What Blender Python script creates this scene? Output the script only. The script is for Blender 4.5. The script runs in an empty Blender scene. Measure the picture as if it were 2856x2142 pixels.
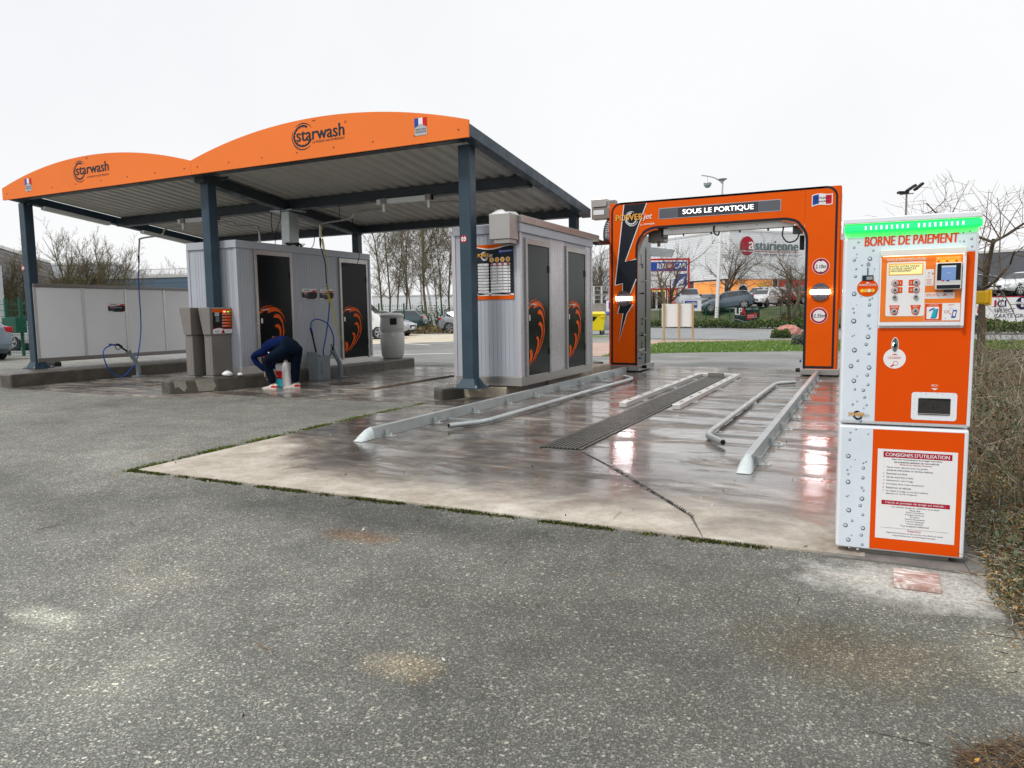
import bpy, math, random
import numpy as np
from math import sin, cos, pi, radians, sqrt, atan2, tan
from mathutils import Vector, Matrix

S = bpy.context.scene
COL = S.collection
rnd = random.Random(7)
# ------------------------------------------------------------------ camera, sky, sun, exposure
CH = 1.15                                   # camera height
YAW, PITCH, ROLL = radians(26.059), radians(5.524), radians(-0.81)
_f = Vector((-sin(YAW)*cos(PITCH), cos(YAW)*cos(PITCH), -sin(PITCH)))
_r0 = Vector((cos(YAW), sin(YAW), 0)); _u0 = _r0.cross(_f)
_r = _r0*cos(ROLL) + _u0*sin(ROLL); _u = -_r0*sin(ROLL) + _u0*cos(ROLL)
cd = bpy.data.cameras.new('camera'); cam = bpy.data.objects.new('camera', cd); COL.objects.link(cam)
cd.sensor_width = 36; cd.lens = 25.577; cd.clip_start = 0.05; cd.clip_end = 900
cam.matrix_world = Matrix(((_r.x, _u.x, -_f.x, 0), (_r.y, _u.y, -_f.y, 0), (_r.z, _u.z, -_f.z, CH), (0, 0, 0, 1)))
S.camera = cam
SUN_EL, SUN_AZ = radians(52), radians(205)   # azimuth of the bright part of the cloud, clockwise from +Y
wd = bpy.data.worlds.new('World'); S.world = wd; wd.use_nodes = True
nt = wd.node_tree; nt.nodes.clear()
sk = nt.nodes.new('ShaderNodeTexSky'); sk.sky_type = 'NISHITA'; sk.sun_disc = False
sk.sun_elevation = SUN_EL; sk.sun_rotation = SUN_AZ; sk.air_density = 1.0; sk.dust_density = 3.0
tc = nt.nodes.new('ShaderNodeTexCoord'); nz = nt.nodes.new('ShaderNodeTexNoise'); nz.inputs['Scale'].default_value = 1.3; nz.inputs['Detail'].default_value = 4
rp = nt.nodes.new('ShaderNodeValToRGB')
rp.color_ramp.elements[0].color = (7.15, 7.22, 7.48, 1); rp.color_ramp.elements[0].position = .35
rp.color_ramp.elements[1].color = (7.85, 7.88, 7.92, 1); rp.color_ramp.elements[1].position = .6
mx = nt.nodes.new('ShaderNodeMix'); mx.data_type = 'RGBA'; mx.inputs['Factor'].default_value = .97   # overcast: almost all cloud
bg = nt.nodes.new('ShaderNodeBackground'); bg.inputs['Strength'].default_value = .1
wo = nt.nodes.new('ShaderNodeOutputWorld')
nt.links.new(tc.outputs['Generated'], nz.inputs['Vector']); nt.links.new(nz.outputs['Fac'], rp.inputs['Fac'])
nt.links.new(sk.outputs['Color'], mx.inputs['A']); nt.links.new(rp.outputs['Color'], mx.inputs['B'])
nt.links.new(mx.outputs['Result'], bg.inputs['Color']); nt.links.new(bg.outputs['Background'], wo.inputs['Surface'])
sd = bpy.data.lights.new('sun', 'SUN'); sd.energy = 1.5; sd.angle = radians(10); sd.color = (1, .97, .93)
sun = bpy.data.objects.new('sun', sd); COL.objects.link(sun)
sdir = Vector((sin(SUN_AZ)*cos(SUN_EL), cos(SUN_AZ)*cos(SUN_EL), sin(SUN_EL)))
sun.rotation_euler = (-sdir).to_track_quat('-Z', 'Y').to_euler(); sun.location = (0, -5, 20)
S.view_settings.view_transform = 'Standard'; S.view_settings.look = 'None'
S.view_settings.exposure = 0.34; S.view_settings.gamma = 1.0; S.view_settings.use_curve_mapping = False
S.cycles.max_bounces = 6; S.cycles.caustics_reflective = False; S.cycles.caustics_refractive = False

def at(px, py, b):
    """World point seen at photo pixel (2856 wide) at b metres in front of the camera."""
    d = _f + _r*((px - 1428)/2029.17) - _u*((py - 1071)/2029.17)
    h = Vector((-sin(YAW), cos(YAW), 0))
    t = b/d.dot(h)
    return Vector((0, 0, CH)) + d*t
def gat(px, b, z=0.0):
    p = at(px, 880, b); return Vector((p.x, p.y, z))

# ------------------------------------------------------------------ materials
MATS = {}
class NT:
    def __init__(s, m): s.m = m; s.t = m.node_tree; s.b = s.t.nodes['Principled BSDF']
    def n(s, typ, **k):
        o = s.t.nodes.new('ShaderNode'+typ)
        for a, v in k.items():
            if a in o.inputs.keys() if hasattr(o.inputs, 'keys') else False: o.inputs[a].default_value = v
            else: setattr(o, a, v)
        return o
    def l(s, a, b): s.t.links.new(a, b)
    def noise(s, vec, scale, detail=3, rough=.55, dist=0):
        o = s.t.nodes.new('ShaderNodeTexNoise'); o.inputs['Scale'].default_value = scale; o.inputs['Detail'].default_value = detail
        o.inputs['Roughness'].default_value = rough; o.inputs['Distortion'].default_value = dist; s.l(vec, o.inputs['Vector']); return o.outputs['Fac']
    def ramp(s, fac, stops):
        o = s.t.nodes.new('ShaderNodeValToRGB'); e = o.color_ramp.elements
        while len(e) < len(stops): e.new(.5)
        for i, (p, c) in enumerate(stops):
            e[i].position = p; e[i].color = (c, c, c, 1) if not hasattr(c, '__len__') else (*c, 1)
        s.l(fac, o.inputs['Fac']); return o.outputs['Color']
    def mix(s, f, a, b, typ='MIX'):
        o = s.t.nodes.new('ShaderNodeMix'); o.data_type = 'RGBA'; o.blend_type = typ
        for k, v in (('Factor', f), ('A', a), ('B', b)):
            if hasattr(v, 'is_output'): s.l(v, o.inputs[k])
            elif k == 'Factor': o.inputs[k].default_value = v
            else: o.inputs[k].default_value = (*v, 1) if hasattr(v, '__len__') else (v, v, v, 1)
        return o.outputs['Result']
    def math(s, op, a, b=None, c=None, clamp=False):
        o = s.t.nodes.new('ShaderNodeMath'); o.operation = op; o.use_clamp = clamp
        for i, v in enumerate((a, b, c)):
            if v is None: continue
            if hasattr(v, 'is_output'): s.l(v, o.inputs[i])
            else: o.inputs[i].default_value = v
        return o.outputs[0]
    def bump(s, h, strength, dist=.01):
        o = s.t.nodes.new('ShaderNodeBump'); o.inputs['Strength'].default_value = strength; o.inputs['Distance'].default_value = dist
        s.l(h, o.inputs['Height']); s.l(o.outputs[0], s.b.inputs['Normal'])
    def coord(s, scale=None):
        o = s.t.nodes.new('ShaderNodeTexCoord').outputs['Object']
        if scale:
            m = s.t.nodes.new('ShaderNodeMapping'); m.inputs['Scale'].default_value = scale; s.l(o, m.inputs['Vector']); return m.outputs[0]
        return o

def new(name):
    m = bpy.data.materials.new(name); m.use_nodes = True; MATS[name] = m; return NT(m)
def mat(name, col, rough=.5, metal=0., var=.12, scale=6., rvar=.12, bump=0., bscale=60., emit=0., ecol=None, spec=.5, stretch=None, coat=0.):
    """Plain material with procedural dirt/colour variation, roughness variation and optional fine relief."""
    if name in MATS: return MATS[name]
    k = new(name); v = k.coord(stretch)
    f = k.noise(v, scale, 5, .6)
    lo = tuple(c*(1-var) for c in col); hi = tuple(min(1, c*(1+var*.6)) for c in col)
    k.l(k.ramp(f, [(.3, lo), (.7, hi)]), k.b.inputs['Base Color'])
    k.b.inputs['Metallic'].default_value = metal; k.b.inputs['Specular IOR Level'].default_value = spec
    if rvar: k.l(k.ramp(k.noise(v, scale*2.3, 4), [(.3, max(.02, rough-rvar)), (.7, min(1, rough+rvar))]), k.b.inputs['Roughness'])
    else: k.b.inputs['Roughness'].default_value = rough
    if coat: k.b.inputs['Coat Weight'].default_value = coat; k.b.inputs['Coat Roughness'].default_value = .05
    if bump: k.bump(k.noise(v, bscale, 4), bump, .01)
    if emit: k.b.inputs['Emission Color'].default_value = (*(ecol or col), 1); k.b.inputs['Emission Strength'].default_value = emit
    return k.m
def flat(name, col, rough=.45, emit=0., ecol=None):
    return mat(name, col, rough, var=.05, scale=9, rvar=.08, emit=emit, ecol=ecol, spec=.22)

# ------------------------------------------------------------------ mesh builder
def frame(ax):
    ax = Vector(ax).normalized(); t = Vector((0, 0, 1)) if abs(ax.z) < .9 else Vector((1, 0, 0))
    a = ax.cross(t).normalized(); return a, ax.cross(a).normalized()
class MB:
    def __init__(s): s.v = []; s.f = []; s.m = []; s.mats = []
    def mi(s, m):
        if m not in s.mats: s.mats.append(m)
        return s.mats.index(m)
    def add(s, vs, fs, m):
        o = len(s.v); k = s.mi(m); s.v += [tuple(v) for v in vs]
        for f in fs: s.f.append([i+o for i in f]); s.m.append(k)
        return s
    def box(s, x0, x1, y0, y1, z0, z1, m):
        return s.add([(x0,y0,z0),(x1,y0,z0),(x1,y1,z0),(x0,y1,z0),(x0,y0,z1),(x1,y0,z1),(x1,y1,z1),(x0,y1,z1)],
                     [(0,3,2,1),(4,5,6,7),(0,1,5,4),(1,2,6,5),(2,3,7,6),(3,0,4,7)], m)
    def hexa(s, pts, m):   # 8 corners ordered as box
        return s.add(pts, [(0,3,2,1),(4,5,6,7),(0,1,5,4),(1,2,6,5),(2,3,7,6),(3,0,4,7)], m)
    def prism(s, poly, a0, a1, m, axis='z'):
        n = len(poly)
        def P(p, a): return (p[0], p[1], a) if axis == 'z' else ((p[0], a, p[1]) if axis == 'y' else (a, p[0], p[1]))
        vs = [P(p, a0) for p in poly] + [P(p, a1) for p in poly]
        fs = [tuple(range(n))[::-1], tuple(range(n, 2*n))] + [(i, (i+1) % n, n+(i+1) % n, n+i) for i in range(n)]
        return s.add(vs, fs, m)
    def loft(s, rings, m, caps=True, closed=True):
        n = len(rings[0]); vs = [p for r in rings for p in r]; fs = []
        for i in range(len(rings)-1):
            for j in range(n if closed else n-1):
                a = i*n+j; b = i*n+(j+1) % n; fs.append((a, b, b+n, a+n))
        if caps: fs += [tuple(range(n))[::-1], tuple(range((len(rings)-1)*n, len(rings)*n))]
        return s.add(vs, fs, m)
    def cyl(s, p0, p1, r0, r1=None, n=10, m=None, caps=True):
        r1 = r0 if r1 is None else r1; p0 = Vector(p0); p1 = Vector(p1); a, b = frame(p1-p0)
        R = [[tuple(p+(a*cos(2*pi*i/n)+b*sin(2*pi*i/n))*r) for i in range(n)] for p, r in ((p0, r0), (p1, r1))]
        return s.loft(R, m, caps)
    def tube(s, pts, r, n=6, m=None, caps=True):
        pts = [Vector(p) for p in pts]; rings = []; a = None
        for i, p in enumerate(pts):
            d = (pts[min(i+1, len(pts)-1)]-pts[max(i-1, 0)])
            if d.length < 1e-6: d = Vector((0, 0, 1))
            d.normalize()
            if a is None: a, b = frame(d)
            else:
                a = (a-d*a.dot(d)).normalized(); b = d.cross(a)
            rr = r[i] if hasattr(r, '__len__') else r
            rings.append([tuple(p+(a*cos(2*pi*k/n)+b*sin(2*pi*k/n))*rr) for k in range(n)])
        return s.loft(rings, m, caps)
    def lathe(s, c, prof, n=16, m=None):
        return s.loft([[(c[0]+r*cos(2*pi*k/n), c[1]+r*sin(2*pi*k/n), c[2]+z) for k in range(n)] for r, z in prof], m)
    def ball(s, c, r, n=10, m=None):
        rx, ry, rz = r if hasattr(r, '__len__') else (r, r, r)
        rings = []
        for i in range(n//2+1):
            t = -pi/2+pi*i/(n//2); q = max(cos(t), .02)
            rings.append([(c[0]+rx*q*cos(2*pi*k/n), c[1]+ry*q*sin(2*pi*k/n), c[2]+rz*sin(t)) for k in range(n)])
        return s.loft(rings, m)
    def obj(s, name, parent=None, bevel=0, smooth=False, label=None, cat=None, group=None, kind=None, loc=None, local=False, segs=2):
        """Vertices are world coordinates unless local=True; origin goes to loc / the parent."""
        base = Vector(loc) if loc is not None else (wloc(parent) if parent and not local else Vector((0, 0, 0)))
        me = bpy.data.meshes.new(name)
        me.from_pydata([(v[0]-base.x, v[1]-base.y, v[2]-base.z) for v in s.v] if base.length else s.v, [], s.f)
        for m in s.mats: me.materials.append(m)
        me.polygons.foreach_set('material_index', s.m)
        if smooth: me.polygons.foreach_set('use_smooth', [True]*len(s.f))
        me.update()
        o = bpy.data.objects.new(name, me); COL.objects.link(o)
        if parent is not None:
            o.parent = parent
            if loc is not None: o.location = base-wloc(parent)
        else: o.location = base
        if bevel:
            b = o.modifiers.new('bevel', 'BEVEL'); b.width = bevel; b.segments = segs; b.limit_method = 'ANGLE'; b.angle_limit = radians(40)
        if smooth and smooth != 'full':
            try: me.set_sharp_from_angle(angle=radians(38))
            except Exception: pass
        tag(o, label, cat, group, kind); return o
def wloc(o):
    v = Vector((0, 0, 0))
    while o is not None: v += o.location; o = o.parent
    return v
def tag(o, label=None, cat=None, group=None, kind=None):
    if label: o['label'] = label
    if cat: o['category'] = cat
    if group: o['group'] = group
    if kind: o['kind'] = kind
    return o
def thing(name, label, cat, loc=(0,0,0), rz=0, group=None):
    o = bpy.data.objects.new(name, None); o.empty_display_size = .2; COL.objects.link(o)
    o.location = loc; o.rotation_euler = (0, 0, rz); return tag(o, label, cat, group)
def dup(o, parent=None, loc=None, rz=None, sc=None, label=None):
    c = o.copy(); COL.objects.link(c); c.parent = parent
    if loc is not None: c.location = loc
    if rz is not None: c.rotation_euler = (0, 0, rz)
    if sc is not None: c.scale = sc if hasattr(sc, '__len__') else (sc,)*3
    if label: c['label'] = label
    for ch in list(o.children): dup(ch, c)
    return c
def npmesh(name, V, F, m, parent=None, mi=None, smooth=False, **k):
    me = bpy.data.meshes.new(name); V = np.asarray(V, dtype=np.float32); F = np.asarray(F, dtype=np.int32); n = F.shape[1]
    me.vertices.add(len(V)); me.vertices.foreach_set('co', V.ravel()); me.loops.add(F.size); me.loops.foreach_set('vertex_index', F.ravel())
    me.polygons.add(len(F)); me.polygons.foreach_set('loop_start', np.arange(0, F.size, n, dtype=np.int32)); me.polygons.foreach_set('loop_total', np.full(len(F), n, dtype=np.int32))
    for x in (m if isinstance(m, (list, tuple)) else [m]): me.materials.append(x)
    if mi is not None: me.polygons.foreach_set('material_index', np.asarray(mi, dtype=np.int32))
    me.update(calc_edges=True); o = bpy.data.objects.new(name, me); COL.objects.link(o)
    if parent is not None: o.parent = parent
    return tag(o, **k)

# ------------------------------------------------------------------ flat print on a panel
_tc = {}
def textmesh(s, bold, shear):
    k = (s, bold, shear)
    if k not in _tc:
        c = bpy.data.curves.new('t', 'FONT'); c.body = s; c.size = 1; c.offset = bold; c.shear = shear; c.resolution_u = 4
        o = bpy.data.objects.new('t', c); COL.objects.link(o)
        me = bpy.data.meshes.new_from_object(o)
        v = [(p.co.x, p.co.y) for p in me.vertices]; f = [tuple(p.vertices) for p in me.polygons]
        bpy.data.objects.remove(o); bpy.data.curves.remove(c); bpy.data.meshes.remove(me)
        xs = [p[0] for p in v] or [0, 1]; ys = [p[1] for p in v] or [0, 1]
        _tc[k] = (v, f, min(xs), max(xs), min(ys), max(ys))
    return _tc[k]
class Print(MB):
    """2D artwork in metres on the plane O + x*u + y*v; layers are lifted along n."""
    def __init__(s, O, u, v, step=.0015):
        super().__init__(); s.O = Vector(O); s.u = Vector(u).normalized(); s.w = Vector(v).normalized(); s.n = s.u.cross(s.w).normalized(); s.st = step
    def P(s, x, y, l): return tuple(s.O+s.u*x+s.w*y+s.n*(l*s.st))
    def poly(s, pts, m, l=1): return s.add([s.P(x, y, l) for x, y in pts], [tuple(range(len(pts)))], m)
    def rect(s, x0, y0, x1, y1, m, l=1, r=0):
        if not r: return s.poly([(x0,y0),(x1,y0),(x1,y1),(x0,y1)], m, l)
        p = []
        for cx, cy, a in ((x1-r,y0+r,-90),(x1-r,y1-r,0),(x0+r,y1-r,90),(x0+r,y0+r,180)):
            p += [(cx+r*cos(radians(a+t)), cy+r*sin(radians(a+t))) for t in (0, 22, 45, 68, 90)]
        return s.poly(p, m, l)
    def disc(s, x, y, r, m, l=1, ry=None, n=24):
        ry = ry or r; return s.poly([(x+r*cos(2*pi*i/n), y+ry*sin(2*pi*i/n)) for i in range(n)], m, l)
    def ring(s, x, y, r0, r1, m, l=1, a0=0, a1=360, n=28):
        vs = []; fs = []
        for i in range(n+1):
            a = radians(a0+(a1-a0)*i/n)
            for r in (r0, r1): vs.append(s.P(x+r*cos(a), y+r*sin(a), l))
        for i in range(n): fs.append((2*i, 2*i+1, 2*i+3, 2*i+2))
        return s.add(vs, fs, m)
    def stroke(s, pts, w, m, l=1):
        vs = []; fs = []; n = len(pts)
        for i, p in enumerate(pts):
            a = pts[max(i-1, 0)]; b = pts[min(i+1, n-1)]; dx, dy = b[0]-a[0], b[1]-a[1]; q = sqrt(dx*dx+dy*dy) or 1
            ww = (w[i] if hasattr(w, '__len__') else w)/2
            vs += [s.P(p[0]-dy/q*ww, p[1]+dx/q*ww, l), s.P(p[0]+dy/q*ww, p[1]-dx/q*ww, l)]
        for i in range(n-1): fs.append((2*i, 2*i+1, 2*i+3, 2*i+2))
        return s.add(vs, fs, m)
    def text(s, t, x, y, w, h, m, l=2, bold=0., shear=0., align='L'):
        """Fits the string into height h; w fixes the width (None keeps proportions)."""
        v, f, x0, x1, y0, y1 = textmesh(t, 0, shear)
        if not f: return s
        ky = h/(y1-y0); kx = w/(x1-x0) if w else ky*.92
        ww = (x1-x0)*kx; ox = x if align == 'L' else (x-ww/2 if align == 'C' else x-ww)
        for i, dx in enumerate((0, -1, 1) if bold > .012 else (0,)):      # heavier strokes: the glyphs overprinted with a small shift
            s.add([s.P(ox+(a-x0)*kx+dx*bold*h*.75, y+(b-y0)*ky, l+i*.15) for a, b in v], f, m)
        return s
def drop(c, r, ang, ln):   # tear-shaped blade polygon, head at c, tail towards ang
    p = []
    for i in range(9): t = radians(ang+90+i*180/8); p.append((c[0]+r*cos(t), c[1]+r*sin(t)))
    tx, ty = c[0]+ln*cos(radians(ang)), c[1]+ln*sin(radians(ang)); p.append((tx, ty)); return p
# ------------------------------------------------------------------ ground materials
def make_asphalt():
    k = new('asphalt'); v = k.coord()
    def vor(scale, seed, feat='F1'):
        m_ = k.t.nodes.new('ShaderNodeMapping'); m_.inputs['Location'].default_value = (seed, seed*.7, 0); m_.inputs['Rotation'].default_value = (0, 0, seed)
        wv = k.t.nodes.new('ShaderNodeVectorMath'); wv.operation = 'ADD'; nn = k.t.nodes.new('ShaderNodeTexNoise'); nn.inputs['Scale'].default_value = scale*1.4; nn.inputs['Detail'].default_value = 3; k.l(v, nn.inputs['Vector'])
        sc = k.t.nodes.new('ShaderNodeVectorMath'); sc.operation = 'SCALE'; sc.inputs['Scale'].default_value = 1.6/scale; k.l(nn.outputs['Color'], sc.inputs[0])
        k.l(v, wv.inputs[0]); k.l(sc.outputs[0], wv.inputs[1]); k.l(wv.outputs[0], m_.inputs['Vector'])
        vo = k.t.nodes.new('ShaderNodeTexVoronoi'); vo.inputs['Scale'].default_value = scale; k.l(m_.outputs[0], vo.inputs['Vector'])
        sp = k.t.nodes.new('ShaderNodeSeparateColor'); k.l(vo.outputs['Color'], sp.inputs[0]); return vo.outputs['Distance'], sp.outputs[0], sp.outputs[1]
    c = k.ramp(k.noise(v, 230, 3, .8), [(.36, (.03,.031,.03)), (.5, (.085,.087,.083)), (.64, (.20,.20,.185))])
    d1, r1, q1 = vor(105, 3.1); d2, r2, q2 = vor(165, 7.7); d3, r3, q3 = vor(70, 1.3)
    def fleck(c, d, r_, thr, w, col):
        f = k.math('MULTIPLY', k.ramp(r_, [(thr-.03, 0), (thr+.03, 1)]), k.ramp(d, [(w*.72, 1), (w, 0)])); return k.mix(f, c, col), f
    c, f2 = fleck(c, d2, r2, .35, .50, k.ramp(q2, [(0, (.12,.122,.115)), (1, (.30,.30,.27))]))
    c, f1 = fleck(c, d1, r1, .28, .48, k.ramp(q1, [(0, (.13,.133,.125)), (.5, (.24,.243,.22)), (.85, (.34,.34,.305)), (1, (.46,.455,.40))]))
    c, f3 = fleck(c, d3, r3, .92, .45, (.50,.49,.43))
    vo_h = k.math('ADD', k.math('MULTIPLY', f1, 1.0), k.math('ADD', k.math('MULTIPLY', f2, .5), f3))
    big = k.ramp(k.noise(v, .42, 5, .6, .4), [(.36, .72), (.47, .98), (.56, 1.05), (.68, 1.38)])
    c = k.mix(1.0, c, big, 'MULTIPLY')
    mid = k.ramp(k.noise(v, 3.1, 5, .65), [(.3, .82), (.7, 1.2)])
    c = k.mix(1.0, c, mid, 'MULTIPLY'); c = k.mix(1.0, c, (1.50, 1.50, 1.43), 'MULTIPLY')
    rust = k.ramp(k.noise(v, .8, 4, .6), [(.62, 0), (.76, .35)])
    c = k.mix(rust, c, k.mix(1.0, c, (1.25, .82, .6), 'MULTIPLY'))
    pale = k.ramp(k.noise(v, .6, 6, .7, .8), [(.60, 0), (.72, .55)])
    c = k.mix(pale, c, k.mix(.35, c, (.46, .46, .42)))
    so0 = k.t.nodes.new('ShaderNodeSeparateXYZ'); k.l(v, so0.inputs[0])
    wob = k.math('SUBTRACT', k.noise(v, 2.3, 6, .7), .5); wob2 = k.math('SUBTRACT', k.noise(v, 9, 5, .7), .5)
    def spot(c, x, y, rx, ry, col, amt, mode='MULTIPLY', soft=.7):
        ex = k.math('MULTIPLY', k.math('SUBTRACT', so0.outputs[0], x), 1/rx); ey = k.math('MULTIPLY', k.math('SUBTRACT', so0.outputs[1], y), 1/ry)
        d_ = k.math('SQRT', k.math('ADD', k.math('MULTIPLY', ex, ex), k.math('MULTIPLY', ey, ey)))
        d_ = k.math('ADD', d_, k.math('ADD', k.math('MULTIPLY', wob, 1.5), k.math('MULTIPLY', wob2, .6)))
        return k.mix(k.ramp(d_, [(1-soft, amt), (1.0, 0)]), c, k.mix(1.0, c, col, mode))
    c = spot(c, -.4, 2.6, 2.2, 1.5, (.66,.65,.62), .85); c = spot(c, -2.6, 3.35, 2.6, .42, (.50,.50,.50), .8); c = spot(c, -4.6, 2.75, 1.5, .45, (.62,.62,.62), .7)
    c = spot(c, -2.86, 1.66, .24, .10, (2.3,2.3,2.2), .8); c = spot(c, -1.34, 1.90, .16, .12, (1.9,1.65,1.35), .85); c = spot(c, -2.3, 1.5, .8, .35, (1.35,1.35,1.3), .6)
    c = spot(c, -2.35, 2.98, .30, .12, (1.25,.80,.55), .8); c = spot(c, .10, 3.36, .30, .12, (.95,.62,.40), .9); c = spot(c, .0, 2.6, .5, .3, (1.05,.85,.65), .6)
    c = spot(c, .52, 2.75, .22, .40, (2.2,2.15,2.0), .7)
    # spilled chalky powder round the foot of the payment terminal
    so = k.t.nodes.new('ShaderNodeSeparateXYZ'); k.l(v, so.inputs[0])
    dx = k.math('MULTIPLY', k.math('SUBTRACT', so.outputs[0], .27), 1.5); dy = k.math('MULTIPLY', k.math('SUBTRACT', so.outputs[1], 3.36), 3.0)
    d = k.math('SQRT', k.math('ADD', k.math('MULTIPLY', dx, dx), k.math('MULTIPLY', dy, dy)))
    d = k.math('ADD', d, k.math('MULTIPLY', k.math('SUBTRACT', k.noise(v, 9, 6, .75), .5), 1.5))
    pw = k.ramp(d, [(.35, .95), (.95, 0)])
    c = k.mix(k.math('MULTIPLY', pw, k.ramp(k.noise(v, 45, 4, .8), [(.35, .25), (.6, 1)])), c, (.78, .77, .72))
    k.l(c, k.b.inputs['Base Color'])
    k.l(k.ramp(k.noise(v, 1.4, 4), [(.35, .55), (.65, .85)]), k.b.inputs['Roughness']); k.b.inputs['Specular IOR Level'].default_value = .35
    h = k.math('ADD', vo_h, k.math('MULTIPLY', k.noise(v, 140, 4, .7), 1.6))
    k.bump(h, .75, .004); return k.m
def make_lot():
    k = new('lot_asphalt'); v = k.coord()
    f = k.noise(v, 22, 6, .75); c = k.ramp(f, [(.3, (.17,.172,.17)), (.7, (.27,.27,.26))])
    c = k.mix(1.0, c, k.ramp(k.noise(v, .25, 6, .65, .6), [(.35, .7), (.65, 1.15)]), 'MULTIPLY')
    k.l(c, k.b.inputs['Base Color']); k.l(k.ramp(k.noise(v, .5, 5), [(.38, .28), (.6, .75)]), k.b.inputs['Roughness']); k.bump(f, .4, .01); return k.m
def make_slab(name, front=None, warm=1.0, gain=1.0):
    k = new(name); v = k.coord(); so = k.t.nodes.new('ShaderNodeSeparateXYZ'); k.l(v, so.inputs[0])
    mp = k.t.nodes.new('ShaderNodeMapping'); mp.inputs['Scale'].default_value = (1.0, 3.2, 1); mp.inputs['Rotation'].default_value = (0, 0, .35); k.l(v, mp.inputs['Vector'])
    fine = k.t.nodes.new('ShaderNodeMapping'); fine.inputs['Scale'].default_value = (4, 95, 1); k.l(v, fine.inputs['Vector'])
    n1 = k.noise(v, .9, 6, .65, .8); streak = k.noise(mp.outputs[0], 1.6, 6, .7, .5); brush = k.noise(fine.outputs[0], 1.0, 3, .6)
    wetc = k.ramp(n1, [(.30, (.045*warm,.036,.030)), (.44, (.10,.083,.072)), (.56, (.175,.155,.14)), (.64, (.25,.225,.20)), (.74, (.33*warm,.21,.13))])
    wetc = k.mix(1.0, wetc, k.ramp(streak, [(.32, .38), (.5, .9), (.66, 1.9)]), 'MULTIPLY')
    wetc = k.mix(1.0, wetc, (.90*gain, .90*gain, .86*gain), 'MULTIPLY')
    rust = k.ramp(k.noise(v, 2.2, 5, .7), [(.60, 0), (.70, .6)])
    wetc = k.mix(rust, wetc, (.24, .125, .065))
    dryc = k.ramp(k.noise(v, 2.3, 6, .75), [(.28, (.27,.215,.165)), (.45, (.42,.375,.31)), (.7, (.64,.60,.52))])
    dryc = k.mix(1.0, dryc, k.ramp(k.noise(v, 40, 4, .7), [(.3, .85), (.7, 1.12)]), 'MULTIPLY')
    if front is not None:
        e = k.math('SUBTRACT', so.outputs[1], front)          # metres behind the near edge
        e = k.math('ADD', e, k.math('MULTIPLY', k.math('SUBTRACT', k.noise(v, 1.1, 6, .6, .6), .5), 1.7))
        e = k.math('SUBTRACT', e, k.math('MULTIPLY', k.math('MAXIMUM', k.math('SUBTRACT', -3.6, so.outputs[0]), 0), .75))
        dry = k.ramp(e, [(.10, 1), (.30, .8), (.55, .3), (.95, 0)])
        e2 = k.ramp(k.math('ADD', k.math('ABSOLUTE', k.math('ADD', so.outputs[0], .1)), k.math('MULTIPLY', k.noise(v, 2, 4), .5)), [(.4, .8), (.9, 0)])
    else: dry = k.ramp(k.noise(v, .8, 5, .6), [(.66, 0), (.78, .6)])
    c = k.mix(dry, wetc, dryc)
    k.l(c, k.b.inputs['Base Color'])
    wr = k.ramp(k.noise(mp.outputs[0], .8, 5, .7, .7), [(.36, .2), (.5, .36), (.66, .6)])
    r = k.mix(dry, wr, .75); k.l(r, k.b.inputs['Roughness'])
    film = k.ramp(k.noise(mp.outputs[0], .62, 8, .72, 1.1), [(.41, 1.0), (.485, .95), (.505, .30), (.55, .06), (.66, .0)])
    k.l(k.math('MULTIPLY', film, k.math('SUBTRACT', 1.0, k.math('MULTIPLY', dry, 1.15, clamp=True), clamp=True)), k.b.inputs['Coat Weight']); k.b.inputs['Coat IOR'].default_value = 1.6 if front is not None else 1.35
    k.l(k.ramp(k.noise(mp.outputs[0], .9, 6, .75, .9), [(.36, .03), (.52, .07), (.66, .2)]), k.b.inputs['Coat Roughness'])
    cb_ = k.t.nodes.new('ShaderNodeBump'); cb_.inputs['Strength'].default_value = .16; cb_.inputs['Distance'].default_value = .012
    k.l(k.math('ADD', k.noise(v, 7.0, 5, .7, .4), k.math('MULTIPLY', brush, .16)), cb_.inputs['Height']); k.l(cb_.outputs[0], k.b.inputs['Coat Normal'])
    k.b.inputs['Specular IOR Level'].default_value = .4
    h = k.math('ADD', k.math('MULTIPLY', brush, .5), k.math('MULTIPLY', k.noise(v, 9, 5, .7), .7))
    h = k.math('ADD', h, k.math('MULTIPLY', k.noise(v, 130, 3), .25))
    k.bump(h, .22, .012); return k.m
def make_ground(name, a, b, c, s1=1.2, s2=30, bump=.6, rough=.9):
    k = new(name); v = k.coord()
    col = k.ramp(k.noise(v, s1, 6, .7, .3), [(.35, a), (.5, b), (.65, c)])
    col = k.mix(1.0, col, k.ramp(k.noise(v, s2, 4, .8), [(.3, .6), (.7, 1.35)]), 'MULTIPLY')
    k.l(col, k.b.inputs['Base Color']); k.b.inputs['Roughness'].default_value = rough; k.bump(k.noise(v, s2*1.3, 4, .8), bump, .03); return k.m
ASPH = make_asphalt(); LOT = make_lot(); SLAB = make_slab('wet_concrete', 3.64); BAY = make_slab('wet_bay_concrete', None, .98, 1.6)
GRASS = make_ground('grass_ground', (.10,.17,.035), (.15,.25,.05), (.22,.31,.09), 2.0, 40)
BANKG = make_ground('bank_grass', (.05,.065,.025), (.085,.10,.035), (.13,.12,.06), 1.5, 14)
SOIL = make_ground('leafy_soil', (.06,.045,.03), (.11,.08,.05), (.17,.125,.075), 3, 35)
GRAVEL = make_ground('beige_gravel', (.50,.44,.33), (.62,.56,.44), (.70,.65,.53), 1.2, 30)
PINKG = make_ground('pink_gravel', (.44,.30,.24), (.52,.37,.30), (.56,.42,.35), 1.2, 30)
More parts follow.
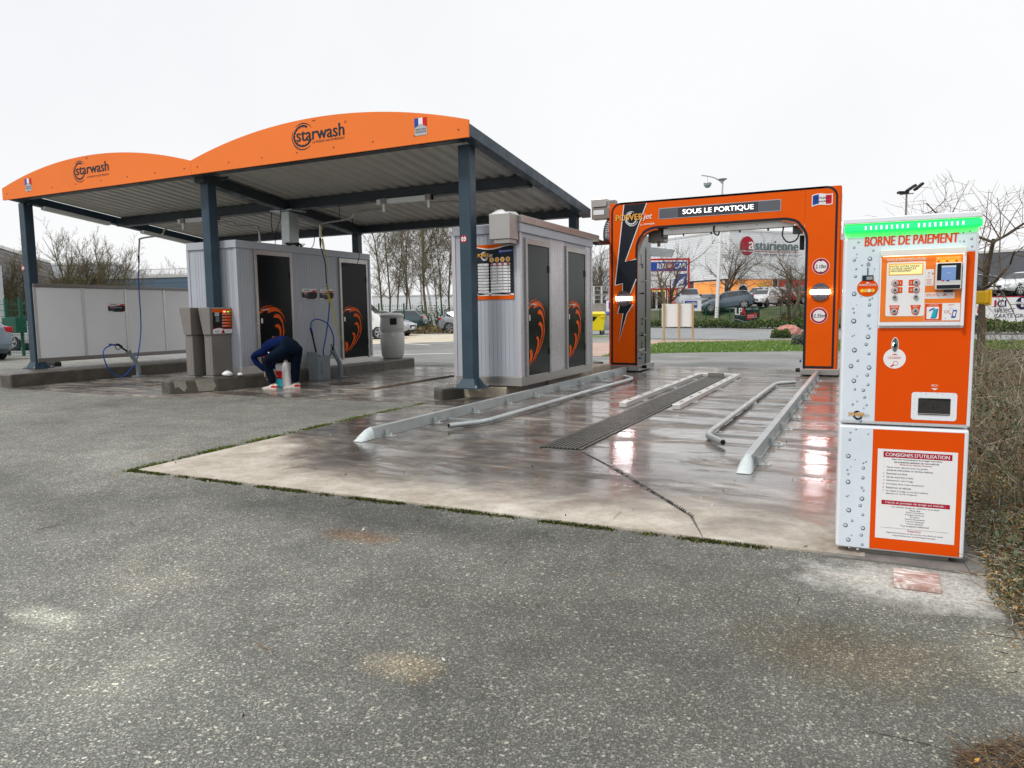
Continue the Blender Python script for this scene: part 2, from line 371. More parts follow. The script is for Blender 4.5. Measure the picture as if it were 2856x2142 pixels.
ROADM = make_ground('road_asphalt', (.22,.235,.24), (.26,.275,.28), (.30,.31,.31), .6, 20, .2, .7)
CONC = mat('kerb_concrete', (.30,.275,.235), .75, var=.35, scale=5, bump=.4, bscale=40)
CONCW = mat('wet_kerb_concrete', (.085,.075,.06), .4, var=.45, scale=4, rvar=.2, bump=.4, bscale=45)
CONCB = mat('beige_concrete', (.42,.36,.28), .8, var=.3, scale=8, bump=.7, bscale=55)
WLINE = flat('road_paint', (.75,.75,.72), .6)
# structure materials
STEEL = mat('anthracite_steel', (.034,.062,.088), .42, var=.18, scale=3, bump=.03, spec=.3)
STEELD = mat('dark_beam_steel', (.022,.032,.042), .5, var=.2, scale=3)
GALV = mat('galvanised_steel', (.50,.54,.54), .38, .6, var=.14, scale=5, rvar=.05)
STAIN = mat('stainless_steel', (.40,.385,.365), .30, .7, var=.06, scale=1.5, rvar=.04)
STAIND = mat('brushed_steel_box', (.24,.218,.20), .36, .35, var=.07, scale=1.5, rvar=.04)
ALU = mat('aluminium', (.66,.655,.63), .36, .55, var=.05, scale=2, rvar=.04)
SHEET = mat('roof_sheet_underside', (.60,.59,.55), .5, var=.10, scale=1.2)
CLAD = mat('grey_cladding', (.44,.47,.52), .42, .1, var=.06, scale=1.2, rvar=.05, spec=.3)
CLADR = mat('silver_cladding', (.56,.54,.57), .28, .45, var=.06, scale=1.2, rvar=.05)
ORF = mat('fascia_orange', (.88,.205,.038), .55, var=.05, scale=1.1, rvar=.04, spec=.18)
OR = mat('signal_orange', (.80,.105,.001), .45, var=.05, scale=2, rvar=.04, spec=.12)
ORK = mat('terminal_orange', (.76,.078,.001), .5, var=.05, scale=2.5, rvar=.03, spec=.10)
NAVY = mat('logo_navy', (.012,.030,.045), .5, var=.1, spec=.2)
CHAR = mat('charcoal_panel', (.016,.020,.028), .4, var=.12, scale=3, spec=.2)
LEGM = mat('brushed_gantry_leg', (.20,.195,.19), .3, .75, var=.1, scale=1.2, rvar=.04)
BLK = mat('black_plastic', (.010,.010,.011), .45, var=.2, spec=.25)
RUB = mat('black_rubber', (.018,.018,.018), .75, var=.3, bump=.2)
DOORB = mat('gloss_black_door', (.004,.006,.008), .14, var=.1, scale=2, rvar=.01, spec=.13)
WHT = mat('white_print', (.82,.82,.82), .45, var=.03, rvar=.05)
WPAN = mat('white_wall_panel', (.90,.91,.93), .42, var=.04, scale=1.2)
WKIO = mat('white_kiosk_coat', (.80,.83,.87), .35, var=.03, rvar=.05)
ICE = mat('pale_blue_print', (.66,.76,.84), .38, var=.05, scale=2, rvar=.05)
RED = flat('red_print', (.62,.012,.02)); CRIM = flat('crimson_print', (.42,.008,.035)); BLU = flat('blue_print', (.02,.07,.36)); NBLU = flat('navy_print', (.008,.012,.055))
YEL = flat('yellow_print', (.95,.62,.05)); GOLD = flat('gold_print', (.93,.46,.06)); GREY = flat('grey_print', (.45,.46,.48)); MIDG = flat('mid_grey_plastic', (.16,.19,.20)); TEAL = flat('teal_print', (.02,.42,.52))
WOOD = mat('pine_post', (.42,.30,.15), .7, var=.25, scale=6, stretch=(5, 5, .6))
GREEN = flat('green_fence_coat', (.012,.09,.055), .5)
BLUEH = flat('blue_hose', (.012,.07,.36), .35); YELH = flat('yellow_hose', (.72,.66,.02), .35)
PLG = mat('grey_moulded_plastic', (.20,.235,.255), .5, var=.1, scale=5)
PLGB = mat('pale_grey_bin_plastic', (.52,.525,.50), .5, var=.06, scale=5)
MOSS = mat('moss_green', (.15,.20,.02), .9, var=.5, scale=20, spec=.1); MOSS2 = mat('moss_dark', (.045,.055,.018), .9, var=.5, scale=20, spec=.1)
GLOW = mat('white_led', (1,1,1), .4, var=0, rvar=0, emit=45, ecol=(1,.90,.93))
GLOWS = mat('sign_led', (1,1,1), .4, var=0, rvar=0, emit=1.5, ecol=(1,.96,.97))
GGLOW = mat('green_led', (.02,.9,.2), .4, var=0, rvar=0, emit=1.25, ecol=(.0,1,.07))
GGLOW2 = mat('green_led_core', (.5,1,.7), .4, var=0, rvar=0, emit=2, ecol=(.6,1,.75))
WGLOW = mat('warm_led', (1,.85,.6), .4, var=0, rvar=0, emit=2.6, ecol=(1,.8,.48))
TUBEW = mat('tube_diffuser', (.75,.77,.78), .4, var=.05, scale=3)

# ------------------------------------------------------------------ ground
MB().add([(-420,-60,0),(420,-60,0),(420,620,0),(-420,620,0)], [(0,1,2,3)], ASPH).obj('ground', kind='structure')
z1 = .004
def sheet(name, pts, z, m, kind='structure', **k): return MB().add([(p[0], p[1], z) for p in pts], [tuple(range(len(pts)))], m).obj(name, kind=kind, **k)
sheet('car_park', [(-60,13.9),(-60,70),(40,70),(40,16),(.3,15.2),(-3,15.05)], z1, LOT)
sheet('grass_patch', [(-6.2,17.9),(-5.0,20.0),(-1.66,21.6),(6,24),(6,31),(-2.2,29.8),(-6.7,26.0)], .008, GRASS)
sheet('gravel_path', [(-6.2,17.9),(-6.71,25.42),(-4.0,27.2),(-2.2,29.75),(3,33),(3,36),(-3.57,29.2),(-7.54,28.9),(-12,22)], .012, PINKG)
a = gat(1700, 36); b = gat(2240, 27.5); sheet('road', [gat(1560, 40), gat(1830, 31), gat(2100, 28), gat(2280, 29), gat(2600, 26), gat(3300, 22), gat(3300, 29), gat(2860, 30), gat(2280, 38), gat(2120, 40), gat(1830, 50), gat(1560, 57)], .016, ROADM)
sheet('gravel_patch', [gat(1020, 29), gat(1300, 31), gat(1300, 42), gat(1110, 43), gat(1020, 38)], .012, GRAVEL)
sheet('verge_grass', [gat(1600, 34), gat(1760, 34), gat(1760, 45), gat(1600, 45)], .014, GRASS)
sheet('planting_strip', [(.53,4.2),(.50,3.62),(.53,3.2),(.62,2.85),(1.1,2.5),(1.9,2.2),(6,1.2),(14,1.2),(14,22),(3,24),(.2,17.6),(.05,14.8),(.3,8)], .01, SOIL)
# painted bay line on the far lot
MB().hexa([(-14.5,15.9,.006),(-9.2,19.7,.006),(-9.3,19.85,.006),(-14.6,16.05,.006)]+[(-14.5,15.9,.010),(-9.2,19.7,.010),(-9.3,19.85,.010),(-14.6,16.05,.010)], WLINE).obj('lane_marking', kind='structure')
p, q = gat(1060, 31.5), gat(1190, 27.6); MB().hexa([(p.x,p.y,.006),(q.x,q.y,.006),(q.x+.1,q.y+.12,.006),(p.x+.1,p.y+.12,.006),(p.x,p.y,.01),(q.x,q.y,.01),(q.x+.1,q.y+.12,.01),(p.x+.1,p.y+.12,.01)], WLINE).obj('lane_marking', kind='structure')

# wash lane slab: four cast pieces round the diagonal joints, tops about 1 cm up
slab = MB()
for poly in ([(-4.95,3.64),(-.72,3.64),(-.86,3.99),(-1.15,4.37),(-1.685,5.06),(-2.10,5.55),(-2.46,5.55),(-2.46,15.0),(-4.42,15.0),(-4.42,8.8),(-5.09,8.2),(-5.09,6.7)],
             [(-.717,3.64),(.02,3.64),(.02,15.0),(-2.45,15.0),(-2.45,5.565),(-2.09,5.565),(-1.668,5.075),(-1.13,4.39),(-.845,4.0)]):
    slab.prism(poly, -.08, .014, SLAB)
slab.obj('wash_lane_slab', kind='structure', bevel=.004)
MB().prism([(-13.1,7.3),(-9.4,7.22),(-8.15,7.82),(-5.1,7.96),(-5.1,13.6),(-14.0,13.6)], -.08, .012, BAY).obj('bay_slab', kind='structure')
# drip strip of moss and grass along slab edges
def tufts(name, spots, n, spread, h, mats, label, w=.006):
    r = np.random.RandomState(len(spots)*7+n); V = []; F = []; mi = []
    segs = np.array(spots); L = np.linalg.norm(np.diff(segs[:, :2], axis=0), axis=1); cum = np.r_[0, np.cumsum(L)]
    for i in range(n):
        d = r.uniform(0, cum[-1]); j = min(np.searchsorted(cum, d)-1, len(L)-1); j = max(j, 0); t = (d-cum[j])/L[j]
        dens = .5+.5*sin(d*9.1)+.35*sin(d*23.7+1)
        if r.rand() > dens: continue
        p = segs[j]*(1-t)+segs[j+1]*t; x = p[0]+r.normal()*spread; y = p[1]+r.normal()*spread; z = p[2]
        a = r.uniform(0, 6.28); hh = h*r.uniform(.3, 1.2); k = r.uniform(-.6, .6)*hh; o = len(V)
        dx, dy = cos(a)*w, sin(a)*w
        V += [(x-dx, y-dy, z), (x+dx, y+dy, z), (x+dy*k/w*1, y-dx*k/w*1, z+hh)]; F.append((o, o+1, o+2)); mi.append(r.randint(len(mats)))
    return npmesh(name, V, F, mats, mi=mi, kind='stuff', label=label, cat='moss')
tufts('edge_moss', [(-5.0,3.62,0),(-3.2,3.61,0),(-.3,3.615,0)], 9000, .014, .013, [MOSS, MOSS2, MOSS2, SOIL], 'green moss and grass tufts along the near edge of the concrete lane')
tufts('edge_moss', [(-5.0,3.6,0),(-5.10,4.6,0),(-5.16,6.7,0),(-5.14,8.1,0)], 7000, .035, .014, [MOSS, MOSS, MOSS2], 'green moss and grass tufts along the left edge of the concrete lane')
# dark open joint with stones
j = MB(); r = random.Random(3)
for i in range(46):
    t = i/45+.01*r.random(); x = -1.69+.84*t; y = 5.08-1.08*t+.012*sin(t*9)
    w = (.006+.016*r.random())*(1-.75*t)
    j.hexa([(x-w,y-.02,.012),(x+w,y-.03,.012),(x+w*1.4,y+.03,.012),(x-w,y+.02,.012),(x-w*.6,y-.01,.0165),(x+w*.7,y-.02,.0165),(x+w,y+.02,.0165),(x-w*.6,y+.01,.0165)], CONCW if r.random() < .6 else RUB)
j.obj('joint_filler', kind='stuff', label='dark crumbled joint filler in the crack crossing the wet slab', cat='joint')

# ------------------------------------------------------------------ kerbed islands
def island(label, poly, h, m, side=None):
    t = thing('kerb_island', label, 'kerb island', (poly[0][0], poly[0][1], 0))
    MB().prism(poly, -.05, h, m).obj('kerb', t, bevel=.03); return t
island('long wet concrete island under the white wash bay screen', [(-13.12,7.36),(-13.1,13.6),(-14.55,13.6),(-14.5,8.5),(-13.85,7.62),(-13.5,7.4)], .235, CONCW)
isl = island('middle concrete island carrying the first grey cabin and the two control posts', [(-9.38,7.5),(-9.05,8.1),(-8.93,8.8),(-8.93,13.42),(-10.3,13.42),(-10.3,8.3),(-9.62,7.55)], .22, CONCW)
# grey render patches on the near end of that island
pm = Print((-9.38,7.5,0), (.33,.6,0), (0,0,1), .002)
pm.poly([(.05,.215),(.22,.215),(.24,.10),(.20,.04),(.15,.09),(.12,.12),(.07,.10)], CONC, 1).poly([(.36,.215),(.62,.215),(.66,.10),(.62,.03),(.40,.03),(.38,.12)], CONC, 1)
pm.obj('render_patch', isl)
kr = island('right hand concrete island carrying the second cabin beside the wash lane', [(-5.08,8.25),(-4.99,8.66),(-4.97,9.0),(-4.97,13.3),(-4.75,13.93),(-5.32,14.6),(-5.35,8.5),(-5.22,8.28)], .165, CONCW)
MB().prism([(-4.99,8.68),(-4.41,8.84),(-4.43,9.62),(-4.96,9.62)], 0, .15, CONCB).obj('beige_step', kr, bevel=.012)
MB().prism([(-4.96,9.63),(-4.43,9.63),(-4.43,10.27),(-4.96,10.27)], 0, .155, STAIN).obj('steel_cover', kr, bevel=.004)
MB().prism([(-4.96,10.28),(-4.40,10.28),(-4.33,13.1),(-4.96,13.1)], 0, .185, CONCB).obj('beige_kerb', kr, bevel=.012)
# ------------------------------------------------------------------ canopy
can = thing('wash_canopy', 'double-bay steel canopy with arched orange fascia over the jet wash bays', 'canopy', (-9.35, 10.2, 0))
ZB = 3.33
def zu(y): return 3.46-.118*(y-8.3)           # underside of the sloping roof sheets
def arch(x0, x1, n=28):
    c = (x1-x0)/2; sag = .33; R = (c*c+sag*sag)/(2*sag); zc = 3.54+sag-R; xm = (x0+x1)/2
    return [(x0+(x1-x0)*i/n, zc+sqrt(R*R-(x0+(x1-x0)*i/n-xm)**2)) for i in range(n+1)]
def wave_logo(P, x, y, rx, ry, m, l=1, tilt=0.):
    """Ring of curved water blades, as on the wash brand's badge."""
    def E(a, k): 
        X, Y = rx*k*cos(a), ry*k*sin(a); return (x+X*cos(tilt)-Y*sin(tilt), y+X*sin(tilt)+Y*cos(tilt))
    for i in range(12):
        a0 = radians(62+i*22.5)
        if i in (): continue
        out = [E(a0+radians(t), .93-.0*t+.004*t*0) for t in (0, 8, 16, 24)]
        inn = [E(a0+radians(t), k) for t, k in ((22, .87), (14, .78), (5, .72), (-2, .74), (-5, .82), (-3, .90))]
        P.poly(out+inn, m, l)
    for a0, a1, k in ((35, 130, 1.06), (150, 250, 1.05), (215, 310, 1.14)):
        P.stroke([E(radians(a0+(a1-a0)*i/14), k) for i in range(15)], [.004+.012*sin(pi*i/14)*rx/.2 for i in range(15)], m, l)
def star_text(P, x, y, w, h, m, l=2):
    P.text('starwash', x, y, w, h, m, l, bold=.035)
for x0, x1 in ((-14.2, -9.352), (-9.348, -4.5)):
    poly = [(x0, ZB)]+[(x1, ZB)]+arch(x0, x1)[::-1]
    fp = MB().prism([(p[0], p[1]) for p in poly], 8.08, 8.11, ORF, 'y').obj('fascia_panel', can)
    P = Print((0, 8.08, 0), (1, 0, 0), (0, 0, 1), .002)
    if x0 < -12:
        wave_logo(P, -11.98, 3.635, .155, .155, NAVY); star_text(P, -12.07, 3.575, .83, .16, NAVY); P.text('LA PASSION HAUTE PRESSION', -11.8, 3.505, .56, .028, NAVY)
        fx, ft = (-13.50, -13.32), .215
    else:
        wave_logo(P, -7.13, 3.645, .185, .16, NAVY); star_text(P, -7.24, 3.575, .83, .17, NAVY); P.text('LA PASSION HAUTE PRESSION', -6.96, 3.528, .55, .03, NAVY)
        P.ring(-6.385, 3.745, .012, .016, NAVY).text('R', -6.385, 3.738, None, .014, NAVY, align='C')
        fx, ft = (-5.285, -5.10), .215
    P.obj('lettering', fp)
    Fg = Print((0, 8.078, 0), (1, 0, 0), (0, 0, 1), .002); a, b = fx; z0, z1_ = 3.428, 3.645; w = (b-a)/3
    Fg.rect(a, z0, b, z1_, GREY, 1).poly([(a, z0+.10), (a+w, z0+.125), (a+w, z1_), (a, z1_)], BLU, 2)
    Fg.poly([(a+w, z0+.125), (a+1.5*w, z0+.145), (a+2*w, z0+.125), (a+2*w, z1_), (a+w, z1_)], WHT, 2).poly([(a+2*w, z0+.125), (b, z0+.10), (b, z1_), (a+2*w, z1_)], RED, 2)
    Fg.text('FABRICATION', a+.012, z0+.065, w*3-.024, .022, NAVY, 2).text('FRANÇAISE', a+.015, z0+.028, w*3-.03, .028, NAVY, 2)
    Fg.obj('flag_sticker', fp)
    Sc = MB()
    for i in range(8):
        xx = x0+.14+(x1-x0-.28)*i/7; Sc.cyl((xx, 8.083, 3.434), (xx, 8.072, 3.434), .008, m=NAVY, n=6)
    for dx in (-.015, .015): Sc.cyl(((x0+x1)/2+dx, 8.083, 3.83), ((x0+x1)/2+dx, 8.072, 3.83), .007, m=NAVY, n=6)
    Sc.obj('screws', fp, kind='stuff')
# posts with base plates
def post(x, y, top, base=.2, w=.17, plate=True):
    p = MB().box(x-w/2, x+w/2, y, y+w, base, top, STEEL).obj('post', can, bevel=.012)
    if plate:
        m = MB().box(x-.19, x+.19, y-.09, y+.28, base, base+.015, STEEL)
        for sx, sy in ((-1, 0), (1, 0), (0, -1), (0, 1)):
            cx, cy = x+sx*w/2, y+w/2+sy*w/2
            if sx: m.prism([(cx, base+.015), (cx+sx*.09, base+.015), (cx+sx*.04, base+.12), (cx, base+.12)], cy-.006, cy+.006, STEEL, 'y')
        m.loft([[(x-.14,y-.06,base+.015),(x+.14,y-.06,base+.015),(x+.14,y+.23,base+.015),(x-.14,y+.23,base+.015)],[(x-w/2-.004,y-.004,base+.13),(x+w/2+.004,y-.004,base+.13),(x+w/2+.004,y+w+.004,base+.13),(x-w/2-.004,y+w+.004,base+.13)]], STEEL)
        m.obj('base_plate', p)
        bt = MB()
        for dx in (-.16, .16):
            for dy in (-.07, .25): bt.cyl((x+dx, y+dy, base), (x+dx, y+dy, base+.05), .012, m=GALV, n=6)
        bt.obj('bolts', p, kind='stuff')
    return p
for x in (-14.22, -9.46, -4.76): post(x, 8.40, ZB, .235 if x < -14 else (.22 if x < -9 else .165))
for x in (-14.22, -9.56, -4.76): post(x, 12.26, 2.86, .165, .15, False)
for x, lab in ((-14.295, 'L'), (-4.78, 'R')):     # height limit stickers on the posts
    P = Print((x, 8.399, 2.13), (1, 0, 0), (0, 0, 1), .0015)
    P.disc(0, 0, .048, WHT, 1).ring(0, 0, .036, .049, RED, 2).poly([(-.014,.036),(.014,.036),(0,.016)], BLK, 3).poly([(-.014,-.036),(0,-.016),(.014,-.036)], BLK, 3).text('2.50m', 0, -.009, .05, .018, BLK, 3, .02, align='C')
    P.obj('height_limit_sticker', can, label='small round red and white height limit sticker 2.50m')
# beams
def slopebeam(x0, x1, y0, y1, dz0, dz1, m, name='beam'):
    MB().hexa([(x0,y0,zu(y0)+dz0),(x1,y0,zu(y0)+dz0),(x1,y1,zu(y1)+dz0),(x0,y1,zu(y1)+dz0),(x0,y0,zu(y0)+dz1),(x1,y0,zu(y0)+dz1),(x1,y1,zu(y1)+dz1),(x0,y1,zu(y1)+dz1)], m).obj(name, can, bevel=.006)
slopebeam(-4.66, -4.5, 8.115, 12.5, -.13, .02, STEEL); slopebeam(-14.2, -14.04, 8.115, 12.5, -.13, .02, STEEL)
slopebeam(-9.56, -9.36, 8.31, 12.26, -.20, -.04, STEELD)
MB().box(-14.03, -4.67, 8.14, 8.30, ZB, ZB+.14, STEELD).obj('beam', can)
MB().box(-14.03, -4.67, 10.18, 10.36, 3.06, 3.225, STEELD).obj('beam', can)
MB().box(-14.03, -4.67, 12.27, 12.44, 2.84, 2.975, STEELD).obj('beam', can)
for i in range(10):      # trapezoidal roof sheets
    xa = -14.03+i*.936; xb = xa+.932; pr = []; n = 4; w = (xb-xa)/n
    for q in range(n):
        X = xa+q*w; pr += [(X, .035), (X+.28*w, .035), (X+.42*w, 0), (X+.86*w, 0)]
    pr.append((xb, .035)); V = []; yy = (8.115, 12.5)
    for y in yy:
        for x, dz in pr: V.append((x, y, zu(y)+dz))
    for y in yy:
        for x, dz in pr: V.append((x, y, zu(y)+dz+.006))
    n = len(pr); F = [(k, k+1, n+k+1, n+k) for k in range(n-1)]+[(2*n+k, 3*n+k, 3*n+k+1, 2*n+k+1) for k in range(n-1)]
    MB().add(V, F, SHEET).obj('roof_sheet', can)
for x in (-14.2, -4.86, -9.66, -9.16):      # bolted corner brackets
    g_ = MB().prism([(x-.02, ZB-.002), (x+.2, ZB-.002), (x+.16, ZB-.05), (x+.02, ZB-.05)], 8.44, 8.452, STEELD, 'y')
    for dx in (.05, .12): g_.cyl((x+dx, 8.43, ZB-.025), (x+dx, 8.46, ZB-.025), .012, m=BLK, n=6)
    g_.obj('bracket', can)
for y0, y1 in ((8.68, 10.0), (10.75, 12.1)):  # fluorescent fittings under the left beam
    MB().hexa([(-14.08,y0,zu(y0)-.20),(-13.96,y0,zu(y0)-.20),(-13.96,y1,zu(y1)-.20),(-14.08,y1,zu(y1)-.20),(-14.1,y0,zu(y0)-.135),(-13.94,y0,zu(y0)-.135),(-13.94,y1,zu(y1)-.135),(-14.1,y1,zu(y1)-.135)], TUBEW).obj('light_fitting', can, bevel=.012)
MB().box(-9.60, -9.40, 10.2, 10.45, 2.36, 3.055, GALV).obj('stub_column', can, bevel=.02)
MB().box(-9.75, -9.25, 10.1, 10.5, 3.04, 3.058, GALV).obj('head_plate', can)
for xa, xb in ((-12.14, -11.13), (-7.4, -6.33)): MB().box(xa, xb, 10.10, 10.175, 2.985, 3.065, TUBEW).obj('cable_tray', can, bevel=.004)
wr = random.Random(5)
def wire(pts, name='cable', m=None, r=.006, parent=None, **k): return MB().tube(smooth(pts), r, 5, m or BLK).obj(name, parent, smooth='full', **k)
def smooth(pts, n=6):
    pts = [Vector(p) for p in pts]; out = []
    P = [pts[0]*2-pts[1]]+pts+[pts[-1]*2-pts[-2]]
    for i in range(1, len(P)-2):
        a, b, c, d = P[i-1:i+3]
        for k in range(n):
            t = k/n; out.append(.5*((2*b)+(c-a)*t+(2*a-5*b+4*c-d)*t*t+(3*b-a-3*c+d)*t**3))
    return out+[pts[-1]]
for pts in ([(-9.45,10.05,3.06),(-9.40,10.0,2.9),(-9.5,10.02,2.75),(-9.54,10.0,2.55),(-9.55,9.98,2.4)], [(-8.9,11.37,3.08),(-8.9,11.38,2.73),(-8.9,11.5,2.46),(-8.9,11.54,2.33),(-8.9,11.46,2.15),(-8.9,11.24,2.1),(-8.95,11.05,2.13)],
            [(-9.9,10.3,3.06),(-9.92,10.3,2.9),(-9.9,10.3,2.7)], [(-8.3,10.25,3.06),(-8.3,10.25,2.8),(-8.32,10.25,2.6)], [(-9.2,10.5,2.37),(-9.12,10.5,2.45),(-9.08,10.5,2.6)]):
    wire(pts, 'cable', BLK, .007, can)
# swinging overhead hose booms
def boom(label, pts, m=STAIN):
    t = thing('overhead_boom', label, 'hose boom', pts[0], group='swivelling hose booms')
    MB().tube(smooth(pts, 5), .017, 8, m).obj('arm', t, smooth=True)
    p = pts[0]
    MB().cyl((p[0], p[1], p[2]-.07), (p[0], p[1], p[2]+.05), .028, m=ALU, n=10).obj('swivel', t)
    MB().box(p[0]-.05, p[0]+.05, p[1]-.03, p[1]+.07, p[2]+.05, p[2]+.14, STAIND).obj('mount', t)
    q = pts[-1]; MB().cyl(q, (q[0], q[1], q[2]-.14), .02, .014, m=BLK, n=8).obj('hose_coupling', t)
    return t
boom('hose boom reaching out left over the first bay with a straight blue hose', [(-11.98,10.1,2.93),(-12.10,10.1,2.92),(-12.43,10.05,2.89),(-12.50,10.0,2.78),(-12.94,9.9,2.73),(-13.0,9.9,2.66),(-13.05,9.9,2.4)])
boom('hose boom curving down behind the near corner of the first cabin roof', [(-11.11,10.1,2.93),(-10.85,10.25,2.95),(-10.77,10.3,2.87),(-10.41,10.4,2.86),(-10.33,10.4,2.78),(-10.32,10.4,2.55)])
boom('hose boom over the right bay carrying the blue and yellow hoses', [(-7.25,10.1,2.93),(-7.34,10.1,2.91),(-7.86,10.15,2.9),(-8.01,10.15,2.8),(-8.58,10.15,2.76),(-8.65,10.15,2.69),(-8.66,10.15,2.51)])
boom('hose boom passing behind the right post towards the second cabin roof', [(-6.38,10.1,2.93),(-5.94,10.2,2.93),(-5.76,10.2,2.84),(-5.34,10.3,2.83),(-5.28,10.3,2.78),(-5.27,10.3,2.6)])
# hoses
tag(wire([(-13.05,9.9,2.27),(-13.1,9.9,1.86),(-13.05,9.85,.96),(-12.97,9.66,.36),(-12.95,9.52,.19),(-12.9,9.26,.045),(-12.9,9.02,.19),(-12.92,8.93,.45),(-12.95,8.98,.59),(-12.95,9.12,.66),(-12.95,9.22,.66)], 'pressure_hose', BLUEH, .012), 'blue pressure hose looping from the boom to the gun at the left bay', 'hose')
tag(wire([(-8.66,10.15,2.38),(-8.7,10.3,2.1),(-8.85,10.5,1.75),(-8.9,10.62,1.5),(-8.9,10.58,1.15),(-8.88,10.45,.75),(-8.87,10.36,.5),(-8.87,10.45,.39),(-8.87,10.6,.50),(-8.87,10.66,.75),(-8.87,10.52,1.0),(-8.87,10.25,1.1),(-8.87,10.09,1.06),(-8.87,10.06,.98),(-8.88,10.07,.90)], 'pressure_hose', BLUEH, .012), 'blue brush hose looping over the grey bucket beside the cabin', 'hose')
# coiled yellow air hose
cpts = []; base = smooth([(-8.75,10.30,2.52),(-8.80,10.40,2.34),(-8.84,10.50,2.0),(-8.85,10.53,1.57),(-8.84,10.60,1.35),(-8.83,10.72,.92)], 60)
for i, p in enumerate(base): cpts.append(p+Vector((cos(i*.95)*.022, sin(i*.95)*.022, 0)))
ah = MB().tube([(-8.66,10.2,2.7),(-8.72,10.26,2.6)]+cpts+[(-8.82,10.76,.8),(-8.80,10.83,.72),(-8.8,10.85,.6)], .006, 5, YELH).obj('air_hose', None, smooth='full', label='coiled yellow air hose hanging down to the grey nozzle stand', cat='hose')

# lance stands
def stand(label, x, y, ang, gun=True):
    t = thing('lance_stand', label, 'lance stand', (x, y, .012))
    c, s_ = cos(ang), sin(ang)
    MB().box(x-.10, x+.10, y-.09, y+.09, .012, .035, PLG).obj('foot', t, bevel=.008)
    pts = [(x, y, .03), (x, y, .18), (x-.03*c, y-.03*s_, .30), (x-.11*c, y-.11*s_, .44), (x-.15*c, y-.15*s_, .50)]
    MB().tube(smooth(pts), .042, 12, PLG).obj('sleeve', t, smooth=True)
    q = Vector(pts[-1]); MB().cyl(q, q+Vector((-.02*c, -.02*s_, .03)), .055, m=PLG, n=14).obj('collar', t)
    return t, q
t, q = stand('curved grey lance stand holding the black gun in the left bay', -12.95, 9.66, radians(70))
g_ = thing('spray_gun', 'black spray gun resting in the left curved grey stand', 'spray gun', q)
d = Vector((-.03, -.22, .16))
MB().tube([q, q+d*.55], .018, 8, BLK).obj('lance', g_, smooth=True)
e = q+d*.55; MB().tube([e, e+Vector((0,-.03,.04)), e+Vector((0,-.09,.075)), e+Vector((0,-.16,.07))], [.02,.026,.024,.018], 8, BLK).obj('body', g_, smooth=True)
MB().tube(smooth([e+Vector((0,-.02,.03)), e+Vector((0,-.07,-.02)), e+Vector((0,-.13,-.005)), e+Vector((0,-.15,.06))]), .007, 6, BLK).obj('trigger_guard', g_)
MB().tube([e+Vector((0,-.16,.07)), e+Vector((0,-.27,.085))], .016, 8, NBLU).obj('grip_sleeve', g_)
t, q = stand('curved grey nozzle stand beside the bucket with the yellow hose', -8.78, 10.72, radians(75))
MB().tube([q, q+Vector((0,-.02,.10))], .02, 8, BLK).tube([q+Vector((0,-.01,.08)), q+Vector((.0,-.06,.14))], .01, 6, BLK).tube([q+Vector((0,0,.08)), q+Vector((0,.03,.14))], .01, 6, BLK).obj('air_nozzle', t)
# brush bucket
t = thing('brush_bucket', 'tall grey plastic brush bucket open at the top beside the cabin', 'bucket', (-8.82, 10.19, .012))
def bring(z, k=1.0): return [(-8.95*1+.0, 10.02, z), (-8.70, 10.02, z), (-8.70, 10.36, z), (-8.95, 10.36, z)]
bk = MB(); x0, x1, y0, y1 = -8.96, -8.72, 10.03, 10.36
def shell(z0, z1, t0, t1):
    for (a, b, c_, d_) in ((x0,x1,y0,y0+.015),(x0,x1,y1-.015,y1),(x0,x0+.015,y0+.016,y1-.016),(x1-.015,x1,y0+.016,y1-.016)): bk.box(a, b, c_, d_, z0, z1, PLG)
shell(.03, .44, 0, 0); bk.prism([(y0,.44),(y1,.44),(y1,.455),(y0,.53)], x0+.001, x0+.014, PLG, 'x').box(x0, x1, y0-.012, y1+.012, .012, .03, PLG).box(x1-.001, x1+.012, y0+.10, y0+.13, .12, .36, PLG)
bk.box(x0, x1, y0, y0+.015, .441, .52, PLG).box(x0+.016, x1-.016, y0+.016, y1-.016, .03, .06, BLK)
bk.obj('tub', t, bevel=.004)
br = thing('wash_brush', 'black brush handle with blue grip leaning out of the grey bucket', 'brush', (-8.86, 10.2, .1))
MB().tube([(-8.86, 10.26, .12), (-8.88, 10.10, .82)], .016, 8, BLK).obj('handle', br); MB().tube([(-8.88, 10.10, .82), (-8.885, 10.07, .95)], .021, 8, NBLU).obj('grip', br)
MB().box(-8.92, -8.80, 10.22, 10.32, .065, .16, BLK).obj('brush_head', br)
# drains
def grate(name, label, x0, x1, y0, y1, z, bars, along='y', m=None):
    t = thing(name, label, 'drain', ((x0+x1)/2, (y0+y1)/2, z)); m = m or mat('grate_iron', (.12,.115,.10), .45, .4, var=.35, scale=6)
    MB().box(x0, x1, y0, y1, z, z+.003, BLK).obj('channel', t)
    MB().box(x0-.015, x0+.008, y0, y1, z+.003, z+.012, m).box(x1-.008, x1+.015, y0, y1, z+.003, z+.012, m).obj('frame', t)
    n = bars; w = (x1-x0-.03)/n
    me = None
    for i in range(n):
        xa = x0+.015+i*w; MB().box(xa, xa+w*.58, y0, y1, z+.0035, z+.013, m).obj('bar', t)
    cb = MB(); k = 0; y = y0+.05
    while y < y1: cb.box(x0+.012, x1-.012, y, y+.012, z+.0036, z+.0112, m); y += .12
    cb.obj('cross_bars', t, kind='stuff'); return t
grate('lane_grate', 'long dark ribbed grate down the middle of the wash lane', -2.46, -2.12, 5.58, 13.3, .014, 9)
t = thing('channel_drain', 'narrow rubble-filled channel drain across the right wash bay', 'drain', (-6.9, 10.4, .012))
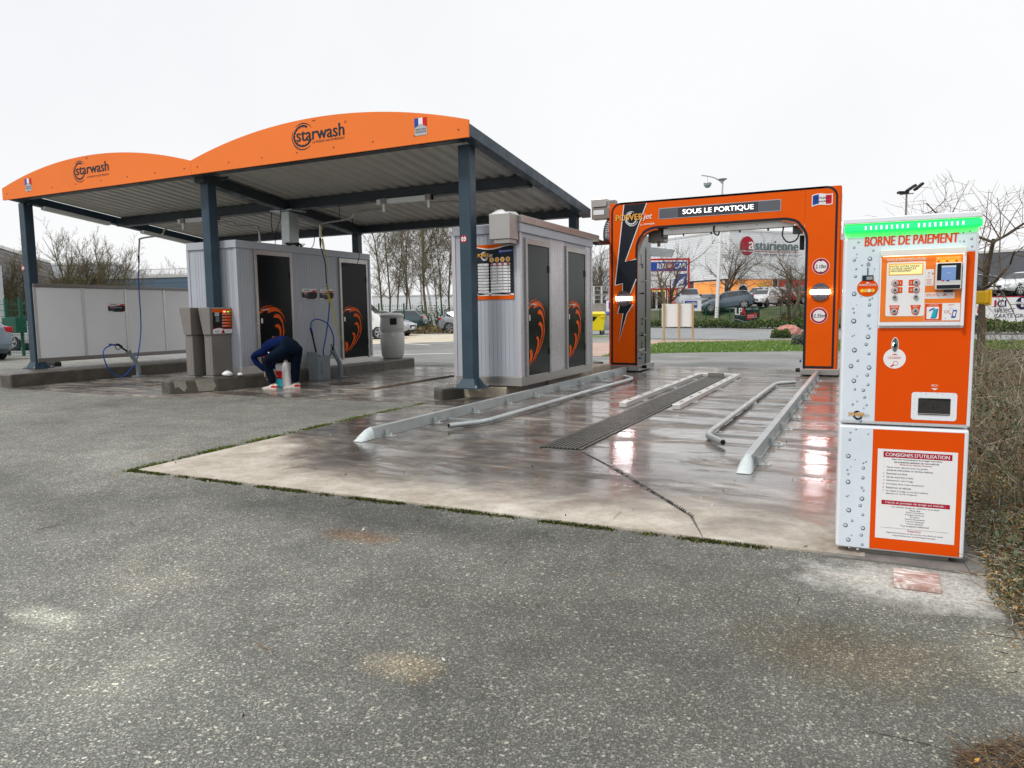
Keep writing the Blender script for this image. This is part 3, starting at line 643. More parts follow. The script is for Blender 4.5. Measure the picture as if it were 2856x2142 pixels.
MB().box(-6.98, -6.80, 9.1, 12.6, .012, .016, SOIL).obj('channel', t)
rr = np.random.RandomState(4); V = []; F = []
for i in range(900):
    x, y, s_ = rr.uniform(-6.97, -6.81), rr.uniform(9.12, 12.58), rr.uniform(.006, .014); o = len(V)
    V += [(x-s_, y, .016), (x+s_, y-s_, .016), (x, y+s_, .016), (x, y, .016+s_)]; F += [(o, o+1, o+3), (o+1, o+2, o+3), (o+2, o, o+3)]
npmesh('rubble', np.array(V)-np.array([-6.9,10.4,.012]), F, SOIL, parent=t, kind='stuff')
m = MB(); m.cyl((-7.93,9.76,.012), (-7.93,9.76,.02), .26, m=RUB, n=28); t = m.obj('manhole_cover', label='round dark manhole cover on the wet bay floor beside the stands', cat='manhole cover')
P = Print((-7.93,9.76,.02), (1,0,0), (0,1,0), .001); 
for r0 in (.05,.11,.17,.23): P.ring(0,0,r0,r0+.02,CONCW,2)
P.obj('cast_rings', t)
MB().box(-11.05, -10.9, 8.3, 12.0, .012, .017, SOIL).obj('channel_drain', label='narrow dark channel drain across the left wash bay', cat='drain')

# ------------------------------------------------------------------ white side screen of the left bay
sc = thing('bay_screen', 'low white panelled screen in a grey frame beside the left bay', 'screen', (-14.13, 8.46, .235))
ys = [8.47, 9.41, 10.345, 11.29, 12.2]
for a, b in zip(ys, ys[1:]): MB().box(-14.15, -14.13, a+.03, b-.03, .43, 1.77, WPAN).obj('panel', sc)
for y in ys: MB().box(-14.16, -14.12, y-.028, y+.028, .38, 1.78, ALU).obj('mullion', sc, bevel=.004)
MB().box(-14.18, -14.10, 8.44, 12.23, 1.781, 1.84, STAIND).obj('top_rail', sc, bevel=.008); MB().box(-14.17, -14.11, 8.44, 12.23, .35, .429, STAIND).obj('bottom_rail', sc, bevel=.006)
MB().box(-14.9, -14.45, 8.95, 9.1, .0, .33, RUB).obj('rubber_block', label='black rubber block on the ground behind the left screen', cat='block', bevel=.03)
def info_sign(parent, O, u, w, h, title, lines):
    P = Print(O, u, (0, 0, 1), .0015)
    P.rect(0, 0, w, h, WHT, 1)
    top = [(0, h*.60)]+[(w*t, h*(.62+.07*sin(t*6.0+3.3))) for t in (.15,.3,.45,.6,.75,.9)]+[(w, h*.60)]
    P.poly([(0, h*.12), (w*.22, h*.10), (w*.34, h*.02), (w*.78, h*.02), (w*.9, h*.12), (w, h*.28)]+top[::-1], CHAR, 2)
    P.stroke([(x, y+h*.045) for x, y in top], h*.07, RED, 3); P.stroke([(w*.78, .004), (w*.9, h*.10), (w, h*.2)], h*.07, RED, 3); P.rect(w*.70, h*.76, w, h*.86, RED, 2)
    P.text('starwash', w*.14, h*.76, w*.34, h*.14, NAVY, 3, .03); P.text(title, w*.12, h*.44, None, h*.12, WHT, 4, .02)
    for i, ln in enumerate(lines): P.text(ln, w*.12, h*(.30-.13*i), None, h*.07, GREY, 4)
    o = P.obj('instruction_sign', parent); return o
info_sign(sc, (-14.125, 9.93, 1.30), (0, 1, 0), .40, .19, 'Lance Haute Pression', ['Rapide et Puissant', 'Lavage et Rinçage'])

# ------------------------------------------------------------------ cabins
def ribs_y(m, x0, x1, y, z0, z1, mt, pitch=.062, d=.0035):
    x = x0
    while x < x1-.01:
        m.box(x, min(x+pitch*.9, x1), y-d, y, z0, z1, mt); x += pitch
def ribs_x(m, y0, y1, x, z0, z1, mt, pitch=.062, d=.0035):
    y = y0
    while y < y1-.01:
        m.box(x, x+d, y, min(y+pitch*.9, y1), z0, z1, mt); y += pitch
def flames(P, y0, s, m):
    """Orange splash decal: curved tear-shaped blades swirling round the door's left edge."""
    def L(x, y): return (y0+(x-1170)*.00382*s, 1.285-(y-712)*.00160)
    def blade(pts, ws, l):
        q = smooth([(*L(*p_), 0) for p_ in pts], 5); n = len(q); P.stroke([(a.x, a.y) for a in q], [float(np.interp(i/(n-1), [j/(len(ws)-1) for j in range(len(ws))], ws)) for i in range(n)], m, l)
    blade([(1164,758),(1180,735),(1215,708),(1255,696),(1300,724)], [.03,.045,.03,.015,.004], 1)
    blade([(1214,752),(1232,727),(1268,722),(1302,765),(1321,852)], [.02,.062,.045,.022,.004], 2)
    blade([(1249,800),(1262,785),(1285,800),(1303,870),(1304,960),(1294,1042)], [.02,.066,.062,.030,.018,.004], 3)
    blade([(1254,893),(1270,890),(1283,915),(1285,985),(1262,1075),(1213,1222)], [.02,.066,.060,.032,.020,.004], 4)
    blade([(1232,1008),(1245,1018),(1250,1050),(1238,1110),(1210,1180),(1172,1248)], [.02,.060,.056,.038,.022,.004], 5)
    blade([(1174,1122),(1185,1135),(1187,1165),(1178,1200),(1170,1222)], [.05,.085,.075,.05,.01], 6)
    blade([(1168,716),(1195,692),(1244,670)], [.004,.016,.003], 1); blade([(1296,900),(1311,945),(1292,1042),(1255,1130),(1200,1215)], [.003,.012,.020,.016,.003], 1)
def door(parent, X, y0, y1, z0, z1, fr=.05):
    d = MB().box(X+.004, X+.022, y0, y1, z0, z1, DOORB).obj('door', parent, bevel=.003)
    f = MB().box(X+.002, X+.035, y0-fr-.01, y0-.006, z0-.02, z1+.09, STAIN).box(X+.002, X+.035, y1+.006, y1+fr+.01, z0-.02, z1+.09, STAIN).box(X+.003, X+.034, y0-.005, y1+.005, z1+.006, z1+.088, STAIN)
    f.obj('frame', d, bevel=.004)
    P = Print((X+.023, 0, 0), (0, 1, 0), (0, 0, 1), .001); flames(P, y0+.02, 1.0, OR); P.obj('splash_decal', d)
    hz = 1.27
    MB().cyl((X+.02, y0+.05, hz), (X+.07, y0+.05, hz), .012, m=ALU, n=8).tube([(X+.07, y0+.045, hz), (X+.07, y0+.17, hz+.003)], .010, 8, ALU).box(X+.022, X+.027, y0+.035, y0+.07, hz-.22, hz-.14, ALU).obj('handle', d)
    for z in (z0+.3, z1-.3): MB().cyl((X+.04, y1+.01, z-.05), (X+.04, y1+.01, z+.05), .012, m=STAIN, n=8).obj('hinge', d)
    return d
def cabin(label, x0, x1, y0, y1, z0, z1, mf, ms, doors, panel):
    t = thing('equipment_cabin', label, 'cabin', ((x0+x1)/2, (y0+y1)/2, z0))
    w = MB().box(x0, x1, y0, y1, z0+.13, z1-.12, mf); ribs_y(w, x0+.09, x1-.09, y0, z0+.131, z1-.121, mf)
    w.obj('wall', t)
    s_ = MB(); ylast = y0+.08
    for (a, b, _, _) in doors:
        if a-.09 > ylast+.03: ribs_x(s_, ylast, a-.09, x1, z0+.131, z1-.121, ms)
        ylast = b+.09
    ribs_x(s_, ylast, y1-.07, x1, z0+.131, z1-.121, ms); s_.obj('side_cladding', t)
    for xx, yy in ((x0, y0), (x1, y0), (x1, y1)):
        MB().box(xx-.045, xx+.012, yy-.012, yy+.045, z0+.10, z1-.10, ms).obj('corner_trim', t, bevel=.004)
    MB().box(x0-.02, x1+.03, y0-.03, y1+.02, z1-.12, z1, mf).obj('roof_cap', t, bevel=.006)
    MB().box(x0-.01, x1+.015, y0-.015, y1+.01, z0+.0, z0+.129, ALU if ms is CLAD else STAIN).obj('plinth', t, bevel=.005)
    for (a, b, c_, d_) in doors: door(t, x1, a, b, c_, d_)
    return t
c1 = cabin('first grey equipment cabin with two black doors under the canopy centre', -10.15, -9.08, 8.63, 12.06, .22, 2.38, CLAD, CLAD, [(9.04, 9.79, .36, 2.17), (11.18, 11.93, .34, 2.16)], None)
info_sign(c1, (-9.068, 10.09, 1.46), (0, 1, 0), .39, .19, 'Brosse', ['Lavage à la mousse active', 'Ne pas utiliser sur sol']); info_sign(c1, (-9.068, 10.56, 1.46), (0, 1, 0), .38, .19, 'Soufflette à air', ['Séchage et nettoyage', 'de votre véhicule'])
MB().cyl((-9.95, 8.9, 2.38), (-9.95, 8.9, 2.44), .04, m=WHT, n=12).obj('vent_pipe', c1)
m = MB(); wr = random.Random(2); p = Vector((-9.2, 9.9, 2.40)); pts = []
for i in range(40): pts.append(p+Vector((wr.uniform(-.1, .1), i*.012+wr.uniform(-.05, .05), wr.uniform(0, .06))))
m.tube(smooth(pts, 2), .008, 5, BLK).obj('tangled_cables', label='tangle of black cables lying on the first cabin roof', cat='cables')
c2 = cabin('second silver equipment cabin with price poster standing beside the wash lane', -5.2, -4.2, 8.88, 11.66, .165, 2.35, CLAD, CLADR, [(9.07, 9.80, .30, 2.08), (10.55, 11.30, .30, 2.08)], None)
trk = MB().box(-4.5, -4.2, 8.58, 8.845, 2.12, 2.45, STAIN).obj('trunking_box', c2, bevel=.006)
MB().box(-4.30, -4.15, 8.85, 11.95, 2.352, 2.45, STAIN).obj('trunking', c2, bevel=.006)
MB().box(-4.45, -4.22, 8.62, 8.84, 2.07, 2.118, STAIN).obj('trunking_foot', c2)
P = Print((-4.862, 8.868, 1.345), (1, 0, 0), (0, 0, 1), .0012); W_, H_ = .575, .74
P.rect(0, 0, W_, H_, CHAR, 1)
cur = [(W_*t, H_*(.955-.03*sin(t*5.6-.6))) for t in (0,.15,.3,.45,.6,.75,.9,1)]
P.poly([(0, H_), (0, cur[0][1])]+cur[1:]+[(W_, H_)], OR, 2); P.stroke([(x, y-.006) for x, y in cur], .016, WHT, 3)
P.rect(0, 0, W_, H_*.085, OR, 2).stroke([(0, H_*.09), (W_*.3, H_*.115), (W_, H_*.09)], .02, WHT, 3)
def power_jet(P, x, y, w, h, l, blade=WHT, jet=WHT):
    wave_logo(P, x+w*.42, y+h*.28, h*1.0, h*1.05, blade, l, .5)
    P.text('POWER', x-.004*w, y-.03*h, w*.745, h*1.04, NAVY, l+1, .06); P.text('POWER', x, y, w*.73, h, GOLD, l+2, .03); P.text('jet', x+w*.73, y-h*.22, w*.24, h*1.1, jet, l+3, .02, .25)
power_jet(P, .035, .575, .235, .05, 3)
P.poly([(.35,.615),(.575,.635),(.575,.665),(.36,.66)], BLU, 3).text('Les programmes :', .365, .635, .19, .022, WHT, 4, .02, .3)
for i in range(4):
    x = .245+i*.082; P.disc(x, .535, .033, WHT, 3).disc(x, .535, .029, GOLD, 4).text(str(i+1), x, .52, None, .03, BLK, 5, .04, .2, 'C')
rows = ['PRIX DU LAVAGE', 'PULVERISATION DEMOUSTICAGE', 'PULVERISATION JANTES', 'HAUTE PRESSION LATERALE', 'HAUTE PRESSION SUPERIEURE', 'SHAMPOOING MOUSSE', 'RINÇAGE ACTIF', 'HAUTE PRESSION BAS DE CAISSE', 'RINÇAGE JANTES', 'CIRE DE FINITION', 'SUPER SECHAGE']
start = [0, 0, 0, 0, 0, 0, 1, 2, 2, 3, 3]
for i, rw in enumerate(rows):
    y = .46-i*.0405; P.rect(.03, y-.003, .20, y+.029, WHT, 3, .013); P.rect(.225, y-.003, .525, y+.029, WHT, 3, .013); P.text(rw, .042, y+.006, min(.148, .0062*len(rw)), .013, NBLU, 4, .01)
    for q in range(4):
        x = .247+q*.082
        if i == 0: P.disc(x, y+.013, .022, CRIM, 4).text(['8€', '10€', '14€', '16€'][q], x, y+.004, None, .017, WHT, 5, .02, 0, 'C')
        elif q >= start[i]: P.disc(x, y+.013, .0075, NBLU, 4, n=10)
P.obj('price_poster', c2)
cl = MB(); wr = random.Random(9); n = 9; base_ = []
vs = []; fs = []
for i in range(n):
    for k in range(5):
        u_, v_ = i/(n-1), k/4; edge = min(u_, 1-u_, v_, 1-v_)*2
        vs.append((-4.50+.22*v_+wr.uniform(-.01, .01), 8.62+.50*u_+wr.uniform(-.01, .01), 2.452+(.008+wr.uniform(.0, .07))*(edge > .1)+.002))
for i in range(n-1):
    for k in range(4): a = i*5+k; fs.append((a, a+1, a+6, a+5))
cl.add(vs, fs, WHT).obj('crumpled_cloth', label='crumpled white plastic sheet lying on the steel trunking of the second cabin', cat='plastic sheet', smooth='full').modifiers.new('s', 'SOLIDIFY').thickness = .004
def bag(label, x, y, z, r, seed):
    wr = random.Random(seed); m = MB(); rings = []
    for i in range(7):
        t_ = i/6; q = sin(pi*min(.97, .12+t_*.86))
        rings.append([(x+r*q*(1+wr.uniform(-.16, .16))*cos(2*pi*k/12), y+r*q*(1+wr.uniform(-.16, .16))*sin(2*pi*k/12), z+r*1.05*t_+wr.uniform(0, .01)) for k in range(12)])
    return m.loft(rings, WHT).obj('white_bag', label=label, cat='bag', smooth='full')
bag('larger crumpled white bag on the island by the front control post', -9.10, 8.35, .22, .085, 3); bag('smaller crumpled white bag nearest the cabin corner on the island', -8.99, 8.50, .22, .045, 4)

# ------------------------------------------------------------------ wash control posts
def control(label, x, y, face):
    t = thing('control_post', label, 'control post', (face, y, .22), group='stainless control posts of the jet wash')
    f_ = face                      # x of the visible broad side; the box stands behind it
    MB().box(f_-.16, f_, y, y+.39, .235, .885, STAIND).obj('pedestal', t, bevel=.012)
    MB().box(f_-.05, f_-.044, y-.004, y-.0005, .24, .88, STAIN).obj('seam', t)
    MB().box(f_-.20, f_+.05, y-.03, y+.43, .221, .234, STAIN).obj('foot_plate', t)
    hood = MB().loft([[(f_-.14, y-.03, .885), (f_+.02, y-.03, .885), (f_+.02, y+.44, .885), (f_-.14, y+.44, .885)], [(f_-.22, y-.04, 1.315), (f_+.035, y-.04, 1.315), (f_+.035, y+.44, 1.315), (f_-.22, y+.44, 1.315)]], STAIND)
    hood.obj('housing', t, bevel=.008)
    return t
ct = control('front stainless control post with lit orange selection keys', 0, 8.22, -9.27)
wv = Vector((.015, 0, .43)).normalized()
P = Print(Vector((-9.248, 8.205, .885))+wv*.0, (0, 1, 0), wv, .0015)
P.rect(.015, .0, .43, .425, STAIN, 1).rect(.03, .02, .41, .405, CHAR, 3).rect(.03, .35, .41, .405, OR, 4).rect(.03, .02, .41, .085, WHT, 4)
P.poly([(.03,.085),(.10,.105),(.17,.11),(.25,.09),(.41,.088),(.41,.08),(.03,.08)], WHT, 5).stroke([(.03,.085),(.10,.103),(.17,.106),(.25,.088),(.41,.086)], .007, RED, 6)
P.poly([(.19,.022),(.27,.022),(.235,.085)], CRIM, 6).text('starwash', .065, .045, .08, .02, NAVY, 6, .02).rect(.29, .045, .38, .058, GREY, 6)
P.rect(.055, .11, .185, .34, BLK, 4).rect(.07, .29, .16, .35, GREY, 5, .01).rect(.09, .2, .16, .28, MIDG, 5)
for i, tx in enumerate(['PRELAVAGE', 'LAVAGE', 'RINÇAGE', 'FINITION', 'BROSSE']):
    y = .305-i*.047; P.rect(.21, y, .395, y+.034, OR, 5, .016).disc(.228, y+.017, .013, GREY, 6).text(tx, .25, y+.013, None, .013, WHT, 6)
P.rect(.24, .352, .29, .372, mat('red_led', (1,.05,.05), .4, var=0, rvar=0, emit=4, ecol=(1,.15,.1)), 6).rect(.32, .352, .36, .368, GGLOW, 6)
P.obj('key_panel', ct)
control('rear stainless control post turned away, left of the lit one', 0, 8.13, -9.59)

# ------------------------------------------------------------------ litter bin
t = thing('litter_bin', 'tall round pale grey litter bin at the far end of the middle island', 'litter bin', (-9.32, 13.15, .22))
MB().lathe((-9.32, 13.15, .222), [(.20,0),(.235,.05),(.262,.30),(.262,.52),(.24,.56),(.246,.57),(.246,.60),(.262,.64)], 28, PLGB).obj('body', t, smooth=True)
MB().lathe((-9.32, 13.15, .862), [(.258,.002),(.262,.03),(.245,.24),(.262,.26),(.262,.30),(.20,.335),(.05,.34)], 28, PLGB).obj('lid', t, smooth=True)
P = Print((-9.20, 12.905, .95), (cos(.4), sin(.4)*.0+.35, 0), (0, 0, 1), .004); P.rect(0, 0, .15, .14, BLK, 2, .015); P.obj('opening', t)
P = Print((-9.155, 12.93, .74), (.8, .6, 0), (0, 0, 1), .006); P.disc(.02, 0, .055, WHT, 1).ring(.02, 0, .035, .045, GREY, 2).text('T', .02, -.015, None, .03, GREY, 3, align='C'); P.obj('sticker', t)
# ------------------------------------------------------------------ person bending over
def skinned(name, joints, edges, radii, root, parent=None, level=2):
    me = bpy.data.meshes.new(name); me.from_pydata([tuple(j) for j in joints], edges, []); o = bpy.data.objects.new(name, me); COL.objects.link(o)
    sm = o.modifiers.new('skin', 'SKIN'); sm.use_smooth_shade = True
    for i, r in enumerate(radii):
        d = me.skin_vertices[0].data[i]; d.radius = r if hasattr(r, '__len__') else (r, r); d.use_root = (i == root)
    o.modifiers.new('sub', 'SUBSURF').levels = level; o.modifiers['sub'].render_levels = level
    dg = bpy.context.evaluated_depsgraph_get(); m2 = bpy.data.meshes.new_from_object(o.evaluated_get(dg)); o.modifiers.clear(); o.data = m2; bpy.data.meshes.remove(me)
    return o
TROU = mat('navy_trousers', (.004, .010, .024), .9, spec=.08, var=.35, scale=7, bump=.5, bscale=18)
JACK = mat('navy_fleece', (.004, .013, .07), .9, spec=.08, var=.3, scale=9, bump=.5, bscale=26)
SKIN = mat('skin', (.50, .27, .18), .5, var=.1); HAIR = mat('dark_hair', (.02, .014, .01), .7, var=.3)
per = thing('person', 'person in navy work trousers and fleece bending over white sacks beside the cabin', 'person', (-8.30, 8.76, .012))
J = [(-8.13,8.76,.70),      # 0 pelvis
     (-8.28,8.76,.755),(-8.45,8.77,.735),(-8.60,8.79,.665),(-8.69,8.81,.585),(-8.73,8.83,.50),   # 1-4 spine, 5 neck
     (-8.15,8.66,.64),(-8.50,8.58,.475),(-8.475,8.625,.26),(-8.43,8.645,.10),   # 6 hipL 7 kneeL 8 shin 9 ankle
     (-8.12,8.86,.64),(-8.17,8.88,.43),(-8.19,8.88,.24),(-8.19,8.88,.10),   # 10 hipR 11 kneeR 12 13
     (-8.66,8.67,.60),(-8.84,8.64,.53),(-8.80,8.68,.42),(-8.68,8.74,.29),   # 14 shoulderL 15 elbow 16 17 wrist
     (-8.66,8.93,.60),(-8.80,8.97,.48),(-8.66,8.95,.30)]                    # 18 shoulderR 19 20
Eg = [(0,1),(1,2),(2,3),(3,4),(4,5),(0,6),(6,7),(7,8),(8,9),(0,10),(10,11),(11,12),(12,13),(3,14),(14,15),(15,16),(16,17),(3,18),(18,19),(19,20)]
R_ = [(.145,.14),(.135,.13),(.14,.13),(.135,.12),(.08,.08),(.055,.055),(.115,.115),(.088,.088),(.07,.07),(.058,.058),(.11,.11),(.085,.085),(.07,.07),(.06,.06),(.07,.07),(.055,.055),(.048,.048),(.036,.036),(.07,.07),(.055,.055),(.036,.036)]
body = skinned('body', [Vector(j)-Vector((-8.30,8.76,.012)) for j in J], Eg, R_, 0)
body.parent = per
for m in (TROU, JACK, SKIN): body.data.materials.append(m)
def segd(p, a, b):
    a = Vector(a); b = Vector(b); t = max(0, min(1, (p-a).dot(b-a)/(b-a).length_squared)); return (p-a-(b-a)*t).length
for poly in body.data.polygons:
    p = Vector(poly.center)+Vector((-8.30,8.76,.012)); dl = min(segd(p, J[a], J[b])-.02 for a, b in ((0,6),(6,7),(7,8),(8,9),(0,10),(10,11),(11,12))); dj = min(segd(p, J[a], J[b]) for a, b in ((1,2),(2,3),(3,4),(3,14),(14,15),(15,16),(16,17),(3,18),(18,19),(19,20)))
    poly.material_index = 1 if dj < dl and p.x < -8.2 else 0
    if segd(p, J[4], J[5]) < .07 and p.z < .53 and p.x > -8.82 and p.x < -8.68: poly.material_index = 2
hd = MB().ball((-8.75, 8.86, .41), (.075, .085, .10), 14, SKIN).ball((-8.76, 8.78, .40), (.02, .02, .026), 8, SKIN).tube([(-8.83,8.86,.40),(-8.852,8.86,.385),(-8.83,8.86,.37)], .014, 6, SKIN)
hd.obj('head', per, smooth=True)
MB().ball((-8.745, 8.87, .435), (.084, .092, .10), 14, HAIR).obj('hair', per, smooth=True)
def hand(w, d, side):
    d = Vector(d).normalized(); a, b = frame(d); w = Vector(w); m = MB()
    m.loft([[tuple(w+d*t+a*x*k+b*y) for x, y in ((-.034,-.012),(.034,-.012),(.034,.012),(-.034,.012))] for t, k in ((-.01, .75), (.035, 1), (.075, 1))], SKIN)
    for i, (ln, x) in enumerate(((.062,-.027),(.072,-.009),(.068,.009),(.052,.027))):
        p = w+d*.07+a*x; m.tube([p, p+d*ln*.4, p+d*ln*.75+b*.014*side, p+d*ln*.95+b*.034*side], [.0095,.009,.008,.006], 6, SKIN)
    p = w+d*.02+a*.032; m.tube([p, p+d*.025+a*.022, p+d*.055+a*.026+b*.012*side], [.011,.010,.008], 6, SKIN)
    m.obj('hand', per, smooth=True)
hand((-8.67,8.745,.275), (.35,.15,-1), 1); hand((-8.65,8.95,.285), (.4,-.15,-1), -1)
SHOE = mat('white_trainer', (.62, .58, .52), .6, var=.15, scale=20); SHOER = flat('red_trainer_panel', (.62, .03, .03))
def shoe(x, y, ang, k=1):
    c, s_ = cos(ang), sin(ang); m = MB()
    def T(a, b, z): return (x+a*c-b*s_, y+a*s_+b*c, z)
    prof = [(-.085, .032, .085), (-.05, .040, .105), (0, .043, .095), (.06, .046, .065), (.12, .048, .050), (.165, .040, .040), (.185, .02, .03)]
    m.loft([[T(a, -w, .03), T(a, w, .03), T(a, w*.95, h*.7), T(a, w*.4, h), T(a, -w*.4, h), T(a, -w*.95, h*.7)] for a, w, h in prof], SHOE)
    m.loft([[T(a, -w*1.08, .014), T(a, w*1.08, .014), T(a, w*1.06, .034), T(a, -w*1.06, .034)] for a, w, h in prof], SHOE)
    o = m.obj('shoe', per, smooth=True)
    MB().loft([[T(a, -w*1.03, .036), T(a, w*1.03, .036), T(a, w*.99, h*.72), T(a, -w*.99, h*.72)] for a, w, h in prof[:3]], SHOER).obj('heel_panel', o, smooth=True)
shoe(-8.45, 8.645, radians(188)); shoe(-8.21, 8.88, radians(215))
MB().ball((-8.36, 8.50, .60), (.012,.006,.012), 8, WHT).obj('logo_badge', per)
m = MB(); wr = random.Random(6)
for n, (x, y, w, d, h, mats) in enumerate([(-8.36, 8.86, .07, .05, .46, None)]):
    rings = []
    for z, k in ((.013,1.0),(.03,1.15),(.15,1.05),(.28,1.0),(.38,.85),(.46,.35)):
        rings.append([(x+w*k*(1+wr.uniform(-.09,.09))*cos(2*pi*q/12), y+d*k*(1+wr.uniform(-.09,.09))*sin(2*pi*q/12), z) for q in range(12)])
    m.loft(rings, WHT)
m.obj('salt_sack', label='plain white crumpled sack standing between the bending person\'s feet', cat='sack', smooth='full')
sk_ = thing('salt_sack', 'printed red, turquoise and white sack behind the plain white sack', 'sack', (-8.54, 8.97, .012))
for z0, z1_, mm in ((.012, .15, TEAL), (.152, .27, RED), (.272, .38, WHT)):
    MB().loft([[(-8.66,8.93,z0),(-8.44,8.90,z0),(-8.43,9.02,z0),(-8.65,9.05,z0)],[(-8.655,8.925,z1_),(-8.445,8.895,z1_),(-8.435,9.025,z1_),(-8.655,9.045,z1_)]], mm).obj('sack_band', sk_, bevel=.02)

# ------------------------------------------------------------------ wash gantry
gy = 13.45
gn = thing('wash_gantry', 'tall orange and black rollover wash gantry standing across the lane', 'wash gantry', (-2.46, 13.9, 0))
GX0, GX1, LX, RX, GT = -4.455, -.465, -3.915, -.99, 3.185
def leg(x0, x1, lbl):
    MB().box(x0, x1, gy+.01, gy+.95, .135, 2.62, LEGM).obj('leg', gn, bevel=.008)
    m = MB().box(x0-.045, x1+.05, gy-.06, gy+1.05, .035, .135, STAIN); m.obj('skid', gn, bevel=.006)
    MB().box(x0+.05, x1-.05, gy+.04, gy+.9, .002, .034, BLK).obj('wheel_box', gn)
leg(GX0+.004, LX-.004, 'l'); leg(RX+.004, GX1-.004, 'r')
MB().box(GX0+.004, GX1-.004, gy+.01, gy+.95, 2.70, GT-.01, STAIN).obj('cross_beam', gn, bevel=.008)
R = .36
def inner(n=10):
    p = [(LX, .135), (LX, 2.68-R)]
    p += [(LX+R-R*cos(pi/2*i/n), 2.68-R+R*sin(pi/2*i/n)) for i in range(1, n+1)]
    p += [(RX-R+R*sin(pi/2*i/n), 2.68-R+R*cos(pi/2*i/n)) for i in range(n+1)]
    return p+[(RX, .135)]
inn = inner()
def faces(nm, m, y0, y1, parent, edge=0.0):
    pass
# front skin in three panels so no polygon is a ring
nh = len(inn)//2
facem = []
def panel(pts, m): return MB().prism(pts, gy-.02, gy+.008, m, 'y').obj('front_panel', gn)
seamx0, seamx1 = -3.898, -1.012
arcL = [p for p in inn if p[0] <= seamx0+1e-6]
panel([(GX0, .135), (LX, .135), (LX, 2.68-R), (LX+.004, 2.68-R+.05), (seamx0-.002, 2.40), (seamx0-.002, GT), (GX0+.0, GT)], OR)
aL = [p for p in inn[1:nh+1] if p[0] > seamx0]; aR = [p for p in inn[nh+1:-1] if p[0] < seamx1]
panel([(seamx0+.002, GT), (seamx0+.002, 2.42)]+aL+aR+[(seamx1-.002, 2.44), (seamx1-.002, GT)][0:]+[], OR)
panel([(RX, .135), (GX1, .135), (GX1, GT), (seamx1+.002, GT), (seamx1+.002, 2.44), (RX-.006, 2.38), (RX, 2.68-R)], OR)
P = Print((0, gy-.0215, 0), (1, 0, 0), (0, 0, 1), .0012)
# charcoal outline: outer rounded band and inner band
ro = .17; o_ = .045
out = [(GX0+o_, .16), (GX0+o_, GT-.01-ro)]+[(GX0+o_+ro-ro*cos(pi/2*i/8), GT-.01-ro+ro*sin(pi/2*i/8)) for i in range(1, 9)]+[(GX1-.055-ro+ro*sin(pi/2*i/8), GT-.01-ro+ro*cos(pi/2*i/8)) for i in range(9)]+[(GX1-.055, .16)]
P.stroke(out, .036, CHAR, 1)
P.stroke([(GX0+.03, .165), (LX-.0, .165)], .04, CHAR, 2).stroke([(RX, .165), (GX1-.04, .165)], .04, CHAR, 2)
P.stroke([(p[0]+(-.02 if p[0] < -3.7 else (.02 if p[0] > -1.2 else 0)), p[1]+(.02 if p[1] > 2.6 else 0)) for p in inn], .042, CHAR, 1)
P.stroke([(GX0+.2, GT-.012), (GX1-.25, GT-.012)], .022, CHAR, 1)
bolt = [(-4.178,3.150),(-3.742,3.150),(-4.150,2.095),(-3.937,2.135),(-3.937,1.765),(-4.056,1.485),(-4.062,1.295),(-4.001,1.292),(-4.117,1.115),(-4.276,.570),(-4.194,1.127),(-4.299,1.122),(-4.255,1.30),(-4.205,1.542),(-4.200,1.689),(-4.350,1.656)]
P.poly([(-4.178,3.15),(-3.742,3.15),(-4.150,2.095),(-3.937,2.135),(-3.937,1.765),(-4.056,1.485),(-4.205,1.52),(-4.200,1.689),(-4.350,1.656)], CHAR, 3)
P.poly([(-4.255,1.30),(-4.062,1.30),(-4.001,1.292),(-4.117,1.115),(-4.276,.570),(-4.194,1.127),(-4.299,1.122)], CHAR, 3).poly([(-4.056,1.485),(-4.062,1.295),(-4.25,1.295),(-4.205,1.53)], CHAR, 3)
P.stroke([bolt[-1], bolt[0]], .016, WHT, 4).stroke(bolt[1:4], .016, WHT, 4).stroke(bolt[4:7], .016, WHT, 4).stroke(bolt[7:13], .016, WHT, 4).stroke(bolt[13:], .016, WHT, 4)
power_jet(P, -4.335, 2.855, .72, .115, 6)
P.text('by', -3.86, 2.735, None, .045, WHT, 6, 0, .3).text('starwash', -3.795, 2.752, .20, .04, WHT, 6, .03)
P.rect(-3.515, 2.838, -1.395, 3.035, GREY, 3, .008).rect(-3.505, 2.848, -1.405, 3.025, mat('display_glass', (.10,.11,.13), .2, var=.05, scale=2), 4)
P.rect(-3.16, 2.850, -1.77, 3.023, mat('display_centre', (.035,.035,.05), .2, var=.05, scale=2), 5)
P.text('SOUS LE PORTIQUE', -3.075, 2.885, 1.23, .098, GLOWS, 6, .016)
P.obj('front_print', gn)
Fg = Print((0, gy-.0215, 0), (1, 0, 0), (0, 0, 1), .0012)
def wv(x, k): return .014*sin((x+.9)/.3*5.2)*k
def flagstrip(a, b, m, l):
    n = 8; xs = [a+(b-a)*i/n for i in range(n+1)]
    Fg.poly([(x, 2.885+wv(x, 1)+.05*(x+.9)/.3*.6) for x in xs]+[(x, 3.045+wv(x, 1)+.015*(x+.9)/.3) for x in xs[::-1]], m, l)
n = 12; xs = [-.908+.322*i/n for i in range(n+1)]; Fg.poly([(x, 2.868+wv(x, 1)+.05*(x+.9)/.3*.6) for x in xs]+[(x, 3.060+wv(x, 1)+.015*(x+.9)/.3) for x in xs[::-1]], WHT, 4)
flagstrip(-.895, -.800, BLU, 5); flagstrip(-.692, -.600, RED, 5)
Fg.text('Fabrication', -.875, 2.985, .255, .045, NBLU, 6, .02).text('Française', -.855, 2.925, .22, .045, NBLU, 6, .02); Fg.obj('flag_sticker', gn)
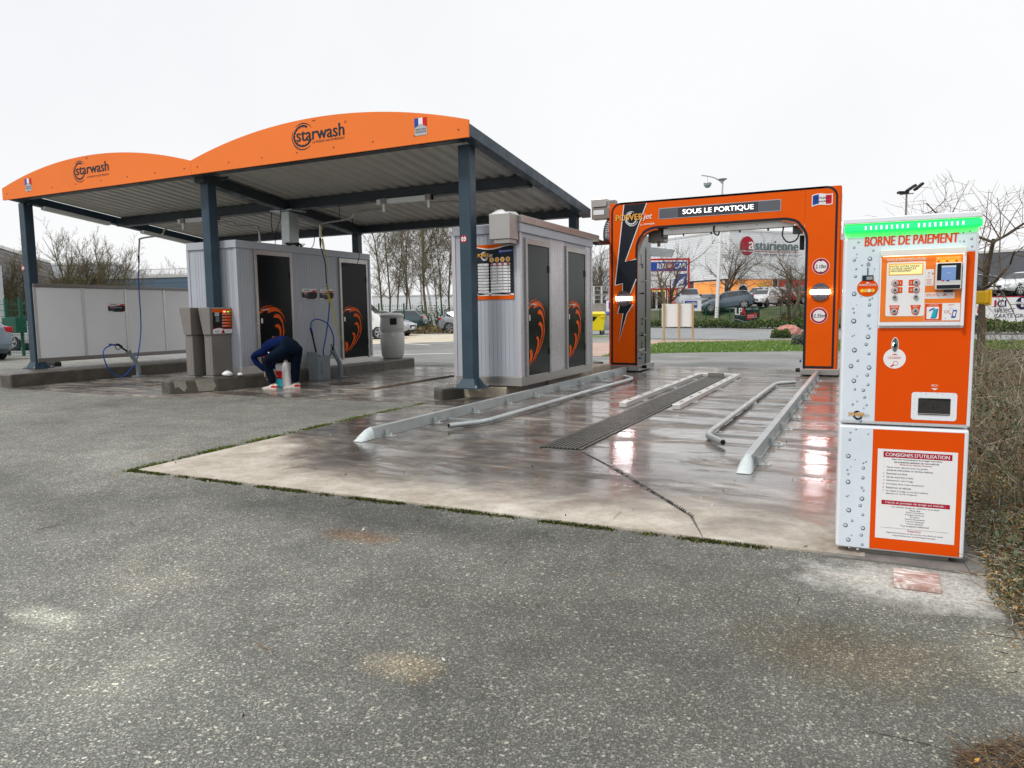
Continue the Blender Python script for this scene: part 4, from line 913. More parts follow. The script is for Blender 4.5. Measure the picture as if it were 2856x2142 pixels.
for x, z, tx, ver in ((-.742, 1.87, '2.10m', True), (-.751, 1.043, '2.35m', False)):
    Q = Print((x, gy-.0215, z), (1, 0, 0), (0, 0, 1), .0012)
    Q.disc(0, 0, .137, WHT, 3, n=36).ring(0, 0, .098, .130, CRIM, 4, n=36).text(tx, 0, -.032, .17, .062, BLK, 5, .02, .22, 'C')
    for s_ in (-1, 1):
        Q.poly([(-.036, s_*.112), (.036, s_*.112), (0, s_*.082)][::(-s_ if ver else 1)] if ver else [(s_*.118, -.036), (s_*.118, .036), (s_*.084, 0)][::s_], BLK, 5)
    Q.obj('limit_sign', gn)
LENS = mat('lamp_lens', (.10,.085,.09), .2, .3, var=.1)
for x, z in ((-4.172, 1.403), (-.737, 1.442)):
    l_ = MB().cyl((x, gy-.045, z), (x, gy-.019, z), .15, m=LENS, n=36).obj('guide_lamp', gn)
    MB().box(x-.155, x+.155, gy-.056, gy-.046, z-.032, z+.032, GLOW).obj('light_bar', l_)
# orange inner arch trims
for sgn, cx in ((1, LX+R), (-1, RX-R)):
    pts = [(cx-sgn*(R-.03)*cos(radians(t)), 2.68-R+(R-.03)*sin(radians(t))) for t in range(15, 96, 8)]
    m = MB(); m.loft([[(x, gy-.03, z), (x, gy+.02, z), (x+.0, gy+.02, z+.012), (x, gy-.03, z+.012)] for x, z in pts], OR); m.obj('arch_trim', gn)
    pts = [(cx-sgn*(R-.002)*cos(radians(t)), 2.68-R+(R-.002)*sin(radians(t))) for t in range(0, 91, 6)]
    MB().loft([[(x, gy+.009, z), (x, gy+.16, z), (x+sgn*.008, gy+.16, z-.008), (x+sgn*.008, gy+.009, z-.008)] for x, z in pts], STAIN).obj('arch_return', gn)
MB().hexa([(-3.46,gy+.10,2.56),(-1.2,gy+.10,2.575),(-1.2,gy+.24,2.575),(-3.46,gy+.24,2.56),(-3.46,gy+.10,2.675),(-1.2,gy+.10,2.675),(-1.2,gy+.24,2.675),(-3.46,gy+.24,2.675)], ALU).obj('spray_bar', gn, bevel=.006)
nz_ = MB()
for x in (-3.1, -2.6, -2.1, -1.62): nz_.cyl((x, gy+.17, 2.57), (x, gy+.17, 2.53), .02, .012, m=BLUEH, n=8)
for x in (-3.3, -2.75, -2.3, -1.8): nz_.cyl((x, gy+.098, 2.64), (x, gy+.088, 2.64), .008, m=BLK, n=6)
nz_.obj('nozzles', gn, kind='stuff')
MB().tube(smooth([(-2.53,gy+.09,2.67),(-2.54,gy+.07,2.6),(-2.51,gy+.05,2.52),(-2.46,gy+.07,2.50),(-2.44,gy+.09,2.56)]), .014, 6, BLK).obj('hose_loop', gn, smooth='full')
MB().tube(smooth([(-1.36,gy+.1,2.58),(-1.37,gy+.08,2.42),(-1.28,gy+.06,2.31),(-1.15,gy+.08,2.34),(-1.10,gy+.1,2.46)]), .014, 6, RUB).obj('hose_loop', gn, smooth='full')
MB().box(-3.80, -3.50, gy+.30, gy+.62, 2.46, 2.69, STAIND).obj('motor_box', gn, bevel=.01); MB().box(-3.50, -3.47, gy+.1, gy+.5, 2.52, 2.66, BLK).obj('bearing', gn)
MB().cyl((-3.62, gy+.4, 2.46), (-3.62, gy+.4, 2.38), .03, m=STAIND).hexa([(-3.80,gy+.25,2.20),(-3.36,gy+.3,2.17),(-3.36,gy+.36,2.17),(-3.80,gy+.31,2.20),(-3.84,gy+.25,2.38),(-3.30,gy+.3,2.30),(-3.30,gy+.36,2.30),(-3.84,gy+.31,2.38)], GALV).obj('sensor_bracket', gn)
MB().box(-1.22, -1.06, gy+.2, gy+.34, 2.46, 2.60, MIDG).box(-1.10, -1.03, gy+.16, gy+.3, 2.18, 2.42, BLK).obj('pivot_head', gn, bevel=.008)
# fittings on the inner face of the left leg (x = LX)
fx = LX-.003
f1 = MB(); 
for y, z, w, h in ((.30,1.98,.05,.09),(.30,.98,.05,.05),(.30,.90,.05,.05),(.30,.72+.0,.05,.04),(.28,.52,.05,.045),(.28,.45,.05,.045),(.29,.30,.05,.04)): f1.box(fx, fx+.006, gy+y, gy+y+w, z, z+h, BLK)
f1.obj('sensor_windows', gn)
f2 = MB()
for y, z, m_ in ((.42,1.74,ALU),(.27,1.5,BLK),(.42,1.02,ALU),(.25,.70,BLK),(.40,.70,ALU),(.12,.42,WHT),(.30,.43,WHT),(.42,.36,ALU),(.10,.27,BLUEH),(.86,.46,WHT)): f2.cyl((fx, gy+y, z), (fx+.05, gy+y, z), .014, m=m_, n=8)
f2.obj('nozzles', gn, kind='stuff')
MB().box(fx, fx+.01, gy+.56, gy+.575, .14, 2.4, BLK).obj('vertical_track', gn); MB().box(fx, fx+.03, gy+.2, gy+.36, 2.05, 2.06, STAIND).box(fx, fx+.004, gy+.24, gy+.25, 2.07, 2.24, STAIND).obj('guide_plate', gn)
MB().cyl((LX+.03, gy+.2, .10), (LX+.12, gy+.2, .10), .035, m=BLK, n=10).obj('buffer', gn); MB().cyl((RX-.03, gy+.1, .10), (RX-.12, gy+.1, .10), .035, m=BLK, n=10).obj('buffer', gn)
MB().cyl((RX-.03, gy+.1, .26), (RX-.06, gy+.1, .26), .025, m=BLUEH, n=8).obj('button', gn)
# right outer side: orange side skin, service door, top edge
MB().box(GX1-.003, GX1+.012, gy+.0, gy+.16, .14, GT-.005, OR).obj('side_panel', gn); MB().box(GX1+.013, GX1+.05, gy+.03, gy+.5, 1.15, 2.3, OR).obj('side_door', gn)
MB().box(GX0-.012, GX0-.001, gy-.018, gy+.12, .14, GT-.1, RED).obj('side_panel', gn)
# supply box and cable carrier to the left of the gantry
MB().box(-4.97, -4.50, gy+.40, gy+.62, 2.98, 3.20, STAIND).box(-4.97, -4.66, gy+.38, gy+.60, 3.21, 3.36, STAIN).box(-4.62, -4.50, gy+.42, gy+.6, 3.21, 3.33, STAIND).obj('supply_box', gn, bevel=.005)
MB().box(-4.93, -4.71, gy+.392, gy+.399, 3.06, 3.15, TUBEW).obj('label_plate', gn)
cc = thing('cable_carrier', 'black segmented cable chain between the second cabin and the gantry', 'cable chain', (-4.6, 13.0, 2.4))
path = smooth([(-4.58, gy+.50, 2.98), (-4.66, gy+.48, 2.80), (-4.66, gy+.44, 2.62), (-4.58, gy+.2, 2.50), (-4.45, gy-.5, 2.42), (-4.33, 12.3, 2.38), (-4.28, 11.96, 2.40)], 5)
for i in range(len(path)-1):
    a_, b_ = path[i], path[i+1]; d = (b_-a_); ln = d.length
    if ln < .01: continue
    d.normalize(); s_ = Vector((1, 0, 0)); s_ = (s_-d*s_.dot(d)).normalized(); u_ = d.cross(s_); c_ = MB()
    for k in (-.065, .065): 
        q = [a_+s_*(k-.01)-u_*.035, a_+s_*(k+.01)-u_*.035, a_+s_*(k+.01)-u_*.035+d*ln*.92, a_+s_*(k-.01)-u_*.035+d*ln*.92]; c_.hexa(q+[p_+u_*.07 for p_ in q], BLK)
    for h_ in (-.035, .028):
        q = [a_-s_*.06+u_*h_+d*ln*.3, a_+s_*.06+u_*h_+d*ln*.3, a_+s_*.06+u_*h_+d*ln*.55, a_-s_*.06+u_*h_+d*ln*.55]; c_.hexa(q+[p_+u_*.008 for p_ in q], BLK)
    c_.obj('link', cc)
for k in (-.03, 0, .03): MB().tube([p_+Vector((k, 0, 0)) for p_ in path], .009, 5, GREY).obj('hose', cc, smooth='full')

# ------------------------------------------------------------------ floor rails, guide tubes, chassis wash bars
def rail(label, x, y0, y1, side):
    t = thing('floor_rail', label, 'rail', (x, (y0+y1)/2, .014), group='galvanised travel rails of the gantry')
    MB().box(x-.028, x+.028, y0, y1, .022, .115, GALV).box(x-.045, x+.045, y0, y1, .0145, .0215, GALV).obj('rail_beam', t, bevel=.003)
    y = y0+.18
    while y < y1-.2:
        b = MB().box(x+side*.03-(.0 if side > 0 else .11), x+side*.03+(.11 if side > 0 else 0), y-.04, y+.04, .0145, .021, GALV)
        b.prism([(y-.006, .0215), (y+.006, .0215), (y+.006, .075), (y-.006, .075)], x+(.029 if side > 0 else -.075), x+(.075 if side > 0 else -.029), GALV, 'x')
        b.cyl((x+side*.105, y, .0215), (x+side*.105, y, .045), .011, m=ALU, n=6); b.obj('bracket', t); y += .86
    CAPM = mat('painted_end_cap', (.62,.68,.68), .45, .2, var=.12, scale=20)
    rings = []
    for yy, r_, h_ in ((y0+.0, .045, .108), (y0-.06, .052, .095), (y0-.12, .056, .062), (y0-.17, .052, .026), (y0-.20, .046, .004)):
        rings.append([(x+r_*cos(pi*i/8), yy, .016+max(.001, h_*sin(pi*i/8))) for i in range(9)])
    MB().loft(rings, CAPM).obj('end_cap', t, smooth=True)
    return t
rail('left galvanised floor rail with a white conical end cap, beside the cabin island', -4.12, 5.42, 13.35, 1)
rail('right galvanised floor rail with a rounded end cap, nearest the payment terminal', -.75, 5.38, 13.35, 1)
def guide(label, pts, x, xr, ys_):
    t = thing('guide_tube', label, 'wheel guide', (x, 9.2, .014), group='galvanised wheel guide tubes')
    pts = [(a, b, .055) for a, b, c in pts]; tb = MB().tube(pts, .027, 12, GALV).obj('tube', t, smooth=True)
    MB().cyl(Vector(pts[0])+(Vector(pts[0])-Vector(pts[1])).normalized()*.002, Vector(pts[0])+(Vector(pts[0])-Vector(pts[1])).normalized()*.003, .021, m=BLK, n=14).obj('open_end', tb)
    for y in ys_: MB().box(min(x, xr), max(x, xr), y-.018, y+.018, .0145, .03, GALV).cyl((x+(xr-x)*.12, y, .03), (x+(xr-x)*.12, y, .05), .014, m=ALU, n=6).obj('cross_tie', t)
    return t
guide('left wheel guide tube lying beside the left rail', [(-3.70,6.13,.07),(-3.54,6.42,.07),(-3.5,6.6,.07),(-3.46,11.5,.07),(-3.50,11.7,.07),(-3.74,12.05,.07)], -3.52, -4.08, (6.75, 9.15, 11.3))
guide('right wheel guide tube with its open end towards the camera', [(-1.06,6.16,.07),(-1.235,6.45,.07),(-1.26,6.6,.07),(-1.215,11.3,.07),(-1.19,11.45,.07),(-.97,11.75,.07)], -1.24, -.79, (6.75, 9.08, 11.2))
cb = thing('chassis_wash_frame', 'low aluminium chassis wash frame laid either side of the long grate', 'wash frame', (-2.3, 10.5, .014))
for x0, x1 in ((-2.66, -2.565), (-2.02, -1.925)):
    b_ = MB().box(x0, x1, 8.36, 12.75, .016, .075, ALU).obj('bar', cb, bevel=.005)
    s_ = MB(); y = 8.6
    while y < 12.6: s_.box(x0+.03, x0+.045, y, y+.09, .0752, .077, BLK).box(x0+.05, x0+.06, y+.03, y+.12, .0752, .077, BLK); y += .52
    s_.obj('slots', b_)
    for y in (9.0, 10.6, 12.0): MB().box(x1, x1+.07, y, y+.12, .0145, .022, GALV).cyl((x1+.04, y+.03, .022), (x1+.04, y+.03, .04), .012, m=ALU, n=6).cyl((x1+.04, y+.09, .022), (x1+.04, y+.09, .04), .012, m=ALU, n=6).obj('foot', cb)
MB().box(-2.66, -1.925, 12.76, 12.86, .016, .072, ALU).box(-2.45, -2.2, 12.70, 12.759, .016, .09, STAIND).obj('end_bar', cb, bevel=.004)

# ------------------------------------------------------------------ payment terminal
TA = math.atan2(.02, .52)
te = thing('payment_terminal', 'white and orange payment terminal with a glowing green light strip on top', 'payment terminal', (-.11, 3.67, 0))
O = Vector((-.11, 3.67, 0)); U = Vector((cos(TA), sin(TA), 0)); NB = Vector((-sin(TA), cos(TA), 0)); Z = Vector((0, 0, 1))
def tb(x0, x1, d0, d1, z0, z1, m, name, bev=.004, parent=te, **k):
    c = [O+U*x+NB*d for x, d in ((x0,d0),(x1,d0),(x1,d1),(x0,d1))]
    return MB().hexa([(*p.xy, z0) for p in c]+[(*p.xy, z1) for p in c], m).obj(name, parent, bevel=bev, **k)
low = tb(.003, .523, 0, .42, .035, .617, WKIO, 'lower_door', .012)
up = tb(.003, .525, -.004, .42, .624, 1.47, WKIO, 'upper_door', .012)
tb(.0, .53, -.03, .43, 1.525, 1.553, WKIO, 'top_cap', .006); tb(.004, .526, .03, .42, 1.4705, 1.5245, WKIO, 'head', .002)
tb(.002, .532, -.028, .029, 1.490, 1.522, GGLOW, 'light_strip', .006)
dm = MB()
for i in range(19):
    if i == 9: continue
    x = .085+i*.0207; c = [O+U*xx+NB*d for xx, d in ((x,-.0295),(x+.006,-.0295),(x+.006,-.0285),(x,-.0285))]; dm.hexa([(*p.xy, 1.498) for p in c]+[(*p.xy, 1.514) for p in c], GGLOW2)
dm.obj('diodes', te, kind='stuff')
tb(.06, .47, .03, .40, .005, .034, CONC, 'plinth', .004)
P = Print(O-NB*.0045, U, Z, .0008)
GD = mat('pale_door_print', (.70,.78,.85), .36, var=.06, scale=3, rvar=.06)
P.rect(.016, .640, .149, 1.468, GD, 1).rect(.1492, 1.39, .514, 1.468, GD, 1).poly([(.150,.640),(.508,.640),(.512,1.387),(.480,1.387),(.480,1.062),(.150,1.062)], ORK, 2)
P.text('BORNE DE PAIEMENT', .087, 1.428, .362, .042, ORK, 3, .045, .06)
P.disc(.1035, 1.243, .0425, ORK, 3, .039, 32).text('MONNAIE / JETONS', .069, 1.2495, .069, .0105, WHT, 4, .02, .1).poly([(.094,1.263),(.113,1.263),(.1035,1.269)], WHT, 4)
for i, m_ in enumerate((YEL, GOLD, WHT, GOLD)): P.disc(.082+i*.0145, 1.2305, .0085, m_, 4+i).ring(.082+i*.0145, 1.2305, .006, .0072, YEL, 5+i)
P.poly([(.085,1.299),(.078,1.322),(.091,1.345),(.103,1.352),(.115,1.345),(.128,1.322),(.122,1.299)], ICE, 3)
P.rect(.0803, 1.2752, .1260, 1.2985, NAVY, 7).rect(.098, 1.279, .1225, 1.293, STAIN, 8).rect(.1005, 1.299, .1045, 1.333, BLK, 8).disc(.1035, 1.3495, .0075, STAIN, 8)
P.disc(.2215, .926, .0448, WHT, 3, .0452, 32).text('CLÉ EUROKEY', .1945, .9245, .053, .0125, RED, 4, .01).poly([(.208,.942),(.236,.942),(.222,.9475)], RED, 4)
P.ring(.226, .905, .0085, .0100, RED, 4).stroke([(.219,.899),(.207,.889)], .006, RED, 4)
P.disc(.2215, .987, .0148, WHT, 4, .0345, 28).disc(.2215, .987, .0125, MIDG, 5, .0315, 28).rect(.2205, .958, .2228, 1.015, BLK, 7).disc(.2218, .985, .007, BLK, 7, .009).disc(.2165, .989, .0055, GGLOW2, 6, .008)
P.text('REÇU', .3705, .802, .024, .012, WHT, 3, .01).poly([(.3686,.7967),(.3828,.7879),(.3963,.7963)], WHT, 3)
P.rect(.2946, .654, .4700, .778, WKIO, 3, .012)
power_jet(P, .0432, .660, .088, .0165, 4, CHAR, GREY)
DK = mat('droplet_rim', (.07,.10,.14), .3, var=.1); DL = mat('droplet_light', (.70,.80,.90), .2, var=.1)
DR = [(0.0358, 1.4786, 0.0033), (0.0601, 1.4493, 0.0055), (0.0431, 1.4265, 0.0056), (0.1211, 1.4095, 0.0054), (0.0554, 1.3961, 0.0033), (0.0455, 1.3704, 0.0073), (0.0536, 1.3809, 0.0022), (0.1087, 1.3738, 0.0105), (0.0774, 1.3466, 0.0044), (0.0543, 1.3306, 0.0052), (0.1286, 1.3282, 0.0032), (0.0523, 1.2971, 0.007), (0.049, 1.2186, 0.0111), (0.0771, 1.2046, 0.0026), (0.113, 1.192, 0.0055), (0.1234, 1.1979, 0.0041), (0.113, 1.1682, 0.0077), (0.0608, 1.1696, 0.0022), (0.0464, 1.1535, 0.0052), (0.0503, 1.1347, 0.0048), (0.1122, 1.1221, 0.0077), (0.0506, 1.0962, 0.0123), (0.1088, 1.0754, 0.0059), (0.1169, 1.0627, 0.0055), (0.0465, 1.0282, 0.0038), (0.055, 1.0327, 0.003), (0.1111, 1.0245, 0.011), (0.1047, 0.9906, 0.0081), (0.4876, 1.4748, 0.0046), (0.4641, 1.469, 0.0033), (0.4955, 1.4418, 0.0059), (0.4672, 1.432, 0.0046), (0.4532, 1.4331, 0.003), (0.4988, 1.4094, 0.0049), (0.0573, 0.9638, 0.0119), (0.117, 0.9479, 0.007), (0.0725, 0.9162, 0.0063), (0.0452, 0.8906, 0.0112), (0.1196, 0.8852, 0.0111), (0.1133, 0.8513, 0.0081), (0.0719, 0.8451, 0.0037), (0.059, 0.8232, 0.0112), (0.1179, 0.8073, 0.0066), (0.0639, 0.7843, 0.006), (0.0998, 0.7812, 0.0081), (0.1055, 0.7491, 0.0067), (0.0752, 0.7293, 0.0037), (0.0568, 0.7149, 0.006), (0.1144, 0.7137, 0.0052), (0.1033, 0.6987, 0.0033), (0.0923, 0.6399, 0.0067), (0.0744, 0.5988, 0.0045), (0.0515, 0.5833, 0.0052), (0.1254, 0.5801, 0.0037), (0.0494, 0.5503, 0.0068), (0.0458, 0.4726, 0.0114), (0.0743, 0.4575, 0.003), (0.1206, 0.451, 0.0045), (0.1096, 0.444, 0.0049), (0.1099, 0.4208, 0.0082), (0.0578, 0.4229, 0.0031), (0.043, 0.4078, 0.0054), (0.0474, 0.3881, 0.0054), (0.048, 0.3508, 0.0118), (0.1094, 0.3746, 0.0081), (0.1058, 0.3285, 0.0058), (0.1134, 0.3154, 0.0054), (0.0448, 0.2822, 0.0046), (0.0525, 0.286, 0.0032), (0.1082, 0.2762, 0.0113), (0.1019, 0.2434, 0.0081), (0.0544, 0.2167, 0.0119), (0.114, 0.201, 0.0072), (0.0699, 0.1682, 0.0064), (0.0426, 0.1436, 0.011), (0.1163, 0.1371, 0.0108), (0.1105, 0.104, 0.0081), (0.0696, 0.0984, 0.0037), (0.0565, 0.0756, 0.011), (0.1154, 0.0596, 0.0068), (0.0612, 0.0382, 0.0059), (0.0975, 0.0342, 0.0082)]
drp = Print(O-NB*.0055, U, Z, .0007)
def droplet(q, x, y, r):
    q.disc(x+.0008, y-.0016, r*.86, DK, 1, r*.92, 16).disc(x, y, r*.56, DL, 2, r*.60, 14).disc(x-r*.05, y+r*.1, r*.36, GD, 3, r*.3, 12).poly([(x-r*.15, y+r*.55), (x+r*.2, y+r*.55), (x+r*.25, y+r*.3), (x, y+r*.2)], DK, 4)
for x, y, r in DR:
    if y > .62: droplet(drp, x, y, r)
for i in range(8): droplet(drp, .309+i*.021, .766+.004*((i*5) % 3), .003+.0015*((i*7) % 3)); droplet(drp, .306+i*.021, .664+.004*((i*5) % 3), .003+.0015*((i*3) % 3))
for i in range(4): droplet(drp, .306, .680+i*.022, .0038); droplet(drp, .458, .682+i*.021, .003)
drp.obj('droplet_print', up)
# receipt tray recess and hood
P.rect(.3200, .6745, .4465, .7535, ALU, 4, .006).rect(.3215, .678, .4450, .7515, mat('tray_dark', (.035,.034,.033), .35, .3, var=.3, scale=30), 5, .005).rect(.36, .744, .445, .7515, BLK, 6).rect(.3215, .682, .4435, .684, ALU, 6)
for y in (.655,): pass
for x0_, x1_, y in ((.36, .43, .945), (.36, .43, .917)): P.stroke([(x0_, y), (x1_, y-.001)], .0012, OR, 3)
P.obj('door_print', up)
L = Print(O-NB*.0005, U, Z, .0008)
L.rect(.018, .043, .148, .605, GD, 1).rect(.146, .045, .505, .602, ORK, 1).rect(.168, .098, .4835, .514, WHT, 2).rect(.1915, .4765, .4625, .503, CRIM, 3)
L.text("CONSIGNES D'UTILISATION", .200, .482, .252, .016, WHT, 4, .03)
L.text('Nous vous recommandons de protéger vous-même', .2270, .4645, .197, .0078, NBLU, 3, .015).text('les accessoires extérieurs de votre véhicule.', .2370, .4530, .177, .0078, NBLU, 3, .015).text("(Rentrez ou abaissez l'antenne)", .2600, .4415, .125, .0078, CRIM, 3, .015, .2)
yy = .4275
for n_, lines in enumerate([['Placez votre véhicule entre les guides,', 'suivez les instructions sur les feux latéraux.'], ['Remontez vos vitres.'], ['Serrez votre frein à main.'], ['Sélectionnez votre lavage.'], ['Introduisez votre moyen de paiement.'], ['Restez hors du véhicule.'], ["Surveillez le lavage, en cas de problème", "appuyez sur l'arrêt d'urgence."]]):
    L.text(str(n_+1), .194, yy, None, .0072, CRIM, 3)
    for ln in lines: L.text(ln, .207, yy-.0015, min(.185, .0042*len(ln)), .0088, NBLU, 3, .012); yy -= .0117
    yy -= .0045
L.rect(.190, .258, .461, .2775, CRIM, 3).text("L'accès au portique de lavage est interdit :", .206, .2615, .238, .0125, WHT, 4, .015)
yy = .2445
for ln in ['Aux véhicules équipés de : Déflecteur de portières', 'Porte skis', 'Galerie portative', 'Enseigne lumineuse', 'Gyrophare', 'Voiture décapotable', "Crochet d'attelage", 'Antenne déployée', 'Tout accessoire additionnel']:
    L.text(ln, .326, yy, min(.19, .0042*len(ln)), .0078, NBLU, 3, .01, 0, 'C'); yy -= .0104
L.stroke([(.189, .150), (.461, .150)], .0008, NBLU, 3).text('Attention', .298, .1370, .055, .0105, CRIM, 3, .01).text("l'appareil fonctionnant en libre service, nous déclinons toutes", .214, .1235, .225, .0085, NBLU, 3, .01).text('responsabilités pour les dommages éventuels.', .240, .1120, .172, .0085, NBLU, 3, .01)
L.obj('notice_print', low)
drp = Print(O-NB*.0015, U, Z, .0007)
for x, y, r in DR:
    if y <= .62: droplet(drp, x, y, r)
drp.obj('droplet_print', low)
# control panel with its frame
pn = tb(.1505, .4775, -.022, -.0065, 1.069, 1.405, WKIO, 'control_panel', .006)
Q = Print(O-NB*.0225, U, Z, .0007)
PO = mat('panel_orange', (.88,.20,.006), .4, var=.12, scale=6)
Q.rect(.156, 1.090, .468, 1.377, PO, 1).text("SUIVEZ LES INSTRUCTIONS À L'ÉCRAN", .1775, 1.357, .150, .0145, WHT, 2, .02)
Q.rect(.1775, 1.1145, .328, 1.352, WHT, 2, .008).rect(.185, 1.2943, .3190, 1.345, GOLD, 3, .002)
LCD = mat('lcd_backlit', (.80,.72,.30), .3, var=.06, emit=.3, ecol=(1,.86,.42), scale=8); Q.rect(.190, 1.298, .3145, 1.340, LCD, 4)
for i, ln in enumerate(('FAITES VOTRE CHOIX :', '1:LAVAGE VEHICULE', '4:RECHARGEMENT')): Q.text(ln, .1915, 1.3285-i*.0100, .118*len(ln)/20, .0082, NBLU, 5, .013)
for i, (x, z) in enumerate(((.2122,1.2602),(.2940,1.2602),(.2122,1.2290),(.2940,1.2290))):
    s_ = 1 if i % 2 == 0 else -1
    Q.disc(x, z, .0150, ORK, 3).rect(min(x, x+s_*.029), z-.0130, max(x, x+s_*.029), z+.0130, ORK, 3, .003).disc(x, z, .0125, WHT, 4)
    Q.text(str(i+1), x+s_*.0205, z-.0055, None, .011, WHT, 5, .01, 0, 'C')
for x, tx in ((.2122, 'ANNULER'), (.2948, 'REÇU')):
    Q.poly([(x-.014,1.131),(x+.014,1.131),(x+.0205,1.163),(x-.0205,1.163)], ORK, 3).disc(x, 1.134, .0150, ORK, 3).disc(x, 1.136, .0122, WHT, 4).text(tx, x, 1.1515, .030 if tx[0] == 'A' else .02, .0082, WHT, 5, .015, 0, 'C')
Q.rect(.3285, 1.2455, .3600, 1.3160, WHT, 2, .003).poly([(.353,1.303),(.3595,1.310-.013),(.353,1.291)], ORK, 3)
for i, tx in enumerate(('PAIEMENT', 'SANS', 'CONTACT')): Q.text(tx, .3425, 1.2675-i*.0085, None if i == 1 else .022, .0058, ORK, 3, 0, 0, 'C')
Q.ring(.341, 1.285, .004, .005, ORK, 3).rect(.337, 1.298, .345, 1.304, GREY, 3)
Q.rect(.3285, 1.189, .4405, 1.2155, WHT, 2, .003).text('PAIEMENT CONTACT', .3320, 1.2055, .048, .0062, ORK, 3, .01).text('PAR CARTE BANCAIRE', .3320, 1.1985, .052, .0062, ORK, 3, .01).text("Tapez votre code à l'abri des regards indiscrets", .332, 1.1925, .10, .0030, GREY, 3).poly([(.392,1.202),(.416,1.202),(.404,1.2095)], ORK, 3).ring(.429, 1.206, .004, .005, ORK, 3)
Q.rect(.3285, 1.0945, .4630, 1.1690, WHT, 2, .003).rect(.3300, 1.0960, .3960, 1.1675, ORK, 3).text('SANS CONTACT', .345, 1.159, .037, .0055, WHT, 4).text('CONTACT', .418, 1.159, .024, .0055, ORK, 4)
Q.rect(.338, 1.101, .384, 1.154, WHT, 4, .003).poly([(.345,1.133),(.362,1.142),(.368,1.151),(.349,1.142)], BLU, 5).poly([(.355,1.108),(.372,1.106),(.379,1.144),(.364,1.146)], TEAL, 5).poly([(.354,1.104),(.373,1.104),(.372,1.106),(.355,1.108)], BLU, 6).poly([(.372,1.104),(.376,1.110),(.381,1.144),(.378,1.146)], BLU, 6)
Q.poly([(.431,1.106),(.447,1.106),(.452,1.140),(.437,1.138)], BLU, 4).poly([(.436,1.113),(.445,1.113),(.448,1.133),(.439,1.132)], WHT, 5).poly([(.42,1.151),(.432,1.155),(.443,1.140),(.434,1.142)], ICE, 4).stroke([(.431,1.121),(.423,1.127),(.420,1.134),(.424,1.141)], .002, ORK, 4).text('1', .409, 1.129, None, .006, CRIM, 4).ring(.4105, 1.132, .0055, .0065, CRIM, 4).text('2', .409, 1.101, None, .006, CRIM, 4)
Q.obj('panel_print', pn)
tb(.1505, .4775, -.045, -.0225, 1.3785, 1.405, mat('panel_hood', (.82,.80,.74), .4, var=.03), 'hood', .003, pn)
h_ = [O+U*x+NB*d for x, d in ((.16,-.042),(.47,-.042),(.47,-.026),(.16,-.026))]
MB().hexa([(*p.xy, 1.3770) for p in h_]+[(*p.xy, 1.3784) for p in h_], WGLOW).obj('hood_lamp', pn)
tb(.465, .4775, -.036, -.0225, 1.07, 1.3784, WKIO, 'frame_edge', .002, pn)
for x, z in ((.2122,1.2602),(.2940,1.2602),(.2122,1.2290),(.2940,1.2290),(.2122,1.1978),(.2942,1.1978),(.2122,1.1365),(.2948,1.1365)):
    p = O+U*x-NB*.026; MB().cyl((*p.xy, z), (*(p-NB*.006).xy, z), .0098, .009, n=16, m=STAIN).cyl((*(p-NB*.006).xy, z), (*(p-NB*.0065).xy, z), .004, n=10, m=BLK).obj('push_button', pn)
rd = tb(.3635, .4615, -.048, -.023, 1.226, 1.342, mat('reader_bezel', (.74,.73,.70), .25, .3, var=.05), 'card_reader', .006, pn)
Q = Print(O-NB*.0485, U, Z, .0007)
Q.rect(.3690, 1.231, .4565, 1.338, BLK, 1, .004).rect(.3850, 1.2665, .4385, 1.328, mat('reader_screen', (.06,.12,.26), .2, var=.1, emit=.35, ecol=(.25,.4,.75)), 2).rect(.3850, 1.321, .4385, 1.328, ICE, 3).text('VALID', .404, 1.295, .015, .004, WHT, 3).rect(.3690, 1.2460, .4565, 1.2655, ALU, 3).rect(.3665, 1.2475, .459, 1.250, WHT, 4).rect(.386, 1.262, .397, 1.2655, RED, 4).rect(.404, 1.261, .416, 1.2655, BLU, 4).rect(.373, 1.233, .453, 1.2455, CHAR, 4, .004)
Q.obj('reader_print', rd)
P2 = O+U*.398-NB*.03; MB().box(P2.x, P2.x+.035, P2.y-.01, P2.y+.006, 1.216, 1.2255, BLK).obj('card_slot', rd)
ol = Print(O-NB*.0225, U, Z, .0007); ol.rect(.3655, 1.3435, .4590, 1.3675, GOLD, 2).rect(.372, 1.344, .380, 1.352, ORK, 3).rect(.404, 1.344, .412, 1.352, ORK, 3).rect(.438, 1.344, .446, 1.352, ORK, 3).disc(.374, 1.362, .002, WHT, 3).disc(.411, 1.363, .002, WHT, 3).disc(.450, 1.364, .002, WHT, 3).rect(.383, 1.346, .401, 1.353, YEL, 3).rect(.415, 1.346, .434, 1.353, YEL, 3); ol.obj('orange_label', pn)
em = thing('emergency_box', 'yellow box sticking out behind the right side of the payment terminal', 'box', (.46, 4.0, 1.16))
tb(.470, .592, .10, .25, 1.166, 1.224, flat('safety_yellow', (.80, .46, .02), .4), 'housing', .006, None) if False else None
ey = MB().hexa([(*(O+U*x+NB*d).xy, z) for z, dd in ((1.163, 0), (1.222, .0)) for x, d in ((.54,.16),(.60,.155),(.60,.27),(.54,.27))], flat('safety_yellow', (.80, .46, .02), .4))
ey.obj('housing', em, bevel=.008)
MB().hexa([(*(O+U*x+NB*d).xy, z) for z in (1.157, 1.228) for x, d in ((.598,.15),(.606,.148),(.606,.275),(.598,.275))], MATS['safety_yellow'].m if hasattr(MATS['safety_yellow'], 'm') else MATS['safety_yellow']).obj('end_cap', em, bevel=.003)
